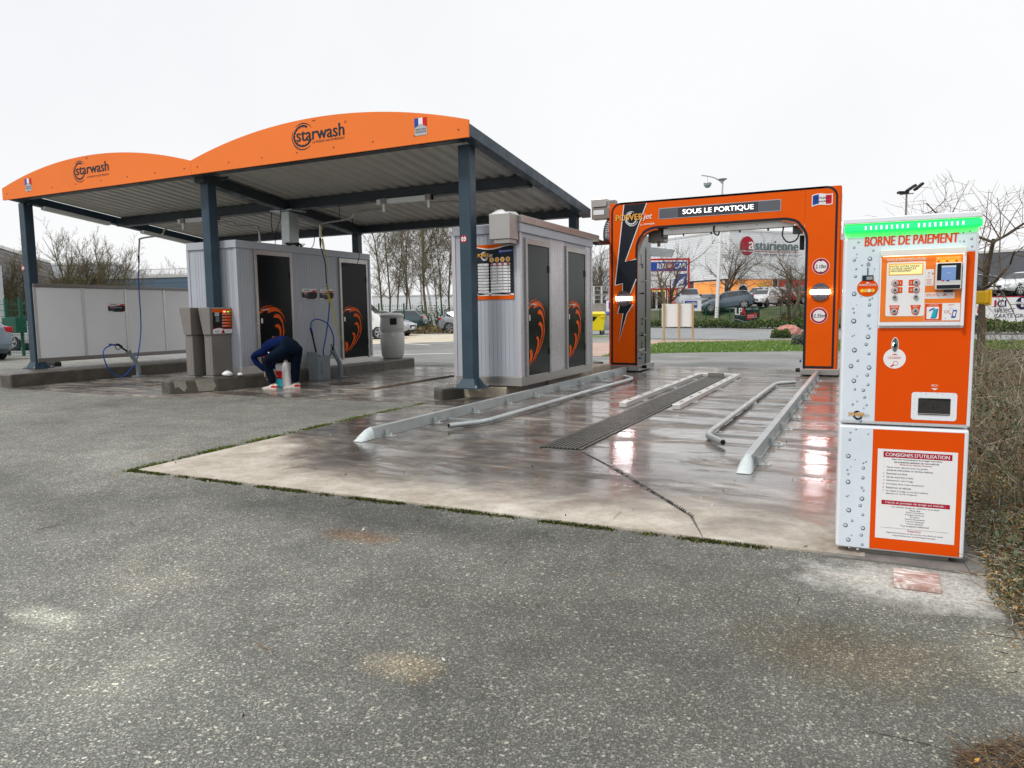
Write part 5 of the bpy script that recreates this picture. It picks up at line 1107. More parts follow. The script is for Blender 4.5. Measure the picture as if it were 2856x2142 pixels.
# footing, tile and powder at its foot
k = new('dusty_tile'); v = k.coord((1, 3.5, 1)); k.l(k.ramp(k.noise(v, 9, 6, .75, .6), [(.40, (.36,.19,.15)), (.50, (.50,.36,.32)), (.58, (.80,.77,.73))]), k.b.inputs['Base Color']); k.b.inputs['Roughness'].default_value = .6; TILE = k.m
MB().prism([(-.16,3.60),(.12,3.615),(.36,3.60),(.47,3.60),(.525,3.64),(.525,4.2),(-.14,4.2)], -.03, .012, mat('grey_plinth_concrete', (.19,.18,.165), .85, var=.35, scale=9, bump=.5)).obj('plinth_slab', kind='structure', bevel=.004)
MB().prism([(.133,3.50),(.300,3.495),(.298,3.30),(.128,3.30)], .002, .022, TILE).obj('paving_tile', label='single pinkish tile lying under the front edge of the payment terminal', cat='tile', bevel=.002)
# ------------------------------------------------------------------ vehicles
GLASSM = mat('car_glass', (.03,.04,.045), .08, var=.2, rvar=.03, spec=.8, scale=1.5)
TYRE = mat('tyre_rubber', (.012,.012,.012), .7, var=.2); RIM = mat('alloy_rim', (.45,.46,.47), .25, .8, var=.15, scale=20); RIMD = mat('dark_rim', (.02,.02,.022), .4)
TLR = flat('tail_lamp_red', (.45,.01,.015), .2); HLW = flat('headlamp_glass', (.55,.58,.60), .15)
PROF = {  # station x (0 front .. 1 rear), belt height, top height, half widths belt/top
 'suv': (4.4, 1.82, 1.60, [(0,.45,.62,.62,.50),(.02,.62,.78,.80,.66),(.10,.78,.93,.89,.76),(.24,.90,1.03,.91,.80),(.29,.96,1.08,.91,.80),(.42,1.00,1.50,.91,.66),(.50,1.01,1.58,.91,.66),(.72,1.04,1.57,.91,.65),(.86,1.06,1.50,.90,.62),(.95,1.06,1.18,.86,.66),(.985,.90,1.02,.82,.70),(1,.50,.60,.74,.62)], .34, (.19,.80)),
 'hatch': (4.0, 1.75, 1.46, [(0,.42,.56,.60,.48),(.02,.56,.70,.78,.64),(.10,.70,.84,.86,.74),(.24,.84,.95,.87,.78),(.28,.90,1.0,.87,.76),(.44,.93,1.38,.87,.62),(.54,.94,1.45,.87,.62),(.74,.96,1.43,.87,.60),(.87,.99,1.34,.85,.58),(.95,.98,1.06,.82,.64),(.985,.82,.94,.78,.66),(1,.46,.56,.70,.60)], .32, (.19,.81)),
 'saloon': (4.5, 1.78, 1.40, [(0,.40,.54,.60,.48),(.02,.54,.68,.80,.66),(.10,.68,.82,.88,.76),(.27,.80,.92,.89,.78),(.31,.85,.96,.89,.76),(.44,.88,1.33,.88,.60),(.53,.89,1.40,.88,.60),(.68,.90,1.38,.88,.58),(.82,.93,1.10,.87,.66),(.94,.93,1.02,.84,.72),(.985,.80,.92,.80,.68),(1,.46,.56,.72,.60)], .33, (.19,.79)),
 'van': (4.5, 1.85, 1.85, [(0,.45,.66,.66,.56),(.02,.70,.86,.84,.70),(.08,.86,1.02,.90,.80),(.18,1.02,1.16,.92,.82),(.22,1.08,1.24,.92,.82),(.34,1.10,1.76,.92,.74),(.44,1.10,1.84,.92,.74),(.70,1.10,1.84,.92,.74),(.93,1.10,1.82,.92,.74),(.985,1.10,1.70,.90,.74),(.995,.90,1.12,.88,.76),(1,.50,.62,.80,.70)], .33, (.18,.82)),
}
def car(name, label, kind, col, loc, rz, dark_rim=False, group=None, cat='car', boxy=False, glass_back=True):
    L, Wd, Hh, st, wr_, wx = PROF[kind]
    t = thing(name, label, cat, loc, rz, group)
    rings = []
    for x, zb, zt, wb, wt in st:
        X = x*L-L/2; zl = .20 if .03 < x < .97 else .34
        half = [(wb*.86, zl), (wb*.99, zl+.10), (wb*1.02, (zl+zb)*.5+.05), (wb, zb), (wt+.02, zt-.035), (wt*.80, zt)]
        rings.append([(X, w, z) for w, z in half]+[(X, -w, z) for w, z in half[::-1]])
    MB().loft(rings, col).obj('body', t, smooth=True, local=True)
    def P(i, w):   # point on side between belt (w=0) and roof edge (w=1) at station i
        a = rings[i][3]; b = rings[i][4]; return [a[k]+(b[k]-a[k])*w for k in range(3)]
    # side windows
    g = [i for i in range(len(st)) if st[i][2]-st[i][1] > .28]
    i0, i1 = g[0], g[-1]
    if kind == 'van': i1 = g[1]+0; 
    segs = [(i0-1, i0), *[(k, k+1) for k in range(i0, i1)]]
    if kind != 'van': segs.append((i1, i1+1))
    for s_ in (1, -1):
        for a, b in segs:
            pa0, pa1, pb0, pb1 = P(a, .12), P(a, .86), P(b, .12), P(b, .86)
            if a == i0-1: pa0 = [pa0[k]+(pb0[k]-pa0[k])*.35 for k in range(3)]; pa1 = [P(a, .86)[k]+(P(b, .86)[k]-P(a, .86)[k])*.42 for k in range(3)]
            if b == i1+1 and kind != 'van': pb0 = [pa0[k]+(pb0[k]-pa0[k])*.75 for k in range(3)]; pb1 = [P(a, .86)[k]+(P(b, .86)[k]-P(a, .86)[k])*.35 for k in range(3)]
            q = [pa0, pb0, pb1, pa1]; ctr = [sum(p[k] for p in q)/4 for k in range(3)]
            q = [[p[0]+(.02 if p[0] < ctr[0] else -.02), (p[1]+.012)*s_, p[2]] for p in q]
            if s_ < 0: q = q[::-1]
            MB().add(q, [(0, 1, 2, 3)] if s_ > 0 else [(0, 1, 2, 3)], GLASSM).obj('window', t, local=True)
    def topq(i, j, k0, k1, inset, name):
        a, b = rings[i], rings[j]; w0 = a[5][1]*inset*1.12; w1 = b[5][1]*inset*1.1
        A = [a[5][0]+(b[5][0]-a[5][0])*k0, a[5][2]+(b[5][2]-a[5][2])*k0]; B_ = [a[5][0]+(b[5][0]-a[5][0])*k1, a[5][2]+(b[5][2]-a[5][2])*k1]
        dx, dz = B_[0]-A[0], B_[1]-A[1]; n = sqrt(dx*dx+dz*dz); nx, nz = -dz/n*.02, dx/n*.02
        W0 = w0+(w1-w0)*k0; W1 = w0+(w1-w0)*k1
        MB().add([(A[0]+nx, -W0, A[1]+nz), (A[0]+nx, W0, A[1]+nz), (B_[0]+nx, W1, B_[1]+nz), (B_[0]+nx, -W1, B_[1]+nz)], [(0, 1, 2, 3), (3, 2, 1, 0)][:1], GLASSM).obj(name, t, local=True)
    topq(i0-1, i0, .06, .95, 1.02, 'windscreen')
    last = max(g); topq(last, last+1, .10, .85, 1.0, 'rear_window')
    if kind == 'suv':      # bright strip over the side windows
        for s_ in (1, -1): MB().tube([(P(i, .97)[0], (P(i, .97)[1]+.02)*s_, P(i, .97)[2]) for i in range(i0-1, i1+2)], .018, 4, ALU).obj('window_trim', t, local=True)
    # wheels and arches
    for k, fx_ in enumerate(wx):
        X = fx_*L-L/2
        for s_ in (1, -1):
            yb = Wd/2*.985
            MB().cyl((X, s_*(yb-.16), wr_*1.02), (X, s_*(yb+.012), wr_*1.02), wr_*1.17, m=BLK, n=20).obj('wheel_arch', t, local=True)
            w_ = MB().cyl((X, s_*(yb-.20), wr_), (X, s_*(yb+.022), wr_), wr_, m=TYRE, n=22).obj('wheel', t, local=True)
            r_ = MB(); r_.cyl((X, s_*(yb+.022), wr_), (X, s_*(yb+.026), wr_), wr_*.70, m=RIMD, n=18)
            for q in range(5):
                an = 2*pi*q/5+.3; d = Vector((cos(an), 0, sin(an))); n_ = Vector((-sin(an), 0, cos(an))); c = Vector((X, s_*(yb+.030), wr_))
                r_.add([tuple(c+n_*.035+d*.03), tuple(c-n_*.035+d*.03), tuple(c-n_*.055+d*wr_*.68), tuple(c+n_*.055+d*wr_*.68)], [(0, 1, 2, 3)], RIM)
            for q in range(20):
                a0, a1 = 2*pi*q/20, 2*pi*(q+1)/20
                r_.add([(X+rr*cos(a), s_*(yb+.030), wr_+rr*sin(a)) for rr, a in ((wr_*.64, a0), (wr_*.72, a0), (wr_*.72, a1), (wr_*.64, a1))], [(0, 1, 2, 3)], RIM)
            o = r_.obj('rim', w_, local=True)
    fb, rb = -L/2, L/2
    for s_ in (1, -1):
        y0, y1 = s_*.50, s_*.80
        MB().box(fb+.03, fb+.30, min(y0, y1), max(y0, y1)+.0, st[1][1]-.02, st[1][1]+.13, HLW).obj('headlight', t, local=True, bevel=.03)
        MB().box(rb-.22, rb-.045, min(s_*.58, s_*.83), max(s_*.58, s_*.83), st[-2][1]-.02, st[-2][1]+.16, TLR).obj('tail_light', t, local=True, bevel=.03)
        MB().box(.0+st[i0-1][0]*L-L/2+.22, st[i0-1][0]*L-L/2+.42, min(s_*(Wd/2-.02), s_*(Wd/2+.14)), max(s_*(Wd/2-.02), s_*(Wd/2+.14)), st[i0][1]+.04, st[i0][1]+.19, col if kind != 'van' else BLK).obj('wing_mirror', t, local=True, bevel=.03)
    MB().box(fb-.012, fb+.06, -.42, .42, .46, .60, BLK).obj('grille', t, local=True, bevel=.01); MB().box(fb+.0, fb+.08, -.62, .62, .26, .38, BLK).obj('lower_grille', t, local=True, bevel=.01)
    MB().box(fb-.02, fb-.013, -.26, .26, .42, .52, WHT).obj('number_plate', t, local=True); MB().box(rb+.002, rb+.012, -.26, .26, .50, .60, WHT).obj('number_plate', t, local=True)
    MB().box(fb+.25, rb-.25, -Wd/2*.96, Wd/2*.96, .17, .26, BLK).obj('sill', t, local=True)
    return t
def paint(n, c, metal=.35): return mat('paint_'+n, c, .22, metal, var=.06, scale=2, rvar=.06, coat=.8)
def heading(dx, dy): return atan2(dy, dx)
RV = Vector((cos(YAW), sin(YAW), 0)); FV = Vector((-sin(YAW), cos(YAW), 0))
def face(ang): return YAW+radians(ang)       # 0: car front (local -x) points to the photo's left
def lift(p, dz=0): return (p.x, p.y, p.z+dz)
# left edge of the photo
car('parked_car', 'blue-grey car tail at the left edge in front of the green fence', 'hatch', paint('slate', (.11,.15,.19)), lift(gat(-175, 21.5)), face(-20))
car('parked_car', 'silver car behind the green fence, left of the canopy post', 'hatch', paint('silver', (.42,.44,.46)), lift(gat(150, 29)), face(10))
# between the cabins
car('parked_car', 'silver car nose pointing right behind the litter bin', 'hatch', paint('pale_silver', (.40,.44,.48)), lift(gat(1055, 40.5)), face(180-12))
car('parked_car', 'dark teal crossover under the birches beyond the silver car nose', 'suv', paint('teal', (.035,.075,.085)), lift(gat(1112, 58)), face(-8))
car('parked_car', 'grey car end showing just left of the second cabin', 'hatch', paint('mid_grey', (.28,.30,.32)), lift(gat(1316, 46)), face(170))
car('delivery_van', 'tall white van behind the first cabin corner beside the litter bin', 'van', paint('white', (.80,.80,.80), 0), lift(gat(985, 36)), face(180), cat='van')
# ------------------------------------------------------------------ raised dealership yard behind the gantry
BK = [(1560, 60, 1.0), (1780, 62, 1.2), (1960, 60, 1.25), (2100, 58, 1.35), (2300, 54, 1.6), (2560, 44, 1.65), (2900, 37, 1.7), (3500, 33, 1.7)]
rows = []
for off, k in ((0, 0), (1.2, .35), (2.6, .75), (4.0, 1.0), (5.5, 1.02)):
    rows.append([(*gat(px, b+off).xy, .012+z*k) for px, b, z in BK])
MB().loft([[r[i] for r in rows] for i in range(len(BK))], BANKG, caps=False, closed=False).obj('embankment', kind='structure', smooth=True)
rows2 = [[(*gat(px, b+5.4).xy, z*1.02+.02) for px, b, z in BK], [(*gat(px, b+70).xy, z*1.02+.6) for px, b, z in BK]]
MB().loft([[r[i] for r in rows2] for i in range(len(BK))], LOT, caps=False, closed=False).obj('upper_car_park', kind='structure')
Zy = lambda px: np.interp(px, [b[0] for b in BK], [b[2] for b in BK])*1.02+.03
def yard(px, b): p = gat(px, b); return (p.x, p.y, Zy(px)+max(0, b-60)*.008)
dsuv = car('parked_car', 'dark blue-grey crossover parked sloping at the top of the grassy bank', 'suv', paint('storm', (.10,.14,.18)), (*gat(2029, 62).xy, 1.18), face(-14)); dsuv.rotation_euler = (0, radians(-6), face(-14))
car('parked_car', 'white estate car seen sideways behind the dark sloping crossover', 'van', paint('white_b', (.78,.79,.80), 0), yard(2128, 70), face(30))
car('parked_car', 'white hatchback with kidney grille at the top of the bank', 'hatch', paint('white_c', (.80,.81,.82), 0), yard(2128, 62.5), face(48))
car('parked_car', 'dark red car with visible number plate behind the right bare tree', 'hatch', paint('maroon', (.14,.01,.02)), yard(2196, 66), face(75))
car('parked_car', 'bright red car half hidden by the gantry right leg', 'suv', paint('red', (.42,.01,.025)), yard(2246, 63), face(30))
car('delivery_van', 'silver-grey van facing the road under the red-framed billboard', 'van', paint('van_grey', (.40,.42,.45)), yard(1918, 66), face(84), cat='van')
car('parked_car', 'small dark grey car beyond the silver-grey van', 'hatch', paint('dark_grey', (.09,.10,.11)), yard(1968, 74), face(40))
car('parked_car', 'white coupe parked above the long advertising banner', 'saloon', paint('white_d', (.74,.76,.78), 0), yard(2850, 42.5), face(18))
car('parked_car', 'dark blue car beside the white coupe, behind the terminal', 'hatch', paint('navy', (.03,.05,.075)), yard(2700, 46), face(10))
car('parked_car', 'white car further back behind the white coupe', 'suv', paint('white_e', (.72,.74,.76), 0), yard(2890, 52), face(8))

# ------------------------------------------------------------------ far buildings
def stripes(name, a, b, pitch, rough=.5, duty=.5):
    k = new(name); v = k.coord(); so = k.t.nodes.new('ShaderNodeSeparateXYZ'); k.l(v, so.inputs[0])
    f = k.math('FRACT', k.math('MULTIPLY', so.outputs[2], 1/pitch)); c = k.ramp(f, [(duty-.12, a), (duty+.02, b), (.9, b), (1, a)])
    c = k.mix(1.0, c, k.ramp(k.noise(v, .15, 4), [(.35, .9), (.65, 1.06)]), 'MULTIPLY'); k.l(c, k.b.inputs['Base Color']); k.b.inputs['Roughness'].default_value = rough
    k.bump(k.ramp(f, [(.1, 0), (.5, 1), (.9, 0)]), .6, .03); return k.m
WH1 = stripes('white_ribbed_cladding', (.86,.88,.89), (.34,.37,.38), .215, .4, .83)
WH2 = stripes('pale_ribbed_cladding', (.52,.56,.60), (.46,.50,.54), .5, .5)
BRN = stripes('brown_slat_cladding', (.30,.27,.26), (.09,.075,.07), .30, .5, .5)
DKB = mat('dark_building_wall', (.10,.105,.12), .6, var=.15, scale=.5); BLUW = stripes('blue_grey_cladding', (.10,.15,.20), (.06,.10,.15), .4)
def building(name, label, corners, z0, z1, m, cat='building'):
    t = thing(name, label, cat, (*corners[0], z0)); MB().prism(corners, z0, z1, m).obj('wall', t)
    for (a, b) in zip(corners, corners[1:]+corners[:1]):
        a = Vector((*a, 0)); b = Vector((*b, 0))
        if (b-a).length < 4: continue
        d = (b-a).normalized(); n = Vector((d.y, -d.x, 0)); q = [a+n*.06-d*.0, b+n*.06, b-n*.06, a-n*.06]
        MB().hexa([(p.x, p.y, z1+.003) for p in q]+[(p.x, p.y, z1+.22) for p in q], ALU).obj('coping', t)
    return t
w0, w1, w2 = gat(1700, 113), gat(2031, 90), gat(2420, 99)
store = building('roofing_store', 'large white ribbed warehouse with red round shop logo behind the gantry', [tuple(w1.xy), tuple(w2.xy), tuple((w2+FV*30).xy), tuple((w0+FV*30).xy), tuple(w0.xy)], 5.05, 10.8, WH1)
MB().prism([tuple((w1+FV*.6).xy), tuple((w2+FV*.6).xy), tuple((w2+FV*29).xy), tuple((w0+FV*29).xy), tuple((w0+FV*.6).xy)], .5, 5.04, mat('brown_base_wall', (.14,.07,.045), .6, var=.3, scale=1)).obj('lower_wall', store)
uw = (w2-w1).normalized(); wl = (w1-w0).normalized()
def shopwin(o, u, x0, x1, z0, z1, m, extra=None):
    P = Print(o, u, (0, 0, 1), .03); P.rect(x0-.15, z0-.15, x1+.15, z1+.1, WHT, 1).rect(x0, z0, x1, z1, m, 2)
    if extra: extra(P)
    return P.obj('shop_window', store)
ORG = mat('lit_orange_window', (.85,.28,.06), .4, var=.4, scale=.8, emit=.35, ecol=(1,.42,.12)); REDW = mat('lit_red_window', (.5,.03,.03), .4, var=.3, scale=1, emit=.2, ecol=(.8,.05,.05)); YEW = mat('lit_yellow_sign', (.95,.75,.1), .4, emit=.5, ecol=(1,.8,.1))
o = w1+FV*.5
def ex1(P): P.disc(2.35, 3.6, .85, WHT, 3).disc(2.35, 3.6, .65, CHAR, 4).disc(5.3, 3.7, .9, YEL, 3).disc(5.1, 3.6, .7, GOLD, 4)
shopwin(o, uw, .3, 7.0, 1.9, 4.95, ORG, ex1)
shopwin(o, uw, 8.0, 14.4, 1.9, 4.95, REDW, lambda P: P.disc(9.6, 3.8, .8, GREY, 3))
o2 = w1+FV*.5-wl*14
shopwin(w1+FV*.55-wl*7.2, wl, 1.2, 6.6, 1.9, 4.8, ORG, lambda P: P.rect(1.2, 1.9, 6.6, 2.9, REDW, 3))
shopwin(w1+FV*.55-wl*12.6, wl, 1.2, 4.3, 1.9, 4.8, REDW, lambda P: P.disc(2.6, 3.9, .8, WHT, 3).disc(2.6, 3.9, .62, ORG, 4).text('TOITURE', 1.6, 2.3, 2.0, .35, WHT, 3))
shopwin(w1+FV*.55-wl*15.2, wl, .4, 3.2, 1.6, 4.8, YEW, lambda P: P.rect(.4, 1.6, 3.2, 3.9, BLK, 3))
P = Print(w1-Vector((uw.y, -uw.x, 0))*-.08, uw, (0, 0, 1), .03)
mpp = (w2-w1).length/(2420-2031)   # metres along the wall per photo pixel, near enough over this stretch
def lx(px): return (at(px, 760, 1).normalized(), px)[1]
def onwall(px):
    d = at(px, 860, 1.0)-Vector((0, 0, CH)); A = np.array([[d.x, -uw.x], [d.y, -uw.y]]); s_ = np.linalg.solve(A, np.array([w1.x, w1.y])); return float(s_[1])
xa, xb, xc, xd = onwall(2060), onwall(2099), onwall(2102), onwall(2220)
zc = lambda y: CH+(865-y)/2029.17*92
rc = (xb-xa)/2; P.disc(xa+rc, (zc(665)+zc(716))/2, rc, CRIM, 1, (zc(665)-zc(716))/2, 36)
P.text('a', xb-rc*.78, zc(700), rc*.72, zc(679)-zc(700), WHT, 2, .06).text('sturienne', xc, zc(701), xd-xc, zc(676)-zc(701), mat('logo_slate', (.09,.14,.15), .4), 2, .05)
P.rect(xa, zc(705.5), xb, zc(703.5), WHT, 2).rect(xb, zc(705.5), xd, zc(704), CRIM, 2); P.text('Pas de toit sans nous', xc, zc(716), xd-xc, zc(709)-zc(716), mat('logo_slate', (.09,.14,.15), .4), 2, .01).rect(onwall(2154.5), zc(679), onwall(2158), zc(675.5), CRIM, 3)
P.obj('shop_logo', store)
building('slat_warehouse', 'brown slatted warehouse at the far left edge behind the fence', [tuple(gat(-120, 40).xy), tuple(gat(150, 62).xy), tuple(gat(160, 90).xy), tuple(gat(-400, 90).xy)], 0, 5.9, BRN)
building('pale_warehouse', 'pale grey warehouse behind the bare trees on the left', [tuple(gat(60, 84).xy), tuple(gat(330, 84).xy), tuple(gat(420, 110).xy), tuple(gat(60, 120).xy)], 0, 7.4, WH2)
building('blue_shed', 'long dark blue-grey shed beyond the left screen', [tuple(gat(110, 66).xy), tuple(gat(640, 62).xy), tuple(gat(640, 90).xy), tuple(gat(110, 90).xy)], 0, 4.65, BLUW)
rl = thing('roof_railing', 'pale metal railing on the flat roof of the blue shed', 'railing', (*gat(400, 64).xy, 4.9)); a, b = gat(270, 66.2, 4.9), gat(640, 62.4, 4.9)
for z in (5.0, 5.45): MB().tube([a+Vector((0,0,z-4.9)), b+Vector((0,0,z-4.9))], .03, 4, ALU).obj('rail', rl)
m = MB()
for i in range(90): p = a+(b-a)*(i/89); m.tube([p, p+Vector((0, 0, .6))], .018, 3, ALU)
m.obj('balusters', rl, kind='stuff')
building('grey_warehouse', 'pale blue-grey warehouse between the second cabin and the gantry', [tuple(gat(1560, 100).xy), tuple(gat(1760, 88).xy), tuple(gat(1800, 120).xy), tuple(gat(1560, 130).xy)], 0, 6.3, WH2)
building('white_shed', 'low white building far beyond the birch trees', [tuple(gat(1040, 120).xy), tuple(gat(1290, 120).xy), tuple(gat(1290, 140).xy), tuple(gat(1040, 140).xy)], 0, 4.2, flat('far_white_wall', (.7,.72,.74)))
building('dark_showroom', 'dark grey low building behind the right bare tree', [tuple(gat(2600, 74).xy), tuple(gat(2990, 66).xy), tuple(gat(3100, 90).xy), tuple(gat(2620, 100).xy)], 1.5, 6.3, DKB)
t = thing('retaining_wall', 'stained concrete retaining wall with stacked cages behind the yellow dumpster', 'wall', (*gat(1680, 47).xy, 0))
a, b = gat(1600, 49), gat(1740, 46); MB().hexa([(*p.xy, 0) for p in (a, b, b+FV*.3, a+FV*.3)]+[(*p.xy, 1.72) for p in (a, b, b+FV*.3, a+FV*.3)], mat('stained_concrete', (.30,.27,.25), .8, var=.5, scale=1.5)).obj('wall_slab', t)
for row in range(2):
    for i in range(6):
        c = thing('wire_cage', 'galvanised stacking cage on the retaining wall, %s of the %s row' % (('first', 'second', 'third', 'fourth', 'fifth', 'last')[i], ('lower', 'upper')[row]), 'cage', (*gat(1612+i*22, 50).xy, 1.74+row*.62), YAW, 'stacking cages on the wall')
        m = MB()
        for x in (-.5, 0, .5): m.box(x-.02, x+.02, -.02, .02, 0, .56, ALU)
        for z in (0, .28, .54): m.box(-.5, .5, -.018, .018, z, z+.04, ALU)
        m.box(-.42, .42, .3, .32, .02, .25, STAIND); m.obj('cage_frame', c, local=True)
# ------------------------------------------------------------------ dumpsters
def dumpster(label, p, body, lid, rz):
    t = thing('dumpster', label, 'dumpster', (p.x, p.y, .015), rz)
    MB().loft([[(-.58,-.42,.22),(.58,-.42,.22),(.58,.42,.22),(-.58,.42,.22)],[(-.66,-.52,1.02),(.66,-.52,1.02),(.66,.52,1.02),(-.66,.52,1.02)]], body).obj('body', t, bevel=.03, local=True)
    MB().box(-.69, .69, -.56, .54, 1.022, 1.07, lid).obj('rim', t, bevel=.015, local=True)
    MB().loft([[(-.66,y,1.075) ,(.66,y,1.075),(.66,y+.1,1.08+.10*sin((y+.52)*2.9)),(-.66,y+.1,1.08+.10*sin((y+.52)*2.9))] for y in (-.5,-.3,-.1,.1,.3,.4)], lid).obj('lid', t, local=True)
    for x in (-.5, .5):
        for y in (-.34, .34): MB().cyl((x-.03, y, .10), (x+.03, y, .10), .10, m=BLK, n=12).box(x-.04, x+.04, y-.05, y+.05, .10, .21, GALV).obj('castor', t, local=True)
    MB().add([(-.22,-.512,.98),(.30,-.512,.98),(.10,-.495,.72),(-.20,-.49,.62)], [(0, 3, 2, 1)], BLK).obj('opening', t, local=True)
    for x in (-.5, .5): MB().box(x-.08, x+.08, -.56, -.50, .90, .99, body).obj('grip', t, local=True)
YD = flat('dumpster_yellow', (.85,.66,.02), .45); GD_ = flat('dumpster_grey', (.42,.45,.47), .45)
dumpster('yellow wheeled dumpster between the second cabin and the gantry', gat(1649, 37.2), YD, YD, face(0)); dumpster('grey wheeled dumpster with dark blue lid beside the yellow one', gat(1708, 38.5), GD_, BLU, face(0))
# ------------------------------------------------------------------ signs and boards
def board(name, label, px, b, w, z0, z1, art, posts=(), pm=None, rz=None, cat='sign', proud=.02, thick=.05):
    p = gat(px, b); rz = YAW if rz is None else rz; u = Vector((cos(rz), sin(rz), 0)); t = thing(name, label, cat, (p.x, p.y, z0)); n = Vector((u.y, -u.x, 0))
    q = [p-u*w/2, p+u*w/2, p+u*w/2-n*thick, p-u*w/2-n*thick]; MB().hexa([(*x.xy, z0) for x in q]+[(*x.xy, z1) for x in q], WHT).obj('panel', t)
    P = Print(Vector((p.x, p.y, z0))-u*w/2+n*proud, u, (0, 0, 1), .008); art(P, w, z1-z0)
    if P.v: P.obj('print', t)
    for x, zb, zt, r_ in posts:
        c = p+u*x-n*(thick/2 if pm is not WOOD else -.05); MB().box(c.x-r_, c.x+r_, c.y-r_, c.y+r_, zb, zt, pm or GALV).obj('post', t)
    return t
board('notice_board', 'blank white board nailed to three wooden stakes on the grass', 1890, 28.4, 1.22, .55, 1.44, lambda P, w, h: None, [(-.54,0,1.47,.035),(.05,0,1.48,.035),(.58,0,1.50,.035)], WOOD, thick=.02)
def bb(P, w, h):
    P.rect(0, 0, w, h, RED, 1).rect(.2, .2, w-.2, h-.2, WHT, 2).rect(.4, h*.60, w-.3, h-.35, BLU, 3).poly([(w*.62, .45), (w-.3, .45), (w-.3, h*.52), (w*.74, h*.5), (w*.66, h*.3)], BLU, 3)
    P.text('REN', w*.30, h*.68, w*.18, h*.16, WHT, 4, .05).text('CAR', w*.66, h*.68, w*.26, h*.17, WHT, 4, .05).disc(w*.56, h*.76, .38, RED, 4).disc(w*.56, h*.77, .22, WHT, 5).poly([(w*.56-.25, h*.70), (w*.56, h*.62), (w*.56+.25, h*.70)], RED, 4).rect(.4, h*.595, w-.3, h*.61, RED, 4)
    P.text('LOCATION', w*.30, h*.10, w*.26, h*.06, CRIM, 3, .04).poly([(w*.7, h*.12), (w*.86, h*.2), (w*.90, h*.42), (w*.78, h*.3)], WHT, 4)
board('billboard', 'large red-framed blue and white car billboard on posts behind the bare trees', 1858, 76, 4.8, 3.35, 6.6, bb, [(-1.0,1.3,3.4,.09),(1.3,1.3,3.4,.09)], GALV)
board('small_sign', 'small white sign with blue square above the wooden-stake board', 1931, 56, 1.35, 1.15, 1.98, lambda P, w, h: P.rect(.08, .26, w-.32, h-.06, BLU, 1).text('AUTO CAR', .14, .44, w-.5, .22, WHT, 2, .03), [], None)
board('small_sign', 'white sign with blue square peeping out left of the gantry leg', 1712, 44, .9, 1.15, 1.85, lambda P, w, h: P.rect(.14, .2, .6, h-.1, BLU, 1).rect(.22, .3, .4, .55, WHT, 2), [], None)
def lpa(P, w, h):
    P.rect(0, 0, w, h, CHAR, 1).text('LP', .09, h*.50, w*.27, h*.42, WHT, 2, .07).text('A', w*.27, h*.50, w*.16, h*.42, RED, 3, .07).text('AUTOMOBILES', .09, h*.41, w*.4, h*.06, GREY, 2).text('ACHAT - VENTE', w*.46, h*.80, w*.48, h*.11, WHT, 2)
    P.poly([(w*.50, h*.18), (w*.90, h*.32), (w*.90, h*.62), (w*.49, h*.50)], RED, 2); P.text('Achat immédiat', w*.53, h*.42, w*.33, h*.08, WHT, 3, .02).text('de votre véhicule', w*.54, h*.30, w*.33, h*.08, WHT, 3, .02)
    P.stroke([(w*t_, h*(.13+.10*cos(t_*6))) for t_ in (.02,.12,.22,.32,.42,.52,.62,.72)], .04, GREY, 2)
board('fence_banner', 'black banner lettered LPA hanging on the fence at the foot of the bank', 2083, 57, 1.98, .20, 1.44, lpa, thick=.02, cat='banner')
def ici(P, w, h):
    P.rect(0, 0, w, h, WHT, 1); P.rect(0, h*.97, w, h, CRIM, 2); k = w/3.2
    P.poly([(0, h*.18), (.75, h*.10), (.55, h*.36), (0, h*.42)], NBLU, 2).stroke([(.42, h*.93), (.24, h*.62), (.22, h*.5), (.35, h*.38), (.9, h*.20), (1.45, 0)], .10, CRIM, 3)
    P.text('I', 1.02, h*.66, .075, h*.22, CRIM, 3, .05).text('CI', 1.16, h*.66, .42, h*.22, NBLU, 3, .05).text('SERVICE', 1.02, h*.49, .98, h*.12, NBLU, 3, .01).text('CARTE GRISE', 1.02, h*.31, 1.82, h*.12, NBLU, 3, .01).text('www.acticar.fr', 1.55, h*.10, 1.12, h*.075, NBLU, 3)
    P.disc(2.38, h*.77, .31, NBLU, 3).poly([(2.32, h*.65), (2.44, h*.65), (2.44, h*.93), (2.32, h*.93)], WHT, 4).poly([(2.45, h*.66), (2.6, h*.7), (2.6, h*.88), (2.45, h*.93)], RED, 4).rect(2.05, h*.75, 2.72, h*.81, WHT, 5).text('CARTE GRISE', 2.09, h*.76, .6, h*.04, NBLU, 6)
board('fence_banner', 'long white banner reading ICI SERVICE CARTE GRISE on the right', 2815, 36, 3.6, .14, 1.66, ici, thick=.03, cat='banner')
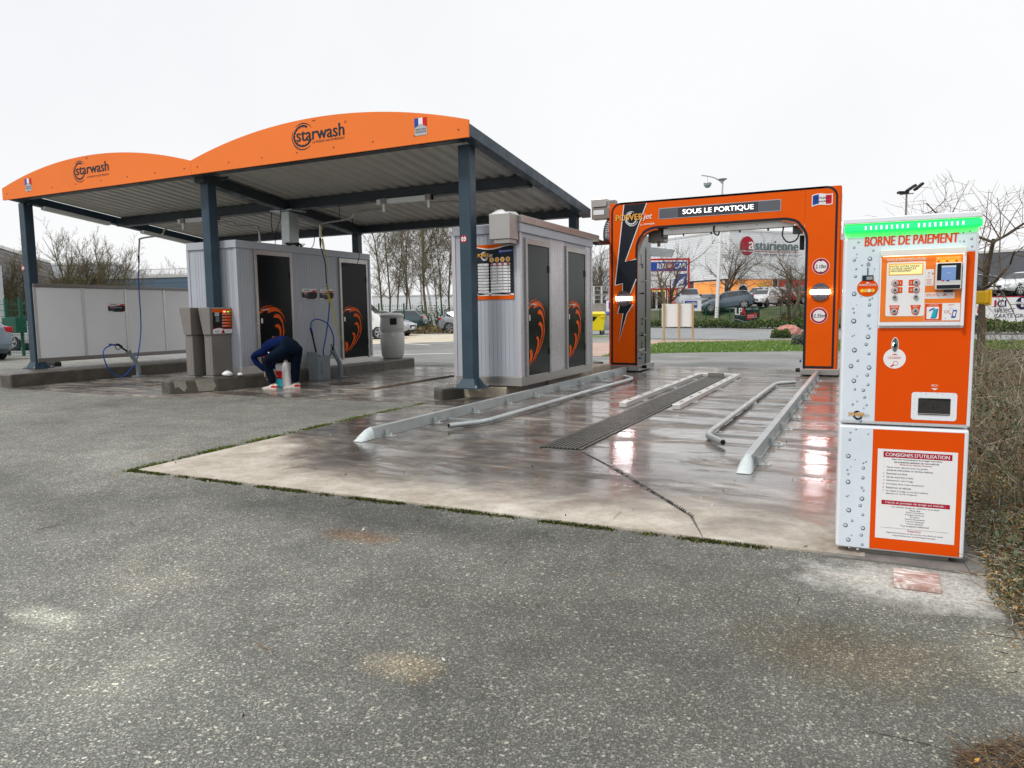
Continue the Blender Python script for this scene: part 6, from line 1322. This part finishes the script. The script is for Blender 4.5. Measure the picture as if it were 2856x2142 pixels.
# ------------------------------------------------------------------ street furniture
p = gat(1998, 61, .05); sl = thing('street_lamp', 'tall white street lamp with curved arm and hanging lantern behind the gantry', 'street lamp', p); tp_ = Vector((p.x+.35, p.y+.15, 11.6))
MB().cyl(p, p+(tp_-p)*.68, .30*.55, .13, n=12, m=WHT).cyl(p+(tp_-p)*.68, tp_, .09, .06, n=10, m=GALV).obj('pole', sl, smooth=True)
MB().tube(smooth([tp_-Vector((0,0,.1)), tp_-RV*.25+Vector((0,0,.15)), tp_-RV*.7+Vector((0,0,.40)), tp_-RV*1.15+Vector((0,0,.52)), tp_-RV*1.75+Vector((0,0,.62))]), .05, 6, GALV).obj('arm', sl, smooth='full')
lc = tp_-RV*1.25+Vector((0,0,-.25)); MB().lathe(lc, [(.05,.32),(.30,.27),(.34,.2)], 16, GALV).lathe(lc, [(.33,.195),(.30,.05),(.18,-.12),(.03,-.16)], 16, mat('lantern_bowl', (.35,.42,.42), .25)).cyl(lc+Vector((0,0,.3)), lc+Vector((0,0,.76)), .02, m=GALV, n=6).obj('lantern', sl)
MB().lathe(tp_, [(.05,0),(.08,.12),(.36,.28),(.36,.31)], 14, GALV).obj('cap', sl)
p = gat(2516, 60, 1.5); fm = thing('floodlight_mast', 'thin grey mast carrying three dark floodlights above the terminal', 'floodlight mast', p)
MB().cyl(p, (p.x, p.y, 10.55), .11, .07, n=8, m=STAIND).obj('pole', fm)
for i, (dx, dz, tl) in enumerate(((-.3, .0, 0), (.35, .35, .6), (.95, .45, .7))):
    c = Vector((p.x, p.y, 10.45))+RV*dx+Vector((0, 0, dz)); e = Vector((RV.x*cos(tl), RV.y*cos(tl), sin(tl))); up_ = Vector((-RV.x*sin(tl), -RV.y*sin(tl), cos(tl)))
    q = [c-e*.4-FV*.2-up_*.09, c+e*.4-FV*.2-up_*.09, c+e*.4+FV*.2-up_*.09, c-e*.4+FV*.2-up_*.09]; MB().hexa(q+[x+up_*.18 for x in q], BLK).obj('floodlight', fm)
c = Vector((p.x, p.y, 10.3)); MB().box(c.x-.5, c.x+.5, c.y-.06, c.y+.06, c.z, c.z+.08, STAIND).obj('crossarm', fm)
MB().cyl(gat(2, 30), (*gat(2, 30).xy, 3.4), .16, n=12, m=GALV).obj('sign_pylon', label='thick pale metal pylon standing at the very left edge of the photo', cat='pylon')
def fence(label, a, b, h, n, z0=0.0, zfun=None, group=None):
    t = thing('mesh_fence', label, 'fence', ((a.x+b.x)/2, (a.y+b.y)/2, z0)); d = b-a; L = d.length; d.normalize(); m = MB(); nx = Vector((d.y, -d.x, 0))*.03
    for i in range(n): p = a+(b-a)*(i/(n-1)); MB().box(p.x-.035, p.x+.035, p.y-.035, p.y+.035, z0, z0+h+.05, GREEN).obj('post', t)
    k = int(L/.14)
    for i in range(k): p = a+(b-a)*(i/k); m.add([tuple(p+d*-.008+Vector((0,0,z0+.05))), tuple(p+d*.008+Vector((0,0,z0+.05))), tuple(p+d*.008+Vector((0,0,z0+h))), tuple(p-d*.008+Vector((0,0,z0+h)))], [(0,1,2,3)], GREEN)
    z = .08
    while z < h: 
        m.add([tuple(a+Vector((0,0,z0+z))), tuple(b+Vector((0,0,z0+z))), tuple(b+Vector((0,0,z0+z+.016))), tuple(a+Vector((0,0,z0+z+.016)))], [(0,1,2,3)], GREEN); z += .2
    m.obj('wire_mesh', t, kind='stuff')
fence('green mesh fence at the far left behind the blue-grey car', gat(-60, 25), gat(100, 23.4), 1.85, 5)
MB().box(*sorted((gat(22, 24).x, gat(22, 24).x+.75)), gat(22, 24).y-.2, gat(22, 24).y+.15, .75, 1.25, GREEN).obj('letter_box', label='green letter box unit mounted on the left mesh fence', cat='letter box', bevel=.02)
fence('green mesh fence in front of the silver car between the cabins', gat(985, 42), gat(1127, 43.5), 1.8, 3); fence('green mesh fence running below the birch trees', gat(1127, 60), gat(1340, 58), 1.9, 5)
fence('green mesh fence along the foot of the grassy bank', gat(1780, 60.5), gat(2330, 52.5), 1.35, 9, .1)
# ------------------------------------------------------------------ bare trees
BARK = mat('grey_brown_bark', (.13,.105,.07), .85, var=.35, scale=8, bump=.4); BARKG = mat('mossy_bark', (.13,.11,.06), .85, var=.35, scale=6, bump=.4); TWIG = mat('brown_twigs', (.15,.115,.08), .85, var=.3, scale=3); TWIGG = mat('olive_twigs', (.14,.125,.055), .85, var=.3, scale=3)
BIRCH = mat('birch_bark', (.58,.56,.52), .7, var=.1, scale=5)
def birch_marks():
    k = new('birch_marked'); v = k.coord((3, 3, 16)); f = k.noise(v, 1.2, 4, .7); k.l(k.ramp(f, [(.40, (.05,.045,.04)), (.50, (.60,.58,.54))]), k.b.inputs['Base Color']); k.b.inputs['Roughness'].default_value = .8; return k.m
BIRCH = birch_marks()
def tubes(segs, sides):
    A = np.array([s[0] for s in segs]); B_ = np.array([s[1] for s in segs]); r0 = np.array([s[2] for s in segs]); r1 = np.array([s[3] for s in segs])
    D = B_-A; D /= np.linalg.norm(D, axis=1)[:, None]+1e-9; T = np.where(np.abs(D[:, 2:3]) < .9, [[0, 0, 1.]], [[1., 0, 0]]); U_ = np.cross(D, T); U_ /= np.linalg.norm(U_, axis=1)[:, None]; W_ = np.cross(D, U_)
    n = len(A); V = np.zeros((n, 2*sides, 3)); 
    for k in range(sides):
        c, s_ = cos(2*pi*k/sides), sin(2*pi*k/sides); V[:, k] = A+(U_*c+W_*s_)*r0[:, None]; V[:, sides+k] = B_+(U_*c+W_*s_)*r1[:, None]
    F = np.array([[k, (k+1) % sides, sides+(k+1) % sides, sides+k] for k in range(sides)]); F = (F[None]+(np.arange(n)*2*sides)[:, None, None]).reshape(-1, 4)
    return V.reshape(-1, 3), F
def grow(r, p, d, ln, rad, depth, par, out):
    n = 4 if depth > 1 else 3; pts = [p]; dd = d.copy()
    for i in range(n):
        dd = dd+np.array([r.normal()*par['wob'], r.normal()*par['wob'], r.normal()*par['wob']*.6+par['up']]); dd /= np.linalg.norm(dd)
        q = pts[-1]+dd*ln/n; out[0 if depth >= par['lv']-1 else 1].append((pts[-1], q, rad*(1-.65*i/n), rad*(1-.65*(i+1)/n))); pts.append(q)
        if depth > 0:
            kmax = par['kids'][par['lv']-depth]; k = kmax if i >= par.get('first', 0) or depth < par['lv'] else 0
            for _ in range(k):
                if depth < par['lv'] and r.rand() > par.get('pr', 1): continue
                t_ = r.rand(); b = pts[-2]*(1-t_)+q*t_; ang = radians(r.uniform(*par['ang'])); az = r.uniform(0, 2*pi)
                a_ = np.cross(dd, [0, 0, 1.] if abs(dd[2]) < .95 else [1., 0, 0]); a_ /= np.linalg.norm(a_); c_ = np.cross(dd, a_)
                nd = dd*cos(ang)+(a_*cos(az)+c_*sin(az))*sin(ang)
                grow(r, b, nd, ln*r.uniform(*par['len'])*(1-.25*(i/n)), max(rad*(1-.6*i/n)*par['thin'], par['min']), depth-1, par, out)
def make_tree(name, label, loc, h, rad, seed, par, mt=BARK, mc=TWIG, group=None, stems=1, leaf=None):
    r = np.random.RandomState(seed); out = [[], []]
    for s_ in range(stems):
        a = r.uniform(0, 6.28); d = np.array([cos(a)*.25*(stems > 1), sin(a)*.25*(stems > 1), 1.])+np.array([par.get('lean', 0)*RV.x, par.get('lean', 0)*RV.y, 0]); d /= np.linalg.norm(d)
        grow(r, np.array([0, 0, -.05])+np.array([cos(a), sin(a), 0])*.15*(stems > 1), d, h, rad, par['lv'], par, out)
    t = thing(name, label, 'tree', loc, 0, group)
    V, F = tubes(out[0], 6); npmesh('trunk', V, F, mt, parent=t); V, F = tubes(out[1], 3); npmesh('crown', V, F, mc, parent=t); return t
PSP = dict(lv=4, kids=(0, 3, 3, 2, 1), ang=(35, 70), len=(.42, .62), thin=.45, wob=.10, up=.03, min=.012, first=1)
PSP = dict(lv=4, kids=(3, 3, 3, 2, 0), ang=(30, 65), len=(.36, .56), thin=.48, wob=.11, up=.03, min=.010, first=1)
PBI = dict(lv=4, kids=(5, 3, 2, 1, 0), ang=(25, 55), len=(.28, .46), thin=.36, wob=.07, up=.05, min=.010, first=1)
PRO = dict(pr=.62, lv=4, kids=(3, 2, 2, 1, 0), ang=(14, 42), len=(.46, .66), thin=.5, wob=.10, up=.05, min=.009, first=0)
PG = dict(lv=4, kids=(2, 2, 2, 1, 0), ang=(28, 60), len=(.52, .74), thin=.46, wob=.12, up=.035, min=.010, first=1, pr=.66)
# left group behind the screen
tA = make_tree('bare_tree', 'broad bare multi-stem tree nearest the left canopy post', lift(gat(165, 46)), 4.5, .10, 11, PRO, BARKG, TWIGG, 'bare trees behind the left screen', 3)
tB = make_tree('bare_tree', 'bare multi-stem tree left of the blue hose', lift(gat(245, 48)), 4.4, .10, 12, PRO, BARK, TWIG, 'bare trees behind the left screen', 3)
for src, px, b, rz, sc_, lab in ((tA, 318, 48, 2.1, .93, 'bare tree right of the blue hose line, behind the screen'), (tB, 200, 54, 1.2, .88, 'bare tree in the middle of the left clump'), (tA, 112, 50, 4.0, .8, 'bare tree half hidden by the left canopy post'), (tB, 500, 66, 3.0, .92, 'lone slender bare tree beside the first cabin'), (tA, 555, 68, 5, .62, 'small reddish bare tree touching the first cabin edge'), (tA, 20, 46, 2.5, .9, 'thin bare tree by the pale pylon at the left edge')):
    dup(src, None, lift(gat(px, b)), rz, sc_, lab)
# birch row between the cabins
b1 = make_tree('birch_tree', 'white-barked birch just right of the dark teal crossover', lift(gat(1175, 66)), 11.5, .10, 21, PBI, BIRCH, TWIG, 'birch trees between the cabins')
b2 = make_tree('birch_tree', 'second white-barked birch, right of the big brown trunk', lift(gat(1213, 64)), 12.0, .11, 22, PBI, BIRCH, TWIG, 'birch trees between the cabins')
m1 = make_tree('bare_tree', 'tall brown-trunked bare tree standing between the two birches', lift(gat(1192, 62)), 13.0, .13, 23, PBI, BARKG, TWIGG, 'bare trees between the cabins')
for src, px, b, rz, sc_, lab in ((m1, 1068, 66, 1.0, .80, 'bare tree above the white van roof'), (m1, 1085, 72, 2.4, .82, 'slender bare tree behind the litter bin'), (m1, 1130, 75, 3.3, .86, 'bare tree behind the fence post, left of the birches'), (b1, 1150, 78, 4.4, .9, 'bare tree far back, just left of the first birch'), (m1, 1236, 70, .5, .78, 'bare tree with olive trunk right of the second birch'), (m1, 1256, 68, 5.2, .80, 'bare tree close to the second cabin edge'), (b2, 1275, 74, 2.0, .85, 'furthest right bare tree touching the second cabin'), (b1, 1105, 80, .9, .9, 'bare tree in the back row above the teal crossover'), (b1, 1222, 84, 3.7, .9, 'bare tree in the back row above the second birch')):
    c = dup(src, None, lift(gat(px, b)), rz, sc_, lab); c['group'] = 'bare trees between the cabins'; c.name = 'bare_tree'
    for ch in c.children:
        if ch.name.startswith('trunk') and src is not m1: ch.data = ch.data.copy(); ch.data.materials[0] = BARK
dup(tB, None, lift(gat(1678, 56)), .7, .95, 'bare tree behind the stacked cages, left of the gantry')
# trees seen through the gantry
tC = make_tree('bare_tree', 'twin-trunk bare tree seen through the gantry beside the wooden-stake board', (*gat(1862, 57).xy, .2), 4.5, .19, 31, PG, BARKG, TWIG, 'bare trees seen through the gantry', 2)
tD = make_tree('bare_tree', 'spreading bare tree directly behind the white lamp pole', (*gat(2008, 63).xy, .9), 4.8, .15, 32, PG, BARK, TWIG, 'bare trees seen through the gantry', 2)
c = dup(tC, None, (*gat(2208, 55).xy, .2), 2.2, .92, 'bare tree beside the right gantry leg, in front of the red car'); c = dup(tD, None, (*gat(2240, 58).xy, .3), 4.2, .7, 'smaller bare tree partly behind the right gantry leg')
# near tree at the right edge
PNR = dict(lv=4, kids=(3, 2, 2, 1, 0), ang=(38, 82), len=(.55, .82), thin=.52, wob=.15, up=.01, min=.0035, first=2, lean=.10, pr=.62)
make_tree('bare_tree', 'near spreading bare tree behind the right side of the terminal', (*gat(2722, 13.0).xy, 0), 2.55, .085, 44, PNR, BARK, TWIG, None, 1)

# ------------------------------------------------------------------ hedges, shrubs and scrub
def leafcloud(n, fn, size, seed, up=.3):
    r = np.random.RandomState(seed); C_ = fn(r, n); A = r.normal(size=(len(C_), 3)); A /= np.linalg.norm(A, axis=1)[:, None]; B_ = np.cross(A, r.normal(size=(len(C_), 3))); B_ /= np.linalg.norm(B_, axis=1)[:, None]
    s_ = size*r.uniform(.5, 1.3, (len(C_), 1)); V = np.stack([C_-A*s_, C_+B_*s_*.45, C_+A*s_, C_-B_*s_*.45], 1); V[:, 2, 2] += up*s_[:, 0]
    return V.reshape(-1, 3), np.arange(len(C_)*4).reshape(-1, 4), r
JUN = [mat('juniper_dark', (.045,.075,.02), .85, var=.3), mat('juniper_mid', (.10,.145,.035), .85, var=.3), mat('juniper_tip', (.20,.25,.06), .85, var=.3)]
def hedge(label, line, w, h, n, size, seed):
    P_ = np.array([[*gat(px, b).xy] for px, b in line]); L = np.r_[0, np.cumsum(np.linalg.norm(np.diff(P_, axis=0), axis=1))]
    def fn(r, n):
        d = r.uniform(0, L[-1], n); x = np.interp(d, L, P_[:, 0]); y = np.interp(d, L, P_[:, 1]); bump_ = .72+.28*np.sin(d*1.3)*np.sin(d*.57+2)+.10*np.sin(d*4.1)
        t_ = r.uniform(-1, 1, n); z = h*bump_*np.sqrt(np.clip(1-t_**2*.9, 0, 1))*r.uniform(.25, 1.0, n)**.5; z += r.normal(size=n)*.03
        return np.stack([x+t_*w/2*FV.x, y+t_*w/2*FV.y, np.maximum(z, .02)], 1)
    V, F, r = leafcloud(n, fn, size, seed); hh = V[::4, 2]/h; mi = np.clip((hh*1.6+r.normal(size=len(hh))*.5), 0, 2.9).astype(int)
    return npmesh('juniper_hedge', V, F, JUN, mi=mi, kind='stuff', label=label, cat='hedge')
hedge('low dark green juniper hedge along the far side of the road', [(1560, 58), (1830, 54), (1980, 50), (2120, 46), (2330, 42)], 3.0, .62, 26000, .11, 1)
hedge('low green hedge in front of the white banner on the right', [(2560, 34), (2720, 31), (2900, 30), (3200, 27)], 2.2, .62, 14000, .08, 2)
def shrub(label, loc, rx, rz_, n, size, seed, mats=JUN, name='juniper_shrub'):
    def fn(r, n):
        d = r.normal(size=(n, 3)); d /= np.linalg.norm(d, axis=1)[:, None]; d[:, 2] = abs(d[:, 2]); q = r.uniform(.5, 1.05, (n, 1))*(1+.15*np.sin(d[:, :1]*7+seed)); return d*q*np.array([rx, rx*.8, rz_])
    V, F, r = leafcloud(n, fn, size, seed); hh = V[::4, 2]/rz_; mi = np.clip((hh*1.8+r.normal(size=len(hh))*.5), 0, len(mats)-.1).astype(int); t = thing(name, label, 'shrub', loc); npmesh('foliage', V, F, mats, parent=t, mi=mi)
    MB().cyl((0,0,0), (0,0,rz_*.6), .04, .02, n=6, m=BARK).obj('stem', t, local=True); return t
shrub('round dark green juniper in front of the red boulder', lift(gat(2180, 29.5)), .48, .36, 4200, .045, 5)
shrub('small grey-green shrub against the right gantry leg', lift(gat(2236, 23)), .32, .42, 3000, .03, 6, [mat('sage_dark', (.09,.11,.08), .85), mat('sage_mid', (.19,.22,.18), .85)], 'sage_shrub')
m = MB(); wr = random.Random(8); rings = []
for z, k in ((0, 1), (.18, 1.02), (.34, .85), (.46, .5), (.50, .1)): rings.append([(.62*k*(1+wr.uniform(-.16, .16))*cos(2*pi*i/11)+.05, .4*k*(1+wr.uniform(-.16, .16))*sin(2*pi*i/11), z+wr.uniform(-.03, .05)*(k < 1)) for i in range(11)])
bo = m.loft(rings, mat('pink_granite', (.50,.22,.18), .8, var=.5, scale=5, bump=.6, bscale=12)).obj('boulder', label='pinkish red granite boulder behind the round juniper', cat='boulder', local=True); bo.location = gat(2196, 31.2)
# bramble and ivy on the bank under the birches
def patch(pxs, bs, h, zf=None):
    def fn(r, n):
        px = r.uniform(*pxs, n); b = r.uniform(*bs, n); d = np.array([at(p, 880, 1.0) for p in (pxs[0], pxs[1])]); t_ = (px-pxs[0])/(pxs[1]-pxs[0]); g0 = np.array([*gat(pxs[0], 1)]); g1 = np.array([*gat(pxs[1], 1)])
        P_ = (g0[None]*(1-t_[:, None])+g1[None]*t_[:, None])*b[:, None]; P_[:, 2] = h*r.uniform(0, 1, n)**1.6*(.6+.4*np.sin(px*.13)*np.sin(b*.6)) + (0 if zf is None else zf(px, b)); return P_
    return fn
LIT = [mat('litter_brown', (.16,.085,.04), .9, var=.4), mat('litter_dark', (.06,.04,.025), .9, var=.4), mat('litter_tan', (.30,.19,.09), .9, var=.3), mat('weed_green', (.09,.12,.03), .9, var=.3)]
V, F, r = leafcloud(9000, patch((1090, 1345), (44, 66), .35), .10, 61); npmesh('leaf_litter', V, F, LIT, mi=r.randint(0, 4, len(F)), kind='stuff', label='brown leaf litter and brambles under the birch trees', cat='leaf litter')
V, F, r = leafcloud(9000, patch((180, 640), (56, 61), 3.2), .11, 62); npmesh('brush_hedge', V, F, [mat('hedge_brown', (.075,.06,.035), .9, var=.3), mat('hedge_olive', (.12,.11,.035), .9, var=.3), TWIG], mi=r.randint(0, 3, len(F)), kind='stuff', label='brown-green brushwood hedge in front of the blue shed', cat='hedge')
V, F, r = leafcloud(8000, patch((1150, 1500), (70, 84), 2.6), .12, 63); npmesh('undergrowth', V, F, [mat('far_green', (.03,.06,.03), .9), mat('far_olive', (.08,.08,.03), .9)], mi=r.randint(0, 2, len(F)), kind='stuff', label='dark green undergrowth far behind the birch trees', cat='undergrowth')
V, F, r = leafcloud(12000, patch((2150, 2330), (53, 57), 1.0), .07, 64); npmesh('brambles', V, F, [MATS['far_olive'], LIT[0], LIT[1], mat('yellow_leaf', (.42,.36,.08), .8)], mi=r.choice(4, len(F), p=(.35, .3, .3, .05)), kind='stuff', label='brown brambles on the bank near the right gantry leg', cat='brambles')
# grass blades on the lawn behind the gantry
def blades(n, poly, h, w, seed, mats, name, label, cat='grass', z=.01, p=None):
    r = np.random.RandomState(seed); P_ = np.array(poly); lo, hi = P_.min(0), P_.max(0); C_ = r.uniform(lo, hi, (n*2, 2)); ins = np.zeros(len(C_), bool); j = len(P_)-1
    for i in range(len(P_)):
        c = ((P_[i, 1] > C_[:, 1]) != (P_[j, 1] > C_[:, 1])) & (C_[:, 0] < (P_[j, 0]-P_[i, 0])*(C_[:, 1]-P_[i, 1])/(P_[j, 1]-P_[i, 1]+1e-9)+P_[i, 0]); ins ^= c; j = i
    C_ = C_[ins][:n]; k = len(C_); a = r.uniform(0, 6.28, k); hh = h*r.uniform(.4, 1.3, k); d = np.stack([np.cos(a)*w, np.sin(a)*w], 1); le = r.normal(size=(k, 2))*hh[:, None]*.45
    V = np.zeros((k, 3, 3)); V[:, 0, :2] = C_-d; V[:, 1, :2] = C_+d; V[:, 2, :2] = C_+le; V[:, :2, 2] = z; V[:, 2, 2] = z+hh
    return npmesh(name, V.reshape(-1, 3), np.arange(k*3).reshape(-1, 3), mats, mi=r.choice(len(mats), k, p=p), kind='stuff', label=label, cat=cat)
GR = [mat('grass_a', (.12,.22,.035), .8, var=.3), mat('grass_b', (.20,.30,.07), .8, var=.3), mat('daisy_white', (.8,.8,.75), .6)]
blades(42000, [(-6.2,17.9),(-5.0,20.0),(-1.66,21.6),(6,24),(6,29),(-2.2,28.8),(-6.7,26.0)], .07, .012, 71, GR, 'lawn_grass', 'short green grass with daisies behind the gantry', p=(.56, .425, .015))
# scrub bed on the right: twigs, leaves, fallen yellow leaves
BED = [(.55,4.3),(.55,3.70),(.58,3.3),(.66,2.95),(.90,2.65),(1.9,2.25),(7,1.6),(9,9),(8,18),(1.2,18),(.35,13),(.45,8),(.62,5.6)]
r = np.random.RandomState(81); segs = []; lo, hi = np.array(BED).min(0), np.array(BED).max(0)
def inbed(x, y):
    c = False; j = len(BED)-1
    for i in range(len(BED)):
        if (BED[i][1] > y) != (BED[j][1] > y) and x < (BED[j][0]-BED[i][0])*(y-BED[i][1])/(BED[j][1]-BED[i][1])+BED[i][0]: c = not c
        j = i
    return c
cl_ = []
for _ in range(7000):
    y = 1.7+15*r.rand()**2.0; x = .3+(y*.55+1.6)*r.rand()**1.25
    if not inbed(x, y): continue
    tall = .13 if y < 4.6 else .42; tall *= r.uniform(.5, 1.3)*(.6+.5*sin(x*2.3+y*1.1)**2)
    p = np.array([x, y, 0.]); d = np.array([r.normal()*.55, r.normal()*.55, 1. if y > 4.6 else .45]); d /= np.linalg.norm(d); rad = r.uniform(.0014, .0036)*(1+y*.06)
    for k in range(3):
        q = p+d*tall*r.uniform(.45, .75); segs.append((p, q, rad*(1-.25*k), rad*(.75-.22*k)))
        if k and r.rand() < .75: d2 = d+r.normal(size=3)*.6; d2 /= np.linalg.norm(d2); segs.append((q, q+d2*tall*.5, rad*.5, rad*.25))
        p = q; d = d+r.normal(size=3)*.28; d[2] += (-.12 if y < 4.6 else 0); d /= np.linalg.norm(d); 
    cl_.append((x, y, tall))
V, F = tubes(segs, 3); npmesh('dry_scrub', V, F, [mat('dry_stems', (.30,.225,.14), .85, var=.5, scale=9), mat('pale_stems', (.52,.46,.36), .85, var=.3), TWIG], mi=np.repeat(r.choice(3, len(segs), p=(.5, .16, .34)), 3), kind='stuff', label='tangled dry brown scrub stems in the bed right of the terminal', cat='scrub')
def bedleaf(r, n):
    i = r.randint(0, len(cl_), n); C_ = np.array(cl_)[i]; o = r.normal(size=(n, 2))*.12; z = C_[:, 2]*r.uniform(.05, 1.8, n)**1.0; q = np.stack([C_[:, 0]+o[:, 0], C_[:, 1]+o[:, 1], np.maximum(z, .012)], 1); return q[(q[:, 0] > .53) | (q[:, 1] > 4.3)]
V, F, r = leafcloud(95000, bedleaf, .014, 82); npmesh('scrub_leaves', V, F, [mat('cotoneaster_dark', (.055,.075,.03), .6, var=.4), mat('cotoneaster_mid', (.11,.135,.055), .6, var=.3), mat('grey_leaf', (.17,.18,.13), .8), LIT[0]], mi=r.choice(4, len(F), p=(.45, .28, .12, .15)), kind='stuff', label='small dark green leaves of the ground-cover shrubs on the right', cat='ground cover')
def mat_near(r, n):
    y = 2.45+4.3*r.rand(n)**1.2; x = .475+.015*np.sin(y*9)+(y*.34)*r.rand(n)**1.1+np.maximum(0, 3.2-y)*.25; z = .012+.13*r.rand(n)**1.5*np.clip((y-2.5)*1.3, .1, 1)*(.45+.55*np.sin(x*9+2)*np.sin(y*6.3)); return np.stack([x, y, np.maximum(z, .012)], 1)
V, F, r = leafcloud(85000, mat_near, .0085, 85, .2); yy_ = V[::4, 1]; pick = r.choice(6, len(F), p=(.26, .26, .15, .17, .06, .10)); npmesh('ground_cover', V, F, [MATS['cotoneaster_mid'], mat('olive_leaf', (.19,.175,.08), .7, var=.3), LIT[0], mat('dry_olive_leaf', (.32,.27,.16), .8, var=.3), MATS.get('amber_leaf') or mat('amber_leaf', (.62,.32,.05), .7, var=.3), mat('dusty_grey_leaf', (.36,.37,.33), .85, var=.3)], mi=pick, kind='stuff', label='dense low ground cover of small olive and amber leaves beside the terminal', cat='ground cover')
segs = []; r = np.random.RandomState(88)
for _ in range(700):
    y = 2.45+2.2*r.rand(); x = .50+.9*r.rand()**1.6+max(0, 3.0-y)*.2; a = r.uniform(0, 6.28); p = np.array([x, y, .014+.05*r.rand()])
    for k_ in range(3): q = p+np.array([cos(a), sin(a), r.normal()*.25])*r.uniform(.03, .08); q[2] = max(q[2], .008); segs.append((p, q, .0018, .0013)); p = q; a += r.normal()*.5
V, F = tubes(segs, 3); npmesh('dry_stalks', V, F, [MATS['pale_stems'], LIT[2], LIT[1]], mi=np.repeat(r.choice(3, len(segs), p=(.45, .3, .25)), 3), kind='stuff', label='pale dry stalks spilling from the bed onto the asphalt by the terminal', cat='stalks')
def litter(r, n):
    out_ = []
    while len(out_) < n:
        y = 1.7+12*r.rand()**1.8; x = .3+(y*.5+1.8)*r.rand()
        if inbed(x, y) or (r.rand() < .08 and x > .45-.1*(y > 4)): out_.append((x, y, .012+r.rand()*.03))
    return np.array(out_)
V, F, r = leafcloud(15000, litter, .013, 83, .1); npmesh('fallen_leaves', V, F, [LIT[2], LIT[0], mat('amber_leaf', (.62,.32,.05), .7, var=.3), LIT[1]], mi=r.choice(4, len(F), p=(.3, .3, .14, .26)), kind='stuff', label='fallen amber and brown leaves scattered through the right bed', cat='fallen leaves')
# clump of pine straw at the bottom right corner
r = np.random.RandomState(91); segs = []
for _ in range(900):
    a, q = r.uniform(0, 6.28), r.rand()**.6; x, y = .44+.20*q*cos(a), 2.02+.22*q*sin(a); p = np.array([x, y, .005+.05*r.rand()*(1-q)]); d = np.array([r.normal(), r.normal(), r.normal()*.18]); d /= np.linalg.norm(d); segs.append((p, p+d*r.uniform(.03, .11), .0012, .0007))
V, F = tubes(segs, 3); npmesh('straw_clump', V, F, [LIT[0], LIT[1], LIT[2]], mi=np.repeat(r.choice(3, len(segs)), 3), kind='stuff', label='clump of brown pine straw and leaves at the bottom right corner', cat='leaf clump')
def near(r, n): q = r.rand(n)**.6; a = r.uniform(0, 6.28, n); return np.stack([.46+.22*q*np.cos(a), 2.0+.24*q*np.sin(a), .012+.04*r.rand(n)], 1)
V, F, r = leafcloud(160, near, .013, 92, .2); npmesh('fallen_leaves', V, F, [MATS['amber_leaf'], LIT[0], MATS['cotoneaster_dark']], mi=r.choice(3, len(F), p=(.25, .5, .25)), kind='stuff', label='curled amber leaves lying on the corner straw clump', cat='fallen leaves')
# twigs, pebbles and single leaves on the paving
r = np.random.RandomState(95); segs = []
for _ in range(26):
    x = r.uniform(-5, .2); y = r.uniform(1.6, 6.4); a = r.uniform(0, 6.28); z = .02 if y > 3.66 and x > -4.9 else .006; p = np.array([x, y, z]); q = p+np.array([cos(a), sin(a), 0])*r.uniform(.04, .12); a += r.normal()*.6; segs += [(p, q, .0016, .0013), (q, q+np.array([cos(a), sin(a), 0])*.05, .0013, .0008)]
V, F = tubes(segs, 3); npmesh('dry_twigs', V, F, [LIT[2], LIT[1]], mi=np.repeat(r.choice(2, len(segs)), 3), kind='stuff', label='thin dry twigs and grass stalks scattered over the paving', cat='twigs')
def sc_(r, n): x = r.uniform(-6, .4, n); y = 1.2+r.rand(n)**.8*6; z = np.where((y > 3.66) & (x > -4.9), .018, .006); return np.stack([x, y, z], 1)
V, F, r = leafcloud(170, sc_, .011, 96, .3); V[:, 2] = np.maximum(V[:, 2], .005); npmesh('paving_debris', V, F, [LIT[2], LIT[1], flat('pale_chip', (.6,.57,.5)), MATS['amber_leaf']], mi=r.choice(4, len(F), p=(.25, .3, .35, .1)), kind='stuff', label='small leaves and pale chips scattered on asphalt and concrete', cat='debris')
